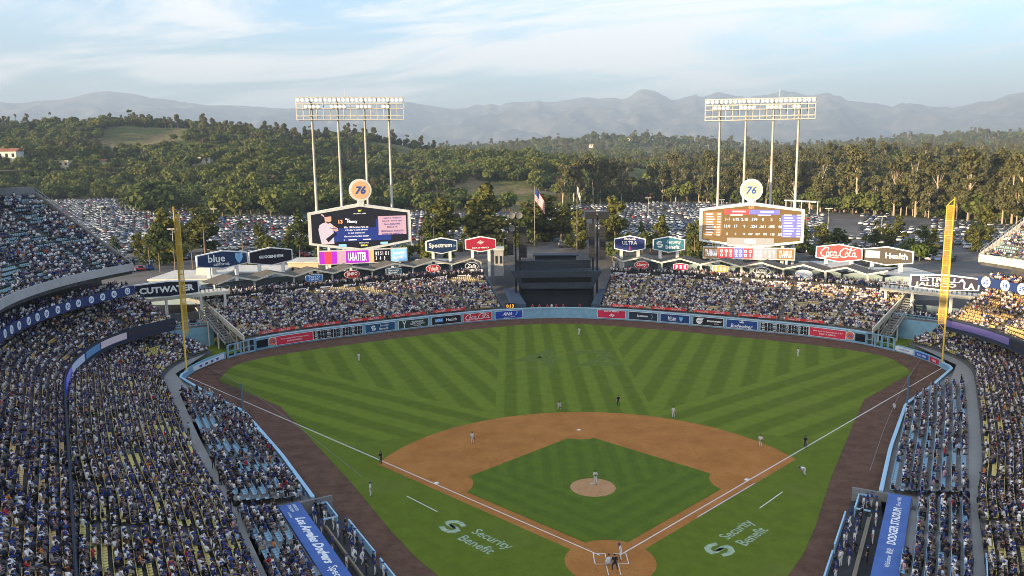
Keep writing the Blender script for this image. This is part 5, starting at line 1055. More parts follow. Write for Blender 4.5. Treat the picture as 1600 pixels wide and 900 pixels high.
for x in np.linspace(-8.4, 10.6, 11): mb.bar((x, y0+1.0, top_z), (x, y0+1.0, top_z+2.9), .09)
for z in (.5, 1.1, 1.7, 2.3, 2.9): mb.bar((-8.4, y0+1., top_z+z), (10.6, y0+1., top_z+z), .06)
mb.build('roof_railing', mat('dark_rail', (.03, .035, .04), .6), be)
mb = MB(); mb.box(-8.6, 10.8, y0+4, y0+4.3, top_z, top_z+2.2); mb.build('roof_screen', DKN, be)
p0, p1 = PY(836, 398, 139), PY(900, 406, 139); mb = MB(); mb.box(p0[0]-.6, p1[0]+.6, 137.5, 142, p0[2]-.3, p0[2]); mb.box(p0[0], p1[0], 138.5, 141.5, 8, p0[2]-.3); mb.build('roof_shed', DKN, be)
for x0, nm, s in ((806, 'left', 1), (933, 'right', -1)):
    b0 = PY(x0, 424, 130); tz = PY(x0, 336, 130)[2]; t = thing('speaker_tower', f'black loudspeaker tower on the {nm} of the centre-field building', 'loudspeaker', b0-np.array([0, 0, 6]))
    mb = MB()
    for dx in (0, 1.1): mb.bar((b0[0]+dx*s, 130, b0[2]-8), (b0[0]+dx*s, 130, tz), .45)
    mb.build('mast', BLACK, t)
    for dx, z0_, z1_ in ((-1.3, .30, .78), (2.1, .25, .80)) if s > 0 else ((-1.5, .25, .85), (1.3, .22, .80)):
        mb = MB(); hh = tz-b0[2]
        for k in range(10):
            z = b0[2]+hh*(z0_+(z1_-z0_)*k/10); mb.obox((b0[0]+dx*(1 if s > 0 else 1), 129.4+.05*k, z+hh*(z1_-z0_)/20), (.75, 0, 0), (0, .5, 0), (0, 0, hh*(z1_-z0_)/22))
        mb.build('line_array', mat('speaker_charcoal', (.018, .018, .02), .7), t)
    if nm == 'left':
        for dx, z in ((-.9, 0), (1.0, 0), (-.9, -3.3)):
            mb = MB(); q = np.array([b0[0]+dx, 129.2, tz+z]); mb.tube([q+[0, .9, 0], q, q-[0, .3, 0]], [.3, .55, .85], 14); mb.build('horn', mat('horn_grey', (.12, .12, .12), .5), t, True)
    else:
        mb = MB()
        for dx in (-1.6, 1.6): mb.obox((b0[0]+dx-.2, 129.5, tz), (1.4, 0, 0), (0, .8, 0), (0, 0, .95))
        mb.build('speaker_box', BLACK, t)
def flag(px, ptop, pbot, Y, label, kind):
    b0 = PY(px, pbot, Y); tz = PY(px, ptop, Y)[2]; t = thing('flagpole', label, 'flag', (b0[0], Y, 8.)); mb = MB(); mb.tube([(b0[0], Y, 8.), (b0[0], Y, tz)], [.12, .07], 8); mb.build('pole', mat('flagpole_grey', (.20, .19, .17), .5), t)
    nu, nv = 16, 13; Lx, Ly = (5.2, 3.6) if kind else (3.4, 2.0); top = tz-.6; V = []; F = []; MI = []
    for i in range(nu+1):
        for j in range(nv+1):
            a_, b_ = i/nu, j/nv; dr = a_**1.3
            V.append((b0[0]+.12+Lx*a_*(.50 if kind else .25), Y-.35*math.sin(a_*9+b_*2)*a_-.1, top-Ly*b_-dr*Lx*(.72 if kind else .9)+.12*math.sin(a_*7+b_*3)))
    for i in range(nu):
        for j in range(nv):
            F.append((i*(nv+1)+j, (i+1)*(nv+1)+j, (i+1)*(nv+1)+j+1, i*(nv+1)+j+1)); MI.append((2 if (i < nu*.4 and j < 7) else (0 if j % 2 == 0 else 1)) if kind else 1)
    mb = MB(); mb.v = V; mb.f = F; mb.mi = MI; mb.build('cloth', [mat('flag_red', (.48, .03, .05), .8), mat('flag_white', (.72, .70, .66), .8), mat('flag_blue', (.03, .05, .20), .8)], t, True)
flag(836, 290, 424, 143, 'flagpole with the red, white and blue striped flag hanging in folds', True); flag(901.5, 288, 424, 143, 'flagpole with a limp white flag in front of the trees', False)
# ---------------------------------------------------------------- people
SK = [(.38, .22, .15), (.28, .155, .10), (.46, .29, .21), (.17, .09, .06)]
SHIRTS = [('white', (.80, .79, .77), .40), ('royal blue', (.020, .040, .17), .19), ('navy', (.012, .016, .045), .13), ('grey', (.26, .26, .27), .10), ('black', (.012, .012, .014), .16), ('pale blue', (.30, .42, .62), .03), ('red', (.42, .03, .04), .02), ('tan', (.40, .30, .20), .03), ('orange', (.62, .20, .05), .01), ('pink', (.6, .32, .38), .02)]
HEADS = [('blue cap', (.02, .045, .20), .40), ('black hair', (.012, .010, .009), .32), ('brown hair', (.06, .032, .018), .14), ('black cap', (.012, .012, .014), .08), ('white cap', (.62, .62, .62), .06)]
PANTS = [(.03, .04, .075), (.02, .02, .022), (.12, .12, .13), (.30, .25, .19), (.05, .07, .13)]
def pick(tab, n): return RNG.choice(len(tab), n, p=np.array([t[2] for t in tab])/sum(t[2] for t in tab))
class TB:
    def __init__(s): s.v = []; s.f = []; s.g = []
    def ring(s, c, rx, ry, n, grp, rot=0.):
        b = len(s.v)
        for k in range(n): a = 2*math.pi*k/n+rot; s.v.append((c[0]+rx*math.cos(a), c[1]+ry*math.sin(a), c[2])); s.g.append(grp)
        return b
    def loft(s, rings, n, grp, cap=True):
        B = [s.ring(c, rx, ry, n, grp, math.pi/n) for c, rx, ry in rings]
        for a, b in zip(B[:-1], B[1:]):
            for k in range(n): s.f += [(a+k, a+(k+1) % n, b+(k+1) % n), (a+k, b+(k+1) % n, b+k)]
        if cap:
            for k in range(1, n-1): s.f.append((B[-1], B[-1]+k, B[-1]+k+1))
    def limb(s, p, q, r0, r1, n, grp):
        p, q = np.array(p, float), np.array(q, float); d = (q-p)/np.linalg.norm(q-p); a = np.cross(d, [0, 0, 1.] if abs(d[2]) < .9 else [0, 1., 0]); a /= np.linalg.norm(a); c = np.cross(a, d); b = len(s.v)
        for P_, r in ((p, r0), (q, r1)):
            for k in range(n): t = 2*math.pi*k/n; s.v.append(tuple(P_+r*(math.cos(t)*a+math.sin(t)*c))); s.g.append(grp)
        for k in range(n): s.f += [(b+k, b+n+k, b+n+(k+1) % n), (b+k, b+n+(k+1) % n, b+(k+1) % n)]
        for k in range(1, n-1): s.f.append((b+n, b+n+k+1, b+n+k))
    def get(s): return np.array(s.v), np.array(s.f, int), np.array(s.g)
def spectator_template(near, standing=False, lean=.0, arms=0):
    t = TB(); n = 6 if near else 4; h = .42 if standing else 0.
    L_ = lean; t.loft([((0, 0, .42+h), .17, .12), ((0, L_*.5, .66+h), .165, .115), ((0, L_, .90+h), .215, .12), ((0, L_, .97+h), .09, .075)], n, 0)
    hz_ = 1.10+h; t.loft([((0, L_+.01, hz_-.12), .055, .055), ((0, L_+.03, hz_-.06), .085, .095), ((0, L_+.02, hz_+.03), .09, .10)], n if near else 4, 1, False)
    t.loft([((0, L_+.01, hz_+.005), .10, .112), ((0, L_+.0, hz_+.075), .088, .098), ((0, L_, hz_+.115), .04, .045)], n if near else 4, 2)
    if near:
        b = len(t.v); t.v += [(-.07, L_+.09, hz_+.03), (.07, L_+.09, hz_+.03), (.05, L_+.19, hz_+.015), (-.05, L_+.19, hz_+.015)]; t.g += [2]*4; t.f += [(b, b+1, b+2), (b, b+2, b+3)]
    for s in (-1, 1):
        m = 4 if near else 3
        if arms == 0: e, w = (s*.27, L_+.10, .64+h), (s*.12, L_+.32, .62+h)
        elif arms == 1: e, w = (s*.28, L_+.05, .66+h), (s*.08, L_+.22, .92+h)
        else: e, w = (s*.30, L_+.12, 1.02+h), (s*.24, L_+.16, 1.30+h)
        t.limb((s*.205, L_, .90+h), e, .06, .05, m, 0); t.limb(e, w, .045, .032, m, 1)
        if standing: t.limb((s*.09, 0, .46+h), (s*.10, .02, 0.02), .095, .06, m, 3)
        else:
            t.limb((s*.10, .0, .48), (s*.11, .44, .50), .09, .07, m, 3)
            if near: t.limb((s*.11, .43, .50), (s*.11, .40, .04), .065, .05, m, 3)
    return t.get()
TPL = {(nr, st): [spectator_template(nr, st, ln, ar) for ln, ar in ((0., 0), (.08, 0), (.02, 1), (-.04, 0), (.12, 1), (.0, 2))] for nr in (0, 1) for st in (0, 1)}
allp = np.concatenate([p for p, a, z in PEOPLE]); alla = np.concatenate([a for p, a, z in PEOPLE]); zone = np.concatenate([[k]*len(p) for k, (p, a, z) in enumerate(PEOPLE)]); ZN = [z for _, _, z in PEOPLE]
ok = inframe(allp+[0, 0, .6], 60); allp, alla, zone = allp[ok], alla[ok], zone[ok]
NP = len(allp); shirt, head, skin, pant = pick(SHIRTS, NP), pick(HEADS, NP), RNG.integers(0, 4, NP), RNG.integers(0, 5, NP); pose = RNG.choice(6, NP, p=[.3, .2, .2, .15, .12, .03])
stand = np.array([ZN[k] in ('stand', 'club') for k in zone]) | (RNG.random(NP) < .02); dist = np.linalg.norm(allp-CAMP, axis=1); scl = RNG.normal(1.06, .09, NP)
_x, _y, _w = proj(allp+[0, 0, .7]); vis = (_x > 4) & (_x < 1596) & (_y > 4) & (_y < 892) & ~stand
hid = np.array([ZN[k] for k in zone]); vis &= ~((hid == 'FL') & (_x < 125) & (_y > 560)) & ~((hid == 'club'))
order = np.argsort(np.where(vis, dist, 1e9)); IND = order[:300]; mask = np.ones(NP, bool); mask[IND] = False
Vs, Fs, Cs = [], [], []; base_i = 0
for nr in (0, 1):
    for st in (0, 1):
        for k in range(6):
            s_ = mask & (stand == bool(st)) & (pose == k) & ((dist < 108) == bool(nr))
            if not s_.any(): continue
            TV, TFc, G = TPL[(nr, st)][k]; V, F = instance_arrays(TV, TFc, allp[s_], alla[s_], scl[s_]); n_ = s_.sum(); jit = RNG.uniform(.8, 1.15, n_)[:, None]
            tab = np.stack([np.array([c for _, c, _ in SHIRTS])[shirt[s_]]*jit, np.array(SK)[skin[s_]], np.array([c for _, c, _ in HEADS])[head[s_]], np.array(PANTS)[pant[s_]]], 1)
            C = tab[:, G, :].reshape(-1, 3); Vs.append(V); Fs.append(F+base_i); Cs.append(C); base_i += len(V)
CLOTH = vmat('crowd_clothing')
tag(npmesh('spectator_crowd', np.concatenate(Vs), np.concatenate(Fs), CLOTH, cols=np.concatenate(Cs)), kind='stuff')
print('crowd', NP, 'tris', sum(len(f) for f in Fs))
# ---- continuous bodies grown over a joint skeleton
RAD = dict(pelvis=.145, spine=.135, chest=.165, neck=.06, chin=.085, crown=.088, sh=.085, el=.052, wr=.036, ha=.042, hip=.105, kn=.072, an=.048, toe=.045)
def grow(J, fingers=True, sub=1):
    """J: joints -> positions; returns mesh verts, faces and a part group per face (0 shirt 1 skin 2 trousers 3 shoe)"""
    V = []; E = []; R = []; B = []
    idx = {}
    def v(n, p, r): idx[n] = len(V); V.append(tuple(p)); R.append(r)
    def e(a, b_, grp): E.append((idx[a], idx[b_])); B.append((np.array(V[idx[a]]), np.array(V[idx[b_]]), grp))
    for n in ('pelvis', 'spine', 'chest', 'neck', 'chin', 'crown'): v(n, J[n], RAD[n])
    e('pelvis', 'spine', 0); e('spine', 'chest', 0); e('chest', 'neck', 0); e('neck', 'chin', 1); e('chin', 'crown', 1)
    for s in 'lr':
        for n in ('sh', 'el', 'wr', 'ha', 'hip', 'kn', 'an', 'toe'): v(n+s, J[n+s], RAD[n])
        e('chest', 'sh'+s, 0); e('sh'+s, 'el'+s, 0); e('el'+s, 'wr'+s, 1); e('wr'+s, 'ha'+s, 1); e('pelvis', 'hip'+s, 2); e('hip'+s, 'kn'+s, 2); e('kn'+s, 'an'+s, 2); e('an'+s, 'toe'+s, 3)
        if fingers:
            w, h_ = np.array(J['wr'+s]), np.array(J['ha'+s]); d = h_-w; d /= np.linalg.norm(d)+1e-9; a = np.cross(d, [1., 0, 0]); a = a/np.linalg.norm(a) if np.linalg.norm(a) > .2 else np.array([0, 1., 0]); cu = np.cross(a, d)
            for k, (off, L_) in enumerate(((-.03, .07), (-.01, .085), (.01, .08), (.03, .06))):
                v('f%d%s' % (k, s), h_+a*off*1.2+d*L_*.6, .012); v('g%d%s' % (k, s), h_+a*off*1.3+d*L_*.95+cu*.03, .010); e('ha'+s, 'f%d%s' % (k, s), 1); e('f%d%s' % (k, s), 'g%d%s' % (k, s), 1)
            v('t'+s, h_-d*.03-a*.06, .014); v('tt'+s, h_+d*.02-a*.075, .011); e('ha'+s, 't'+s, 1); e('t'+s, 'tt'+s, 1)
    me = bpy.data.meshes.new('b'); me.from_pydata(V, E, []); o = bpy.data.objects.new('b', me); COL.objects.link(o)
    md = o.modifiers.new('s', 'SKIN'); bm = bmesh.new(); bm.from_mesh(me); ly = bm.verts.layers.skin.verify()
    for i, vv_ in enumerate(bm.verts): vv_[ly].radius = (R[i], R[i]); vv_[ly].use_root = i == 0
    bm.to_mesh(me); bm.free(); sd = o.modifiers.new('d', 'SUBSURF'); sd.levels = sd.render_levels = sub
    dg = bpy.context.evaluated_depsgraph_get(); dg.update(); m2 = bpy.data.meshes.new_from_object(o.evaluated_get(dg)); bpy.data.objects.remove(o); bpy.data.meshes.remove(me)
    co = np.zeros(len(m2.vertices)*3); m2.vertices.foreach_get('co', co); co = co.reshape(-1, 3); P0 = np.array([b_[0] for b_ in B]); P1 = np.array([b_[1] for b_ in B]); G = [b_[2] for b_ in B]; mi = []
    for p in m2.polygons:
        c_ = np.array(p.center); d = P1-P0; t = np.clip(((c_-P0)*d).sum(1)/(d*d).sum(1), 0, 1); q = np.linalg.norm(P0+d*t[:, None]-c_, axis=1); mi.append(G[int(np.argmin(q))])
    m2.polygons.foreach_set('material_index', mi); m2.polygons.foreach_set('use_smooth', [True]*len(mi)); m2.name = 'body'
    for _ in range(4): m2.materials.append(None)
    return m2
def lr(d, **k):
    for n, (x, y, z) in k.items(): d[n+'l'] = (-x, y, z); d[n+'r'] = (x, y, z)
    return d
def pose_stand(**over):
    J = dict(pelvis=(0, 0, .98), spine=(0, .01, 1.18), chest=(0, 0, 1.38), neck=(0, 0, 1.54), chin=(0, .02, 1.64), crown=(0, .01, 1.77))
    lr(J, sh=(.18, 0, 1.46), el=(.25, -.02, 1.19), wr=(.26, .08, .96), ha=(.25, .11, .89), hip=(.10, 0, .93), kn=(.13, .03, .51), an=(.15, -.02, .08), toe=(.17, .13, .04)); J.update(over); return J
def pose_ready():       # crouched, hands on knees
    J = dict(pelvis=(0, -.18, .82), spine=(0, -.06, 1.0), chest=(0, .10, 1.14), neck=(0, .20, 1.27), chin=(0, .26, 1.36), crown=(0, .25, 1.49))
    return lr(J, sh=(.19, .13, 1.20), el=(.28, .20, .92), wr=(.22, .26, .66), ha=(.20, .28, .58), hip=(.11, -.15, .78), kn=(.22, .16, .50), an=(.24, -.06, .08), toe=(.28, .09, .04))
def pose_bend():        # bent at the waist reaching down
    J = dict(pelvis=(0, -.12, .94), spine=(0, .08, 1.02), chest=(0, .28, 1.05), neck=(0, .42, 1.06), chin=(0, .50, 1.05), crown=(0, .60, 1.10))
    return lr(J, sh=(.18, .30, 1.02), el=(.22, .34, .76), wr=(.16, .36, .54), ha=(.14, .38, .47), hip=(.10, -.10, .9), kn=(.12, -.04, .49), an=(.14, -.10, .08), toe=(.16, .06, .04))
def pose_bat():
    J = pose_stand(pelvis=(0, -.05, .90), spine=(.0, .02, 1.10), chest=(0, .08, 1.28), neck=(0, .10, 1.43), chin=(0, .13, 1.52), crown=(0, .12, 1.65)); lr(J, sh=(.18, .08, 1.36), hip=(.10, -.05, .86), kn=(.24, .06, .48), an=(.30, -.04, .08), toe=(.32, .12, .04))
    J.update(ell=(-.30, .22, 1.22), wrl=(-.08, .28, 1.34), hal=(-.02, .27, 1.38), elr=(.36, .12, 1.28), wrr=(.12, .22, 1.42), har=(.05, .24, 1.44)); return J
def pose_squat():
    J = dict(pelvis=(0, -.10, .38), spine=(0, -.03, .56), chest=(0, .06, .74), neck=(0, .12, .90), chin=(0, .17, 1.0), crown=(0, .16, 1.13))
    return lr(J, sh=(.19, .08, .82), el=(.28, .26, .62), wr=(.16, .46, .66), ha=(.12, .53, .68), hip=(.12, -.08, .36), kn=(.30, .28, .46), an=(.26, .02, .08), toe=(.30, .18, .04))
def pose_hips(): J = pose_stand(); lr(J, el=(.36, -.06, 1.20), wr=(.22, .06, 1.04), ha=(.17, .08, 1.0)); return J
def pose_pitch(): J = pose_stand(); J.update(ell=(-.24, .14, 1.22), wrl=(-.05, .30, 1.30), hal=(0, .33, 1.33), elr=(.24, .14, 1.22), wrr=(.05, .28, 1.26), har=(.02, .32, 1.28), knl=(-.12, .12, .55), anl=(-.13, .04, .10), toel=(-.14, .18, .06)); return J
def pose_sit(k=0):
    dy = (0, .1, .03, -.03)[k]; J = dict(pelvis=(0, 0, .53), spine=(0, dy*.4, .72), chest=(0, dy*.8, .90), neck=(0, dy, 1.04), chin=(0, dy+.03, 1.13), crown=(0, dy+.02, 1.26)); lr(J, sh=(.18, dy*.8, .96), hip=(.10, .03, .52), kn=(.13, .45, .53), an=(.13, .42, .09), toe=(.14, .56, .05))
    if k in (0, 3): lr(J, el=(.26, dy+.08, .70), wr=(.15, .30, .64), ha=(.11, .36, .64))
    elif k == 1: lr(J, el=(.24, .30, .66), wr=(.10, .42, .70), ha=(.05, .46, .72))
    else: lr(J, el=(.25, .18, .74), wr=(.07, .30, .90), ha=(.04, .30, .97))
    return J
def cap_mesh(J, brim=True):
    top, ch = np.array(J['crown']), np.array(J['chin']); up = top-ch; up /= np.linalg.norm(up); fwd = np.array([0, 1., 0])-up*up[1]; fwd /= np.linalg.norm(fwd); rt = np.cross(fwd, up); c_ = ch+(top-ch)*.62
    mb = MB(); n = 12
    for z, r in ((0., .112), (.05, .108), (.09, .08), (.112, .03)): mb.v += [tuple(c_+up*z+r*(math.cos(2*math.pi*k/n)*rt+1.12*math.sin(2*math.pi*k/n)*fwd)) for k in range(n)]
    for a in range(3):
        for k in range(n): mb.f.append((a*n+k, a*n+(k+1) % n, (a+1)*n+(k+1) % n, (a+1)*n+k))
    mb.f.append(tuple(3*n+k for k in range(n)))
    if brim: b = len(mb.v); mb.v += [tuple(c_+rt*x+fwd*y+up*z) for x, y, z in ((-.085, .09, .012), (.085, .09, .012), (.07, .19, -.005), (0, .215, -.01), (-.07, .19, -.005))]; mb.f.append((b, b+1, b+2, b+3, b+4))
    else: 
        mb.v += [tuple(c_-up*.07-fwd*.04+.10*(math.cos(2*math.pi*k/n)*rt+math.sin(2*math.pi*k/n)*fwd*.9)) for k in range(n)]; b = 4*n
        for k in range(6, 12): mb.f.append((b+k, b+(k+1) % n, (k+1) % n, k))
    me = bpy.data.meshes.new('cap'); me.from_pydata(mb.v, [], mb.f); me.materials.append(None); return me
_pm = {}
def pm(name, c_): 
    if name not in _pm: _pm[name] = mat('cloth_'+name, c_, .85, .12, 6.)
    return _pm[name]
def person_obj(name, bodyme, capme, capname, loc, ang, mats, capm, label, group=None, scale=1.):
    t = thing(name, label, 'person', loc, group); t.rotation_euler = (0, 0, ang); t.scale = (scale,)*3
    o = bpy.data.objects.new('body', bodyme); COL.objects.link(o); o.parent = t
    for i, m_ in enumerate(mats): o.material_slots[i].link = 'OBJECT'; o.material_slots[i].material = m_
    c_ = bpy.data.objects.new(capname, capme); COL.objects.link(c_); c_.parent = t; c_.material_slots[0].link = 'OBJECT'; c_.material_slots[0].material = capm
    return t
SITM = [(grow(J, False), cap_mesh(J, True), cap_mesh(J, False)) for J in (pose_sit(k) for k in range(4))]
SKM = [pm('skin%d' % i, c_) for i, c_ in enumerate(SK)]; PTM = [pm('trousers%d' % i, c_) for i, c_ in enumerate(PANTS)]; SHOE = pm('shoe', (.05, .05, .05))
ZPH = {'FL': 'in yellow seats below the ribbon screen', 'FR': 'in yellow seats beside the first-base aisle', 'LL': 'in tan seats above the ribbon screen', 'Bthird-base': 'in pale blue seats by the third-base dugout', 'Bfirst-base': 'in pale blue seats by the first-base dugout'}
PW = ['upright', 'leaning forward', 'hands raised', 'leaning back']
for i in IND:
    z = ZN[zone[i]]; ph = ZPH.get(z, 'in the stands'); sh, hd = SHIRTS[shirt[i]], HEADS[head[i]]; b_ = SITM[pose[i] % 4]; iscap = 'cap' in hd[0]
    person_obj('person', b_[0], b_[1] if iscap else b_[2], 'cap' if iscap else 'hair', allp[i]+np.array([0, 0, -.02]), alla[i], [pm('shirt_'+sh[0].replace(' ', '_'), sh[1]), SKM[skin[i]], PTM[pant[i]], SHOE], pm(hd[0].replace(' ', '_'), hd[1]), f'{sh[0]} shirt, {hd[0]}, {PW[pose[i] % 4]} {ph}', f'{sh[0]} shirts, {hd[0]}, {PW[pose[i] % 4]} {ph}', scl[i])
# ---- players, umpires, coaches
GREY = pm('road_grey', (.60, .59, .57)); HOMEW = pm('home_white', (.70, .70, .70)); UMP = pm('umpire_black', (.012, .013, .016)); CHAR = pm('umpire_slacks', (.035, .036, .04)); BROWN = pm('dark_cap', (.03, .022, .018)); ROY = pm('royal_cap', (.02, .045, .22)); ROYJ = pm('royal_jersey', (.020, .042, .19)); LEATH = pm('glove_leather', (.10, .05, .025))
POSES = {k: (lambda J: (grow(J, True), cap_mesh(J), J))(f()) for k, f in dict(stand=pose_stand, ready=pose_ready, bend=pose_bend, bat=pose_bat, squat=pose_squat, hips=pose_hips, pitch=pose_pitch).items()}
def face_home(x, y): return math.atan2(x, -y) if False else math.atan2(-(-x), -y)
def player(px, py, pose, mats, capm, label, name='person', glove=True, ang=None, z=0., at=None):
    p = PZ(px, py, z) if at is None else np.array(at, float); b_ = POSES[pose]; a = math.atan2(p[0], -p[1]) if ang is None else ang     # local +Y -> home plate
    t = person_obj(name, b_[0], b_[1], 'cap', p, a, mats, capm, label, None, 1.03)
    if glove:
        J = b_[2]; mb = MB(); q = np.array(J['hal']); mb.tube([q+[0, -.05, .05], q+[0, .03, -.04], q+[0, .08, -.10]], [.05, .11, .05], 8); g_ = mb.build('glove', LEATH, None); me = g_.data; bpy.data.objects.remove(g_)
        co = np.array(mb.v); me.vertices.foreach_set('co', co.ravel()); g_ = bpy.data.objects.new('glove', me); COL.objects.link(g_); g_.parent = t
    return t
FLD = [GREY, SKM[0], GREY, SHOE]; UMS = [UMP, SKM[2], CHAR, SHOE]; HMS = [HOMEW, SKM[1], HOMEW, SHOE]
player(930, 757, 'pitch', FLD, BROWN, 'pitcher in grey uniform standing on the mound', z=.25); player(738, 694, 'stand', FLD, BROWN, 'fielder in grey standing on the clay near third base'); player(874, 641, 'ready', FLD, BROWN, 'fielder in grey bent at the edge of the clay on the shortstop side'); player(1052, 653, 'stand', FLD, BROWN, 'fielder in grey at the edge of the clay on the second-base side')
player(1188, 699, 'hips', FLD, BROWN, 'fielder in grey with hands on hips near first base'); player(561, 565, 'stand', FLD, BROWN, 'lone outfielder in grey on the left-field grass'); player(905, 524, 'stand', FLD, BROWN, 'lone outfielder in grey in front of the centre-field wall'); player(1247, 558, 'stand', FLD, BROWN, 'lone outfielder in grey on the right-field grass')
player(595, 726, 'stand', UMS, UMP, 'umpire in black on the foul line beyond third base', glove=False, ang=-2.2); player(966, 635, 'stand', UMS, UMP, 'umpire in black on the grass behind second base', glove=False); player(1258, 701, 'stand', UMS, UMP, 'umpire in black beside the foul line beyond first base', glove=False)
player(579, 776, 'stand', HMS, ROY, 'coach in white standing on the grass beside the third-base track', glove=False, ang=-1.6); player(1256, 743, 'bend', HMS, ROY, 'coach in white bending forward near first base', glove=False, ang=1.6); player(1398, 639, 'squat', HMS, ROY, 'ball attendant in white crouching beside the right field wall', ang=1.2)
bt = player(0, 0, 'bat', HMS, ROY, 'batter in white standing at home plate with a bat', glove=False, ang=math.pi/2, at=(.98, .15, .04))
mb = MB(); mb.tube([(.02, .26, 1.36), (.10, .16, 1.75), (.16, .06, 2.15)], [.015, .022, .034], 8); o = mb.build('bat', mat('bat_wood', (.30, .17, .08), .5), None); v_ = np.array(mb.v); o.data.vertices.foreach_set('co', v_.ravel()); o.parent = bt; o.location = (0, 0, 0)
player(0, 0, 'squat', FLD, BROWN, 'catcher in grey squatting behind home plate', ang=0., at=(-.35, -1.15, .04)); player(0, 0, 'ready', UMS, UMP, 'plate umpire in black leaning over the catcher', glove=False, ang=0., at=(.12, -1.95, .04))
# dugout and bullpen figures
k = 0
for side, where in ((1, 'third-base'), (-1, 'first-base')):
    D = DUG[side]
    for a, b_, ps in ((13.6, 9.6, 'stand'), (12.4, 10.6, 'hips'), (10.6, 10.5, 'ready'), (9.2, 10.6, 'stand'), (7.8, 10.4, 'hips'), (6.3, 10.5, 'stand'), (4.9, 9.9, 'ready'), (3.4, 10.6, 'stand'), (2.2, 10.3, 'hips'), (.9, 10.7, 'stand'), (-.6, 10.4, 'stand'), (16.6, 9.7, 'stand'), (15.6, 9.2, 'hips'), (17.6, 9.4, 'stand'), (8.6, 8.0, 'stand'), (11.6, 9.5, 'stand'), (10.0, 9.7, 'hips'), (7.0, 9.6, 'stand'), (5.6, 9.3, 'ready'), (2.8, 9.6, 'stand'), (16.1, 8.3, 'hips'), (17.2, 8.4, 'stand'), (18.2, 9.0, 'hips'), (13.0, 8.1, 'stand'), (4.2, 8.1, 'stand')):
        k += 1; j = k % 3; p = D(a, b_, .08); n_ = D(0, 1, 0)-D(0, 0, 0); cl = [('royal blue jersey', ROYJ), ('white uniform', HOMEW), ('dark jacket', UMP)][j]
        player(0, 0, ps, [cl[1], SKM[k % 4], HOMEW if j < 2 else CHAR, SHOE], ROY, f'person in {cl[0]} at the rail of the {where} dugout', glove=False, ang=math.atan2(-n_[0], n_[1])+random.uniform(-.5, .5), at=p)['group'] = f'{cl[0]} figures in the {where} dugout'
for px, py, c_ in ((832, 478, 'red'), (843, 477, 'red'), (855, 478, 'red'), (862, 474, 'white'), (869, 477, 'red'), (880, 475, 'red'), (906, 477, 'red')):
    p = PY(px, py, 126.2); p[2] = 1.32; t = player(0, 0, 'stand', [pm('shirt_'+c_, dict((s_[0], s_[1]) for s_ in SHIRTS)[c_]), SKM[k % 4], UMP, SHOE], UMP, f'person in {c_} shirt on the floor below the dark centre-field building', glove=False, at=p); t['group'] = f'{c_} shirted staff below the centre-field building'
for px, py, col in ((295, 680, 'pale blue'), (334, 732, 'black'), (345, 758, 'black'), (358, 788, 'black'), (363, 792, 'black'), (1500, 660, 'black'), (1497, 712, 'pale blue'), (1488, 790, 'black'), (1503, 625, 'navy')):
    p = PZ(px, py, 2.5); t = player(0, 0, 'stand', [pm('shirt_'+col.replace(' ', '_'), dict((s_[0], s_[1]) for s_ in SHIRTS)[col]), SKM[k % 4], UMP, SHOE], UMP, f'usher in {col} standing on the {"third" if px < 800 else "first"}-base concrete aisle', glove=False, ang=random.uniform(0, 6), at=p); t['group'] = f'{col} ushers on the {"third" if px < 800 else "first"}-base aisle'
# ---------------------------------------------------------------- parked cars
CARC = [('white', (.62, .62, .61), .30), ('silver', (.36, .37, .38), .20), ('black', (.014, .014, .016), .22), ('grey', (.12, .125, .13), .14), ('red', (.30, .02, .02), .05), ('blue', (.03, .07, .22), .07), ('tan', (.32, .26, .18), .02)]
def car_profile(kind):
    if kind == 0: lo = [(-2.3, .35), (-2.35, .75), (-2.0, .95), (-1.5, 1.0), (1.0, .98), (2.1, .82), (2.3, .6), (2.25, .35)]; cab = [(-1.75, .98), (-1.1, 1.42), (.15, 1.45), (1.05, .98)]
    elif kind == 1: lo = [(-2.35, .4), (-2.4, .9), (-2.3, 1.1), (1.1, 1.1), (2.15, .98), (2.35, .7), (2.3, .4)]; cab = [(-2.25, 1.08), (-2.0, 1.72), (.25, 1.75), (1.1, 1.08)]
    else: lo = [(-2.75, .45), (-2.8, 1.08), (-.6, 1.1), (1.3, 1.12), (2.5, 1.02), (2.65, .75), (2.6, .45)]; cab = [(-.7, 1.08), (-.55, 1.80), (.75, 1.80), (1.4, 1.08)]
    return lo, cab
def car_parts(kind):
    lo, cab = car_profile(kind); body = MB(); body.prism([(y, z) for y, z in lo], (-.88, 0, 0), (0, 1, 0), (0, 0, 1), (1, 0, 0), 1.76)
    V = [(s*(.80 if i in (0, 3) else .62), y, z) for s in (-1, 1) for i, (y, z) in enumerate(cab)]
    roof = MB(); roof.add([(s*.60, y, z+.02) for s in (-1, 1) for y, z in (cab[1], cab[2])], [(0, 1, 3, 2)]); r0, r1 = cab[1], cab[2]
    roof = MB(); roof.obox((0, (r0[0]+r1[0])/2, (r0[1]+r1[1])/2+.02), (.63, 0, 0), (0, (r1[0]-r0[0])/2+.05, 0), (0, 0, .03)); glass = MB(); glass.add(V, [(3, 2, 1, 0), (4, 5, 6, 7), (0, 1, 5, 4), (1, 2, 6, 5), (2, 3, 7, 6)])
    wh = MB(); ws = []
    for y in (lo[0][0]+.85, lo[-1][0]-.8):
        for s in (-1, 1): w_ = MB(); w_.tube([(s*.72, y, .34), (s*.92, y, .34)], .34, 10); ws.append(w_)
    return body, roof, glass, ws
CP = [car_parts(k) for k in range(3)]
CGL = mat('car_glass', (.02, .025, .03), .12, spec=.6); TYRE = mat('tyre', (.015, .015, .016), .8)
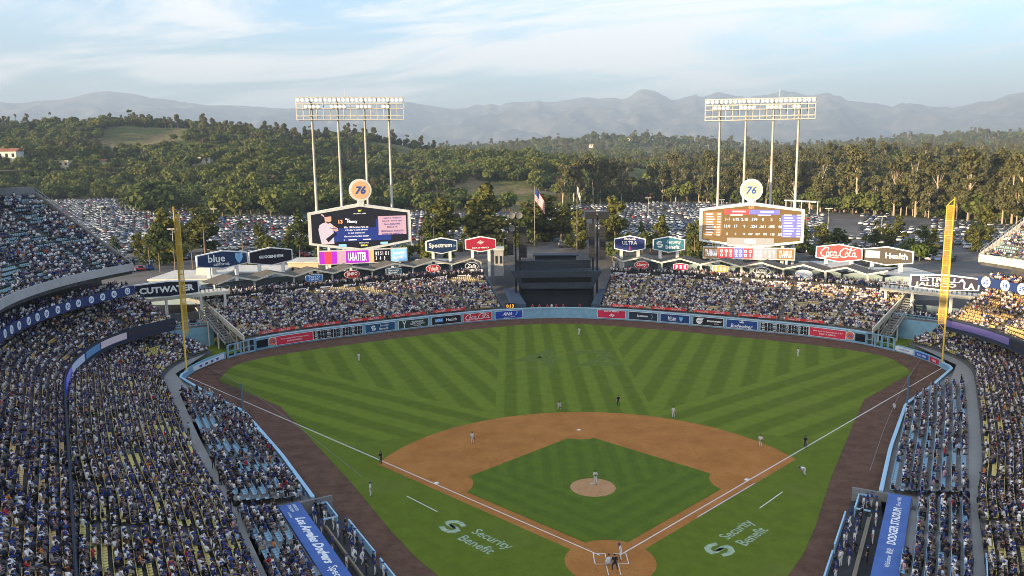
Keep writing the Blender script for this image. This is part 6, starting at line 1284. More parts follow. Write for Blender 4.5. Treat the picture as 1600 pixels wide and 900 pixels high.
def tri(mb):
    F = []
    for f in mb.f:
        for k in range(1, len(f)-1): F.append((f[0], f[k], f[k+1]))
    return np.array(mb.v, float), np.array(F, int)
CART = []
for body, roof, glass, ws in CP:
    V, F, G = [], [], []; b0 = 0
    for mb, g_ in ((body, 0), (roof, 0), (glass, 1)): v_, f_ = tri(mb); V.append(v_); F.append(f_+b0); G.append(np.full(len(v_), g_)); b0 += len(v_)
    CART.append((np.concatenate(V), np.concatenate(F), np.concatenate(G)))
pos, ang = [], []
rr_ = 172.; k = 0
while rr_ < 760:
    n = int(2*math.pi*rr_/2.75); th = np.arange(n)*2.75/rr_; x, y = rr_*np.sin(th), 40+rr_*np.cos(th); px = azpx(x, y); r = np.hypot(x-CAMP[0], y-CAMP[1])
    sel = (px > -80) & (px < 1680) & (y > 60) & (r < np.interp(px, LOTX, LOTR)-4) & (vnoise(th*rr_/30+5, np.full(n, rr_/22.), 77) > (.10 if rr_ > 215 else .42)) & ((th*rr_ % 76) > 6)
    gap = ((px > 1292) & (px < 1352) & (r > 330)) | ((px > 1395) & (px < 1460) & (r > 380)) | ((px > 905) & (px < 935) & (r > 300) & (r < 480)) | ((px > 1270) & (px < 1300) & (r > 450))
    sel &= ~gap & (RNG.random(n) < .95)
    x, y, t_ = x[sel], y[sel], th[sel]; pos.append(np.c_[x, y, terrain(x, y)+.05]); ang.append(-t_+(math.pi if k % 2 else 0)+RNG.normal(0, .03, len(x))); rr_ += 5.3 if k % 2 == 0 else 11.6; k += 1
pos = np.concatenate(pos); ang = np.concatenate(ang); x, y, w_ = proj(pos+[0, 0, .8]); s_ = (y < 462) & (x > -40) & (x < 1640); pos, ang = pos[s_], ang[s_]; x, y = x[s_], y[s_]
NC = len(pos); ck = RNG.choice(3, NC, p=[.48, .42, .10]); cc = RNG.choice(len(CARC), NC, p=np.array([c_[2] for c_ in CARC])); cd = np.linalg.norm(pos-CAMP, axis=1)
order = np.argsort(np.where((y < 425) & (x > 5) & (x < 1595), cd, 1e9)); CI = order[:300]; m_ = np.ones(NC, bool); m_[CI] = False; print('cars', NC)
Vs, Fs, Cs = [], [], []; b0 = 0
for kd in range(3):
    q = m_ & (ck == kd); TV, TFc, G = CART[kd]; V, F = instance_arrays(TV, TFc, pos[q], ang[q]); tab = np.stack([np.array([c_[1] for c_ in CARC])[cc[q]]*RNG.uniform(.85, 1.1, q.sum())[:, None], np.tile((.02, .024, .03), (q.sum(), 1))], 1)
    Vs.append(V); Fs.append(F+b0); Cs.append(tab[:, G, :].reshape(-1, 3)); b0 += len(V)
tag(npmesh('parked_cars', np.concatenate(Vs), np.concatenate(Fs), vmat('car_park_paint', .28, spec=.5), cols=np.concatenate(Cs)), kind='stuff')
def asmesh(mb, name, mats):
    me = bpy.data.meshes.new(name); me.from_pydata(mb.v, [], mb.f); [me.materials.append(q) for q in mats]; return me
CM = {}
for kd in range(3):
    body, roof, glass, ws = CP[kd]; bb = MB(); bb.add(body.v, body.f); bb.add(roof.v, roof.f); CM[kd] = (asmesh(bb, 'body', [None]), asmesh(glass, 'windows', [CGL]), [asmesh(w_, 'wheel', [TYRE]) for w_ in ws])
KIND = ['saloon car', 'sport utility car', 'pickup truck']
def cloc(p):
    a = azpx(p[0], p[1]); return 'behind the left-field side pavilion' if a < 480 else 'behind the left video board' if a < 800 else 'behind the dark centre-field building' if a < 960 else 'behind the right pavilion' if a < 1270 else 'beyond the right foul pole'
for rank, i in enumerate(CI):
    kd = ck[i]; cn, cv_, _ = CARC[cc[i]]; pm_ = mat('car_paint_'+cn, cv_, .28, spec=.5); lab = f'{cn} {KIND[kd]} parked in the lot {cloc(pos[i])}'; grp = f'{cn} {KIND[kd]}s parked {cloc(pos[i])}'
    me, gl, ws = CM[kd]; t = thing('parked_car', lab, 'truck' if kd == 2 else 'car', pos[i], grp); t.rotation_euler = (0, 0, ang[i])
    for nm, mm in [('body', me), ('windows', gl)]+([('wheel', w_) for w_ in ws] if rank < 110 else []):
        o = bpy.data.objects.new(nm, mm); COL.objects.link(o); o.parent = t
        if nm == 'body': o.material_slots[0].link = 'OBJECT'; o.material_slots[0].material = pm_
# ---------------------------------------------------------------- trees
def leaf_mat(name, c0, c1):
    m = bpy.data.materials.new(name); m.use_nodes = True; g = NB(m.node_tree); b = g.n('ShaderNodeBsdfPrincipled'); o = g.n('ShaderNodeOutputMaterial'); tr_ = g.n('ShaderNodeBsdfTranslucent'); mx = g.n('ShaderNodeMixShader'); mx.inputs[0].default_value = .34
    a = g.n('ShaderNodeAttribute', attribute_name='col'); s = g.n('ShaderNodeSeparateColor'); g.put(a.outputs['Color'], s.inputs[0]); oi = g.n('ShaderNodeObjectInfo'); f = g.m('ADD', g.m('MULTIPLY', s.outputs[0], .65), g.m('MULTIPLY', oi.outputs['Random'], .45))
    c = g.mix(f, c0, c1); g.put(c, b.inputs['Base Color']); g.put(c, tr_.inputs[0]); b.inputs['Roughness'].default_value = .75; b.inputs['Specular IOR Level'].default_value = .15
    g.nt.links.new(b.outputs[0], mx.inputs[1]); g.nt.links.new(tr_.outputs[0], mx.inputs[2]); g.nt.links.new(mx.outputs[0], o.inputs[0]); return m
LEAF = {'oak': leaf_mat('oak_leaf', (.058, .080, .018), (.165, .180, .046)), 'dark': leaf_mat('dark_leaf', (.038, .058, .017), (.110, .132, .036)), 'euc': leaf_mat('eucalyptus_leaf', (.070, .074, .030), (.160, .150, .064)), 'pine': leaf_mat('pine_needle', (.060, .072, .016), (.175, .172, .045)), 'palm': leaf_mat('palm_frond', (.05, .065, .018), (.12, .125, .04)), 'brown': leaf_mat('dry_scrub_leaf', (.065, .055, .028), (.13, .10, .055)), 'light': leaf_mat('young_leaf', (.06, .095, .02), (.12, .16, .035))}
BARK = mat('bark', (.11, .085, .06), .9, .3, 2.); BARKP = mat('eucalyptus_bark', (.44, .36, .28), .85, .3, .5, col2=(.30, .23, .17)); PALMB = mat('palm_bark', (.17, .125, .09), .9, .2, 3.)
def crown(blobs, nq, size, rng, flat=1.):
    """leaf-clump quads spread through a union of ellipsoids (x,y,z,rx,ry,rz)"""
    B = np.array(blobs, float); vol = B[:, 3]*B[:, 4]*B[:, 5]; k = rng.choice(len(B), nq, p=vol**.7/np.sum(vol**.7)); d = rng.normal(size=(nq, 3)); d /= np.linalg.norm(d, axis=1)[:, None]; r = rng.random(nq)**.30
    c_ = B[k, :3]+d*B[k, 3:6]*r[:, None]; nrm = d*.8+rng.normal(size=(nq, 3))*.7+[0, 0, .35]; nrm /= np.linalg.norm(nrm, axis=1)[:, None]
    a = np.cross(nrm, rng.normal(size=(nq, 3))); a /= np.linalg.norm(a, axis=1)[:, None]; b_ = np.cross(nrm, a); s = size*rng.uniform(.55, 1.25, nq)[:, None]
    V = np.stack([c_-a*s*.5-b_*s*.35, c_+a*s*.2-b_*s*.55, c_+a*s*.6+b_*s*.1, c_+a*s*.1+b_*s*.55, c_-a*s*.55+b_*s*.3], 1).reshape(-1, 3); F = np.arange(nq*5).reshape(-1, 5)
    col = np.repeat(np.clip(rng.normal(.5, .28, nq), 0, 1), 5); return V, F, np.stack([col]*3, 1)
def mesh_of(name, V, F, cols, m):
    o = npmesh(name, V, F, m, cols=cols); me = o.data; bpy.data.objects.remove(o); return me
def trunk_mesh(segs, m, name='trunk', n=7):
    mb = MB()
    for pts, rad in segs: mb.tube(pts, rad, n)
    me = asmesh(mb, name, [m]); me.polygons.foreach_set('use_smooth', [True]*len(me.polygons)); return me
def make_oak(seed, key, nq=420, tall=1., size=1.0):
    r = np.random.default_rng(seed); bl = [(0, 0, 4.4*tall, 2.6, 2.6, 2.2*tall)]
    for _ in range(6): a, q = r.uniform(0, 6.28), r.uniform(1.2, 2.8); s = r.uniform(1.1, 2.0); bl.append((q*math.cos(a), q*math.sin(a), r.uniform(2.6, 5.6)*tall, s*1.15, s*1.15, s*.95))
    V, F, C = crown(bl, nq, size, r); segs = [([(0, 0, -.8), (.1, 0, 1.6), (.2, .1, 3.6*tall)], [.34, .26, .12])]+[([(.1, 0, 1.5), (bl[k][0]*.6, bl[k][1]*.6, bl[k][2]*.75), bl[k][:3]], [.16, .1, .04]) for k in (1, 2, 3)]
    return trunk_mesh(segs, BARK), mesh_of('crown', V, F, C, LEAF[key])
def make_euc(seed, nq=2000):
    r = np.random.default_rng(seed); H = r.uniform(26, 34); lean = r.uniform(-3, 3, 2); bl = []; segs = []; tp = np.array([lean[0], lean[1], H*.8]); segs.append(([(0, 0, -1.), (lean[0]*.1, lean[1]*.1, H*.3), tuple(tp*[.6, .6, .75]), tuple(tp)], [.55, .40, .28, .10]))
    for _ in range(15):
        h = r.uniform(.30, .95)*H; a = r.uniform(0, 6.28); q = r.uniform(1., 5.8)*(1.2-.6*(h/H)); c_ = (lean[0]*h/H+q*math.cos(a), lean[1]*h/H+q*math.sin(a), h); s = r.uniform(1.6, 3.6); bl.append((*c_, s*1.1, s*1.1, s*.95)); b0 = h*r.uniform(.55, .8)
        segs.append(([(lean[0]*b0/H, lean[1]*b0/H, b0), ((c_[0]+lean[0]*b0/H)*.5, (c_[1]+lean[1]*b0/H)*.5, (b0+h)*.5), c_], [.20, .12, .04]))
    V, F, C = crown(bl, nq, 1.05, r); return trunk_mesh(segs, BARKP), mesh_of('crown', V, F, C, LEAF['euc'])
def make_pine(seed, nq=2400, key='pine'):
    r = np.random.default_rng(seed); H = 17.; bl = []
    for _ in range(30): h = r.uniform(.12, .95); q = r.uniform(.3, 1)*4.9*(1-h*.70); a = r.uniform(0, 6.28); s = r.uniform(1.3, 2.5)*(1.1-.5*h); bl.append((q*math.cos(a), q*math.sin(a), h*H, s, s, s*.95))
    V, F, C = crown(bl, nq, .80, r); return trunk_mesh([([(0, 0, -1), (0, 0, H*.5), (0, 0, H*.93)], [.4, .28, .06])], BARK), mesh_of('crown', V, F, C, LEAF[key])
def make_palm(seed, H=15.):
    r = np.random.default_rng(seed); mb = MB(); C = []
    for k in range(34):
        a = r.uniform(0, 6.28); el = r.uniform(-.9, 1.3); L_ = r.uniform(2.0, 2.9); d = np.array([math.cos(a), math.sin(a), 0]); sd = np.array([-d[1], d[0], 0]); P_ = [np.array([0, 0, H])+d*L_*t*math.cos(el)*.9+np.array([0, 0, L_*t*math.sin(el)-.55*t*t*L_]) for t in (0, .35, .7, 1.)]; w_ = (.08, .38, .42, .05); b = len(mb.v)
        for p, q in zip(P_, w_): mb.v += [tuple(p-sd*q-[0, 0, q*.4]), tuple(p), tuple(p+sd*q-[0, 0, q*.4])]
        for j in range(3):
            for e in range(2): mb.f.append((b+3*j+e, b+3*j+e+1, b+3*j+e+4, b+3*j+e+3))
        C += [r.uniform(0, 1)]*12
    V, F, C2 = np.array(mb.v), np.array(mb.f), np.stack([np.array(C)]*3, 1); return trunk_mesh([([(0, 0, -1), (.1, 0, H*.5), (0, 0, H)], [.30, .2, .17])], PALMB, n=6), mesh_of('crown', V, F, C2, LEAF['palm'])
OAKS = [make_oak(1, 'oak'), make_oak(2, 'dark'), make_oak(3, 'oak', 380, 1.2), make_oak(4, 'dark', 420, .8), make_oak(5, 'brown', 300, .8), make_oak(6, 'light', 380, 1.)]; EUCS = [make_euc(q) for q in (11, 12, 13, 14, 15, 16)]; PINES = [make_pine(21), make_pine(22), make_pine(23, 1300, 'dark')]; PALMS = [make_palm(31), make_palm(32, 18.)]
def tree(name, parts, x, y, z, s, rz, label, group, sz=None):
    t = thing(name, label, 'tree', (x, y, z), group); t.scale = (s, s, sz or s); t.rotation_euler = (0, 0, rz)
    for nm, me in zip(('trunk', 'crown'), parts): o = bpy.data.objects.new(nm, me); COL.objects.link(o); o.parent = t
    return t
def polar(px, r): a = math.atan((px-800)/(FPX*1.012)); return CAMP[0]+r*math.sin(a), CAMP[1]+r*math.cos(a)
rt = random.Random(5)
# dense conical trees just behind the pavilions and in the lots: px, top row, distance, width factor
for px, top, r, wf, k in ((252, 328, 285, 1.25, 0), (312, 325, 300, 1.35, 1), (238, 345, 270, 1., 2), (466, 335, 290, 1.0, 2), (448, 352, 300, .9, 0), (692, 313, 290, 1.15, 1), (757, 297, 300, 1.2, 0), (742, 318, 310, 1.1, 1), (668, 338, 285, .8, 2), (830, 318, 300, 1.3, 1), (852, 312, 310, 1.3, 0), (818, 330, 290, .9, 2), (878, 322, 305, 1.1, 1), (905, 335, 280, 1.0, 0), (890, 318, 330, 1.1, 2), (963, 312, 285, .85, 1), (1036, 340, 275, .95, 0), (1090, 345, 270, 1.0, 1), (1085, 360, 262, .8, 2), (1100, 372, 258, .8, 0), (1262, 345, 285, .9, 2), (1290, 352, 300, 1.3, 1), (1318, 350, 275, 1.3, 2), (1392, 345, 300, 1.2, 1), (1412, 330, 330, 1.0, 0), (1375, 362, 280, 1., 2), (1452, 350, 300, 1.1, 2), (1548, 312, 330, .9, 0), (1530, 345, 300, 1., 1), (205, 362, 300, .9, 1), (168, 372, 290, .8, 2), (1468, 372, 285, .9, 0), (398, 362, 330, .9, 1), (1005, 352, 300, .6, 2)):
    x, y = polar(px, r); z = float(terrain(x, y)); zt = CAMP[2]-(top-(257-px/1600*19))/FPX*r; s = max(.5, (zt-z)/15.); tree('pine_tree', PINES[k], x, y, z, s*wf*1.25, rt.uniform(0, 6), '%s %s conical tree standing %s' % ('tall' if s > .85 else 'shorter', ('olive', 'broad olive', 'dark green')[k], cloc((x, y))), '%s %s conical trees %s' % ('tall' if s > .85 else 'shorter', ('olive', 'broad olive', 'dark green')[k], cloc((x, y))), s)
# fan palms round the plaza
for px, top, r, k in ((312, 325, 262, 0), (372, 338, 265, 1), (395, 392, 250, 0), (413, 395, 255, 1), (238, 385, 255, 0), (222, 390, 262, 1), (290, 378, 258, 0), (262, 395, 250, 1), (462, 378, 252, 0), (655, 372, 258, 1), (676, 342, 275, 0), (640, 338, 330, 0), (671, 325, 380, 1), (703, 315, 420, 0), (712, 322, 400, 1), (786, 375, 262, 0), (778, 372, 262, 1), (683, 286, 520, 1), (1168, 370, 258, 0), (1090, 380, 255, 1), (1245, 375, 262, 0), (1266, 318, 330, 1), (1361, 372, 265, 0), (1377, 342, 300, 1), (1540, 362, 300, 1), (722, 385, 258, 0), (745, 390, 258, 1), (765, 388, 256, 0), (815, 382, 258, 1), (1118, 388, 254, 0), (1190, 388, 254, 1), (985, 382, 262, 0)):
    x, y = polar(px, r); z = float(terrain(x, y)); zt = CAMP[2]-(top-(257-px/1600*19))/FPX*r; s = max(.5, (zt-z)/(16.2 if k == 0 else 19.2)); tree('palm_tree', PALMS[k], x, y, z, max(.8, min(1.1, s)), rt.uniform(0, 6), 'slender fan palm standing %s' % cloc((x, y)), 'fan palms %s' % cloc((x, y)), s)
for j in range(64):
    px_ = 395+j*17.+rt.uniform(-6, 6)
    if 790 < px_ < 945: continue
    r_ = rt.uniform(238, 285); x, y = polar(px_, r_)
    if math.hypot(x, y-40) < 124: continue
    z = float(terrain(x, y)); tree('plaza_tree', OAKS[(0, 2, 5, 1, 3)[j % 5]], x, y, z-.4, rt.uniform(.55, 1.05), rt.uniform(0, 6), 'small %s plaza tree %s' % (('olive', 'tall olive', 'bright green', 'dark green', 'low dark')[j % 5], cloc((x, y))), '%s plaza trees %s' % (('olive', 'tall olive', 'bright green', 'dark green', 'low dark')[j % 5], cloc((x, y))))
# tall eucalyptus along the far edge of the lots
ne = 0
EUL = [(px+rt.uniform(-6, 6), rt.uniform(6, 22)) for px in list(range(882, 1075, 15))+list(range(1090, 1250, 22))]+[(px+rt.uniform(-8, 8), rt.uniform(4, 26)) for px in range(1252, 1640, 16)]+[(px+rt.uniform(-9, 9), rt.uniform(40, 80)) for px in range(1240, 1650, 31)]
for px, dr in EUL:
    r = float(np.interp(px, LOTX, LOTR))+dr; x, y = polar(px, r); z = float(terrain(x, y)); s = rt.uniform(.55, 1.12); near = px > 1250
    tree('eucalyptus_tree', EUCS[rt.randrange(6)], x, y, z, s, rt.uniform(0, 6), ('%s pale-trunked eucalyptus, %s row, ' % ('short' if s < .74 else 'mid-height' if s < .93 else 'very tall', 'back' if dr > 30 else 'front' if dr > 14 else 'outermost'))+'%s' % ('at the lot edge beyond the right foul pole' if px > 1420 else 'at the lot edge behind the right score board' if px > 1080 else 'in the grove behind centre field'), ('%s %s eucalyptus ' % ('short' if s < .74 else 'mid-height' if s < .93 else 'very tall', 'back' if dr > 30 else 'front' if dr > 14 else 'outermost'))+'%s' % ('by the right foul pole' if px > 1420 else 'behind the right score board' if px > 1080 else 'behind centre field')); ne += 1
for px_, r_, s_ in ((206, 560, 2.6), (222, 540, 3.0), (240, 545, 3.1), (256, 520, 2.7), (232, 500, 2.4), (345, 470, 2.2), (372, 462, 2.0), (420, 455, 2.1)):
    x, y = polar(px_, r_); z = float(terrain(x, y)); tree('broad_tree', OAKS[1 if px_ < 300 else 2], x, y, z-1, s_, rt.uniform(0, 6), 'broad dark green tree at the inner edge of the left car park' if px_ < 300 else 'broad olive tree at the back of the lot behind the navy signs', 'broad trees in the left car park' if px_ < 300 else 'broad trees behind the navy signs')
# nearest hillside trees one by one, the wood behind as one mass
N_ = 26000; px = RNG.uniform(-90, 1690, N_); lot = np.interp(px, LOTX, LOTR); r = np.sqrt(RNG.uniform((lot+4)**2, np.where(px > 900, 1250., 1480.)**2)); a = np.arctan((px-800)/(FPX*1.012)); x, y = CAMP[0]+r*np.sin(a), CAMP[1]+r*np.cos(a)
dens = fbm(x/120, y/120, 3, 41); clear = (dens > .115) & (r > lot+60)
for gx, gr, rad in ((245, 1140, 62), (640, 1060, 55), (815, 520, 40), (770, 610, 34), (865, 590, 26), (500, 900, 40), (330, 760, 30), (90, 1000, 40), (1150, 760, 55), (1190, 800, 60), (700, 560, 30)): qx, qy = polar(gx, gr); clear |= np.hypot(x-qx, y-qy) < rad
keep = ~clear & (RNG.random(N_) < np.clip(1.25-r/1900, .35, 1)); x, y, r, px, lot = x[keep], y[keep], r[keep], px[keep], lot[keep]; z = terrain(x, y)-.3
# drop those that other trees would swallow: thin by grid
pxf = RNG.uniform(520, 1690, 5200); rf = RNG.uniform(1300, 3400, 5200); af = np.arctan((pxf-800)/(FPX*1.012)); x, y = np.r_[x, CAMP[0]+rf*np.sin(af)], np.r_[y, CAMP[1]+rf*np.cos(af)]; px, r, lot = np.r_[px, pxf], np.r_[r, rf], np.r_[lot, np.interp(pxf, LOTX, LOTR)]; z = terrain(x, y)-.3
cell = np.floor(x/7.2).astype(int)*100003+np.floor(y/7.2).astype(int); _, ui = np.unique(cell, return_index=True); x, y, z, r, px, lot = x[ui], y[ui], z[ui], r[ui], px[ui], lot[ui]
NT = len(x); eu = (vnoise(x/90, y/90, 51) > np.where(px > 1040, .38, np.where((r > 980) | ((px > 520) & (px < 720) & (r > 700)), .60, .86))) & (RNG.random(NT) < .45); kind = np.where(eu, 6+RNG.integers(0, 6, NT), RNG.choice(6, NT, p=[.30, .27, .18, .14, .06, .05]))
pal = (px < 130) & (r > 1180) & (RNG.random(NT) < .10); kind = np.where(pal, 12, kind); sc_ = np.where(eu, RNG.uniform(.32, .68, NT), RNG.uniform(.85, 1.9, NT)); sc_ = np.where(eu & (px > 1040) & (r < 900), sc_*1.15, sc_); sc_ = np.where(pal, 1.1, sc_); sc_ = np.where(r > 1500, sc_*1.5, sc_)
app = np.where(eu, 30*sc_, 7*sc_)/r; first = np.argsort(-np.where((px > 0) & (px < 1600) & (r-lot < 160), app, 0))[:150]; mk = np.ones(NT, bool); mk[first] = False; print('trees', NT)
SPN = ['round olive-green tree', 'round dark green tree', 'tall olive-green tree', 'low dark green tree', 'dry brown shrub', 'bright green young tree']+['slim grey-green eucalyptus']*6+['palm']
def hloc(p): return 'on the slope above the left car park' if p < 330 else 'on the wooded slope behind the left video board' if p < 660 else 'on the slope behind the flagpoles' if p < 900 else 'in the wood behind the right pavilion' if p < 1250 else 'in the wood beyond the right foul pole'
def hsz(i): q = sc_[i]/(.55 if eu[i] else 1.4); return 'smaller' if q < .9 else 'middling' if q < 1.12 else 'large'
ALLK = OAKS+EUCS+[PALMS[1]]
for i in first: tree('hillside_tree' if kind[i] != 4 else 'hillside_shrub', ALLK[kind[i]], x[i], y[i], z[i], sc_[i], rt.uniform(0, 6), f'{hsz(i)} {SPN[kind[i]]} {hloc(px[i])}', f'{hsz(i)} {SPN[kind[i]]} kind {hloc(px[i])}')
coll = bpy.data.collections.new('wood_kinds')
for j, (tk, cr) in enumerate(ALLK):
    bm = bmesh.new(); bm.from_mesh(tk); nf = len(bm.faces); me = bpy.data.meshes.new('wood_tree'); tv = np.array([v.co for v in tk.vertices]); tf = [tuple(p.vertices) for p in tk.polygons]; cvv = np.zeros(len(cr.vertices)*3); cr.vertices.foreach_get('co', cvv); cvv = cvv.reshape(-1, 3); k5 = len(cr.polygons[0].vertices); cf = (np.arange(len(cr.polygons)*k5).reshape(-1, k5) if k5 == 5 else np.array([p.vertices for p in cr.polygons])); bm.free()
    step = 2 if 6 <= j < 12 else 1
    if k5 == 5 and step == 2: cvv = cvv.reshape(-1, 5, 3); cen = cvv.mean(1, keepdims=True); cvv = (cen+(cvv-cen)*1.35)[::2].reshape(-1, 3); cf = cf[:len(cvv)//5]
    me.from_pydata(np.concatenate([tv, cvv]).tolist(), [], tf+(cf+len(tv)).tolist()); me.materials.append(tk.materials[0]); me.materials.append(cr.materials[0]); me.polygons.foreach_set('material_index', [0]*len(tf)+[1]*len(cf))
    at_ = me.attributes.new('col', 'FLOAT_COLOR', 'POINT'); cc_ = np.ones((len(me.vertices), 4), np.float32); rc = np.repeat(RNG.random(len(cf)), k5) if k5 == 5 else RNG.random(len(cvv)); cc_[len(tv):, :3] = rc[:, None]; at_.data.foreach_set('color', cc_.ravel())
    o = bpy.data.objects.new('wood_tree_%02d' % j, me); coll.objects.link(o)
pts = bpy.data.meshes.new('wood'); pts.from_pydata(np.c_[x, y, z][mk].tolist(), [], []); 
for nm, ty, dat in (('kind_index', 'INT', kind[mk]), ('turn', 'FLOAT', RNG.uniform(0, 6.28, mk.sum())), ('size', 'FLOAT', sc_[mk])): at_ = pts.attributes.new(nm, ty, 'POINT'); at_.data.foreach_set('value', np.asarray(dat, np.int32 if ty == 'INT' else np.float32))
wo = bpy.data.objects.new('wood', pts); COL.objects.link(wo); tag(wo, kind='stuff')
ng = bpy.data.node_groups.new('scatter', 'GeometryNodeTree'); ng.interface.new_socket('Geometry', in_out='INPUT', socket_type='NodeSocketGeometry'); ng.interface.new_socket('Geometry', in_out='OUTPUT', socket_type='NodeSocketGeometry')
gi, go = ng.nodes.new('NodeGroupInput'), ng.nodes.new('NodeGroupOutput'); ci = ng.nodes.new('GeometryNodeCollectionInfo'); ci.inputs['Collection'].default_value = coll; ci.inputs['Separate Children'].default_value = True; ci.inputs['Reset Children'].default_value = True
ip = ng.nodes.new('GeometryNodeInstanceOnPoints'); ip.inputs['Pick Instance'].default_value = True
def na_(n, ty): q = ng.nodes.new('GeometryNodeInputNamedAttribute'); q.data_type = ty; q.inputs['Name'].default_value = n; return q.outputs['Attribute']
cx_ = ng.nodes.new('ShaderNodeCombineXYZ'); ng.links.new(na_('turn', 'FLOAT'), cx_.inputs[2]); ng.links.new(gi.outputs[0], ip.inputs['Points']); ng.links.new(ci.outputs[0], ip.inputs['Instance']); ng.links.new(na_('kind_index', 'INT'), ip.inputs['Instance Index']); ng.links.new(cx_.outputs[0], ip.inputs['Rotation']); ng.links.new(na_('size', 'FLOAT'), ip.inputs['Scale']); ng.links.new(ip.outputs[0], go.inputs[0])
wo.modifiers.new('scatter', 'NODES').node_group = ng
# ---------------------------------------------------------------- buildings, gantry, lamps
def building(px0, px1, ytop, ybot, Y, depth, wallm, roofm, label, zb=7.5, rowz=None, flat=True, unit=False, nwin=0):
    a, b_ = PY(px0, ytop, Y), PY(px1, ytop, Y); zt = (a[2]+b_[2])/2; zb = zb if zb is not None else PY((px0+px1)/2, ybot, Y)[2]; t = thing('building', label, 'building', ((a[0]+b_[0])/2, Y+depth/2, zb))
    mb = MB(); mb.box(a[0], b_[0], Y, Y+depth, zb-2, zt); mb.build('wall', wallm, t)
    if flat: mb = MB(); mb.box(a[0]-.25, b_[0]+.25, Y-.25, Y+depth+.25, zt, zt+.35); mb.build('roof', roofm, t)
    else: mb = MB(); e = (zt-zb)*.35; mb.prism([(-.4, zt), (depth+.4, zt), (depth/2, zt+e)], (a[0]-.3, Y, 0), (0, 1, 0), (0, 0, 1), (1, 0, 0), b_[0]-a[0]+.6); mb.build('roof', roofm, t)
    if unit: mb = MB(); x = a[0]+(b_[0]-a[0])*.6; mb.box(x, x+4, Y+depth*.4, Y+depth*.4+3, zt+.35, zt+2); mb.build('rooftop_unit', CREAM, t)
    for k in range(nwin): w = (b_[0]-a[0])/nwin; x = a[0]+w*(k+.25); mb = MB(); h = zt-max(zb, 7.5); mb.box(x, x+w*.5, Y-.08, Y+.1, zt-h*.7, zt-h*.3); mb.build('window', CGL, t)
WB, RW = mat('pale_blue_wall', (.22, .29, .33), .7, .1, .4), mat('white_roof', (.52, .50, .45), .8, .15, .3); RED = mat('red_tile_roof', (.24, .10, .06), .9, .2, 1)
building(232, 331, 438, 450, 118, 16, WB, RW, 'low pale blue building with a white roof behind the left foul pole', unit=True, nwin=6); building(340, 440, 427, 440, 136, 14, WB, RW, 'long pale blue building behind the navy hexagon signs', nwin=8); building(450, 497, 411, 424, 146, 10, mat('sand_wall', (.50, .40, .26), .8), RW, 'small sand-coloured kiosk behind the left pavilion roof', nwin=4)
building(1278, 1352, 420, 440, 138, 14, WB, RW, 'grey-blue service building behind the red script sign', nwin=6); building(1408, 1480, 436, 450, 112, 18, mat('grey_wall', (.30, .30, .30), .8, .1, .5), RW, 'flat-roofed grey building beside the right foul pole', nwin=5); building(645, 716, 413, 424, 152, 10, RW, RW, 'long white low building with dark windows behind the left pavilion', nwin=7)
building(772, 786, 391, 412, 160, 8, mat('grey_wall', (.30, .30, .30), .8, .1, .5), RW, 'small grey plant room beside the centre-field speaker tower', nwin=2)
def house(px, r, w, d, h, wallm, roofm, label, flat=False, nwin=3):
    x, y = polar(px, r); z = float(terrain(x, y)); t = thing('house', label, 'house', (x, y, z)); mb = MB(); mb.box(x-w/2, x+w/2, y-d/2, y+d/2, z-4, z+h); mb.build('wall', wallm, t); mb = MB()
    if flat: mb.box(x-w/2-.3, x+w/2+.3, y-d/2-.3, y+d/2+.3, z+h, z+h+.4)
    else: mb.prism([(-d/2-.6, z+h), (d/2+.6, z+h), (0, z+h+d*.25)], (x-w/2-.4, y, 0), (0, 1, 0), (0, 0, 1), (1, 0, 0), w+.8)
    mb.build('roof', roofm, t)
    for k in range(nwin): mb = MB(); q = x-w/2+w*(k+.3)/nwin; mb.box(q, q+w*.4/nwin, y-d/2-.1, y-d/2+.1, z+h*.45, z+h*.8); mb.build('window', CGL, t)
SW, CW = mat('stucco_white', (.62, .58, .50), .8), mat('stucco_cream', (.55, .46, .30), .8)
house(5, 855, 34, 12, 9, SW, RED, 'white house with long red tiled roof on the left hillside', nwin=6); house(100, 840, 14, 8, 7, CW, CW, 'cream flat-roofed house on the left hillside', True); house(150, 850, 22, 9, 6, SW, RED, 'long white house among the hillside trees'); house(172, 860, 12, 8, 6, SW, SW, 'small white flat-roofed house among hillside trees', True); house(218, 640, 14, 7, 5, CW, CW, 'sand-coloured shed at the far edge of the left car park', True); house(272, 612, 10, 6, 5, CW, CW, 'second sand-coloured shed beside the left car park trees', True); house(318, 800, 16, 8, 6, SW, SW, 'white flat-roofed house half hidden by trees on the left slope', True)
for j, (px_, r_) in enumerate(((925, 2150), (985, 2230), (1010, 2180), (1105, 2300), (1510, 2500), (1540, 2450))): house(px_, r_, 13, 9, 7, CW if j % 3 else SW, CW if j % 2 else RED, f'distant pale {"flat-roofed" if j % 2 else "red-roofed"} house {"on the far right ridge" if px_ > 1400 else "on the far wooded rise"}', bool(j % 2)); 
for o in [o for o in COL.objects if o.name.startswith('house') and 'distant' in str(o.get('label'))]: o['group'] = 'distant houses '+('on the far right ridge' if 'ridge' in o['label'] else 'on the far wooded rise')+(' flat' if 'flat' in o['label'] else ' red')
a, b_ = polar(1232, 470), polar(1282, 455); z = float(terrain(*a)); t = thing('toll_gantry', 'white car park entry gantry on slim posts behind the right score board', 'gantry', (*a, z)); mb = MB(); mb.bar((*a, z+7), (*b_, z+7), 3., .6); mb.build('canopy', WHT, t)
for k in np.linspace(0, 1, 5): mb = MB(); q = np.array(a)*(1-k)+np.array(b_)*k; mb.bar((*q, z-1), (*q, z+6.7), .4); mb.build('post', WHT, t)
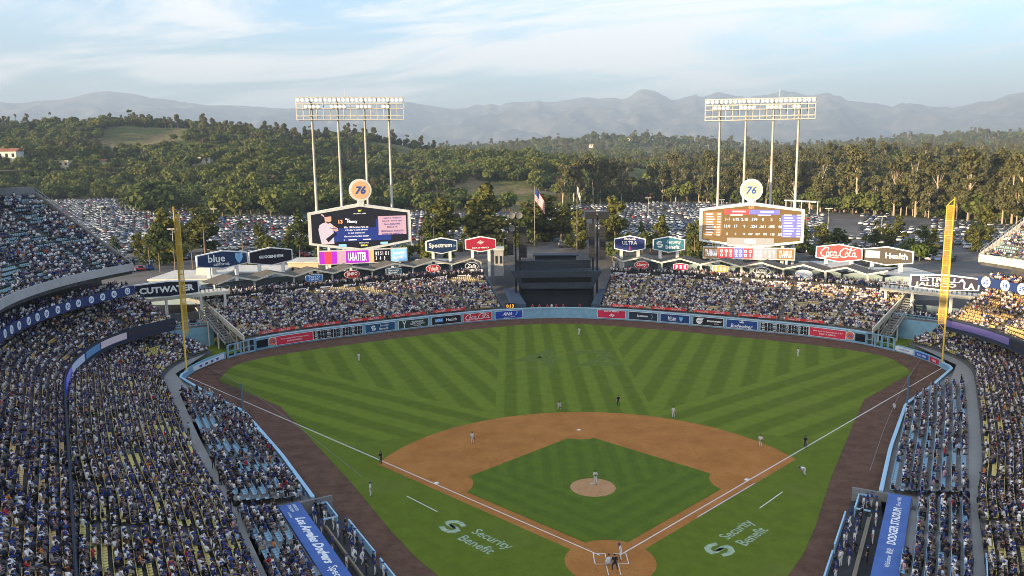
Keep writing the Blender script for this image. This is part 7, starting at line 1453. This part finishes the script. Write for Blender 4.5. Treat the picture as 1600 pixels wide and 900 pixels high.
for px_, r_ in ((152, 420), (235, 330), (262, 275), (1015, 420), (1130, 400), (1163, 330), (600, 330), (640, 290), (1300, 340), (1385, 300), (465, 300), (60, 520), (330, 380), (735, 380)):
    x_, y_ = polar(px_, r_); z = float(terrain(x_, y_)); t = thing('lot_lamp', 'slim car park lamp post with twin heads %s' % cloc((x_, y_)), 'lamp post', (x_, y_, z), 'lamp posts %s' % cloc((x_, y_))); mb = MB(); mb.tube([(x_, y_, z), (x_, y_, z+11)], [.16, .1], 6); mb.build('pole', LSTEEL, t)
    for s in (-1, 1): mb = MB(); mb.obox((x_+s*.8, y_, z+11), (.7, 0, 0), (0, .25, 0), (0, 0, .12)); mb.build('lamp_head', WHT, t)
# safety nets, posts and cables
NETM = bpy.data.materials.new('net_mesh'); NETM.use_nodes = True; g = NB(NETM.node_tree); b = g.n('ShaderNodeBsdfPrincipled'); tr_ = g.n('ShaderNodeBsdfTransparent'); mx = g.n('ShaderNodeMixShader'); mx.inputs[0].default_value = .22; o = g.n('ShaderNodeOutputMaterial'); b.inputs['Base Color'].default_value = (.02, .022, .022, 1); b.inputs['Roughness'].default_value = .9
g.nt.links.new(tr_.outputs[0], mx.inputs[1]); g.nt.links.new(b.outputs[0], mx.inputs[2]); g.nt.links.new(mx.outputs[0], o.inputs[0])
CABLE = mat('cable_grey', (.16, .17, .17), .6)
for s, nm in ((-1, 'third'), (1, 'first')):
    p = np.array([s*52.3, 46.3]); q = np.array([s*68.6, 73.6]); t = thing('safety_net', f'dark triangular safety net and post at the end of the {nm}-base box seats', 'net', (*p, 0.)); mb = MB(); mb.bar((*p, 0), (*p, 5.6), .22); mb.build('post', mat('post_blue', (.10, .16, .22), .5), t); mb = MB(); mb.add([(*p, 1.2), (*p, 5.5), (*q, 1.5)], [(0, 1, 2)]); mb.build('net', NETM, t)
    mb = MB(); mb.bar((*p, 5.5), (*q, 1.5), .05); mb.build('edge_cable', CABLE, t)
    c_ = thing('net_cable', f'thin support cable running from the {nm}-base net post towards home plate', 'cable', (*p, 0)); pts_ = [np.array([*p, 5.5]), np.array([s*41, 27.4, 7.2]), np.array([s*33, 13.4, 8.6]), np.array([s*24, -3., 10.4])]; mb = MB(); mb.tube(pts_, .025, 5); mb.build('cable', CABLE, c_)
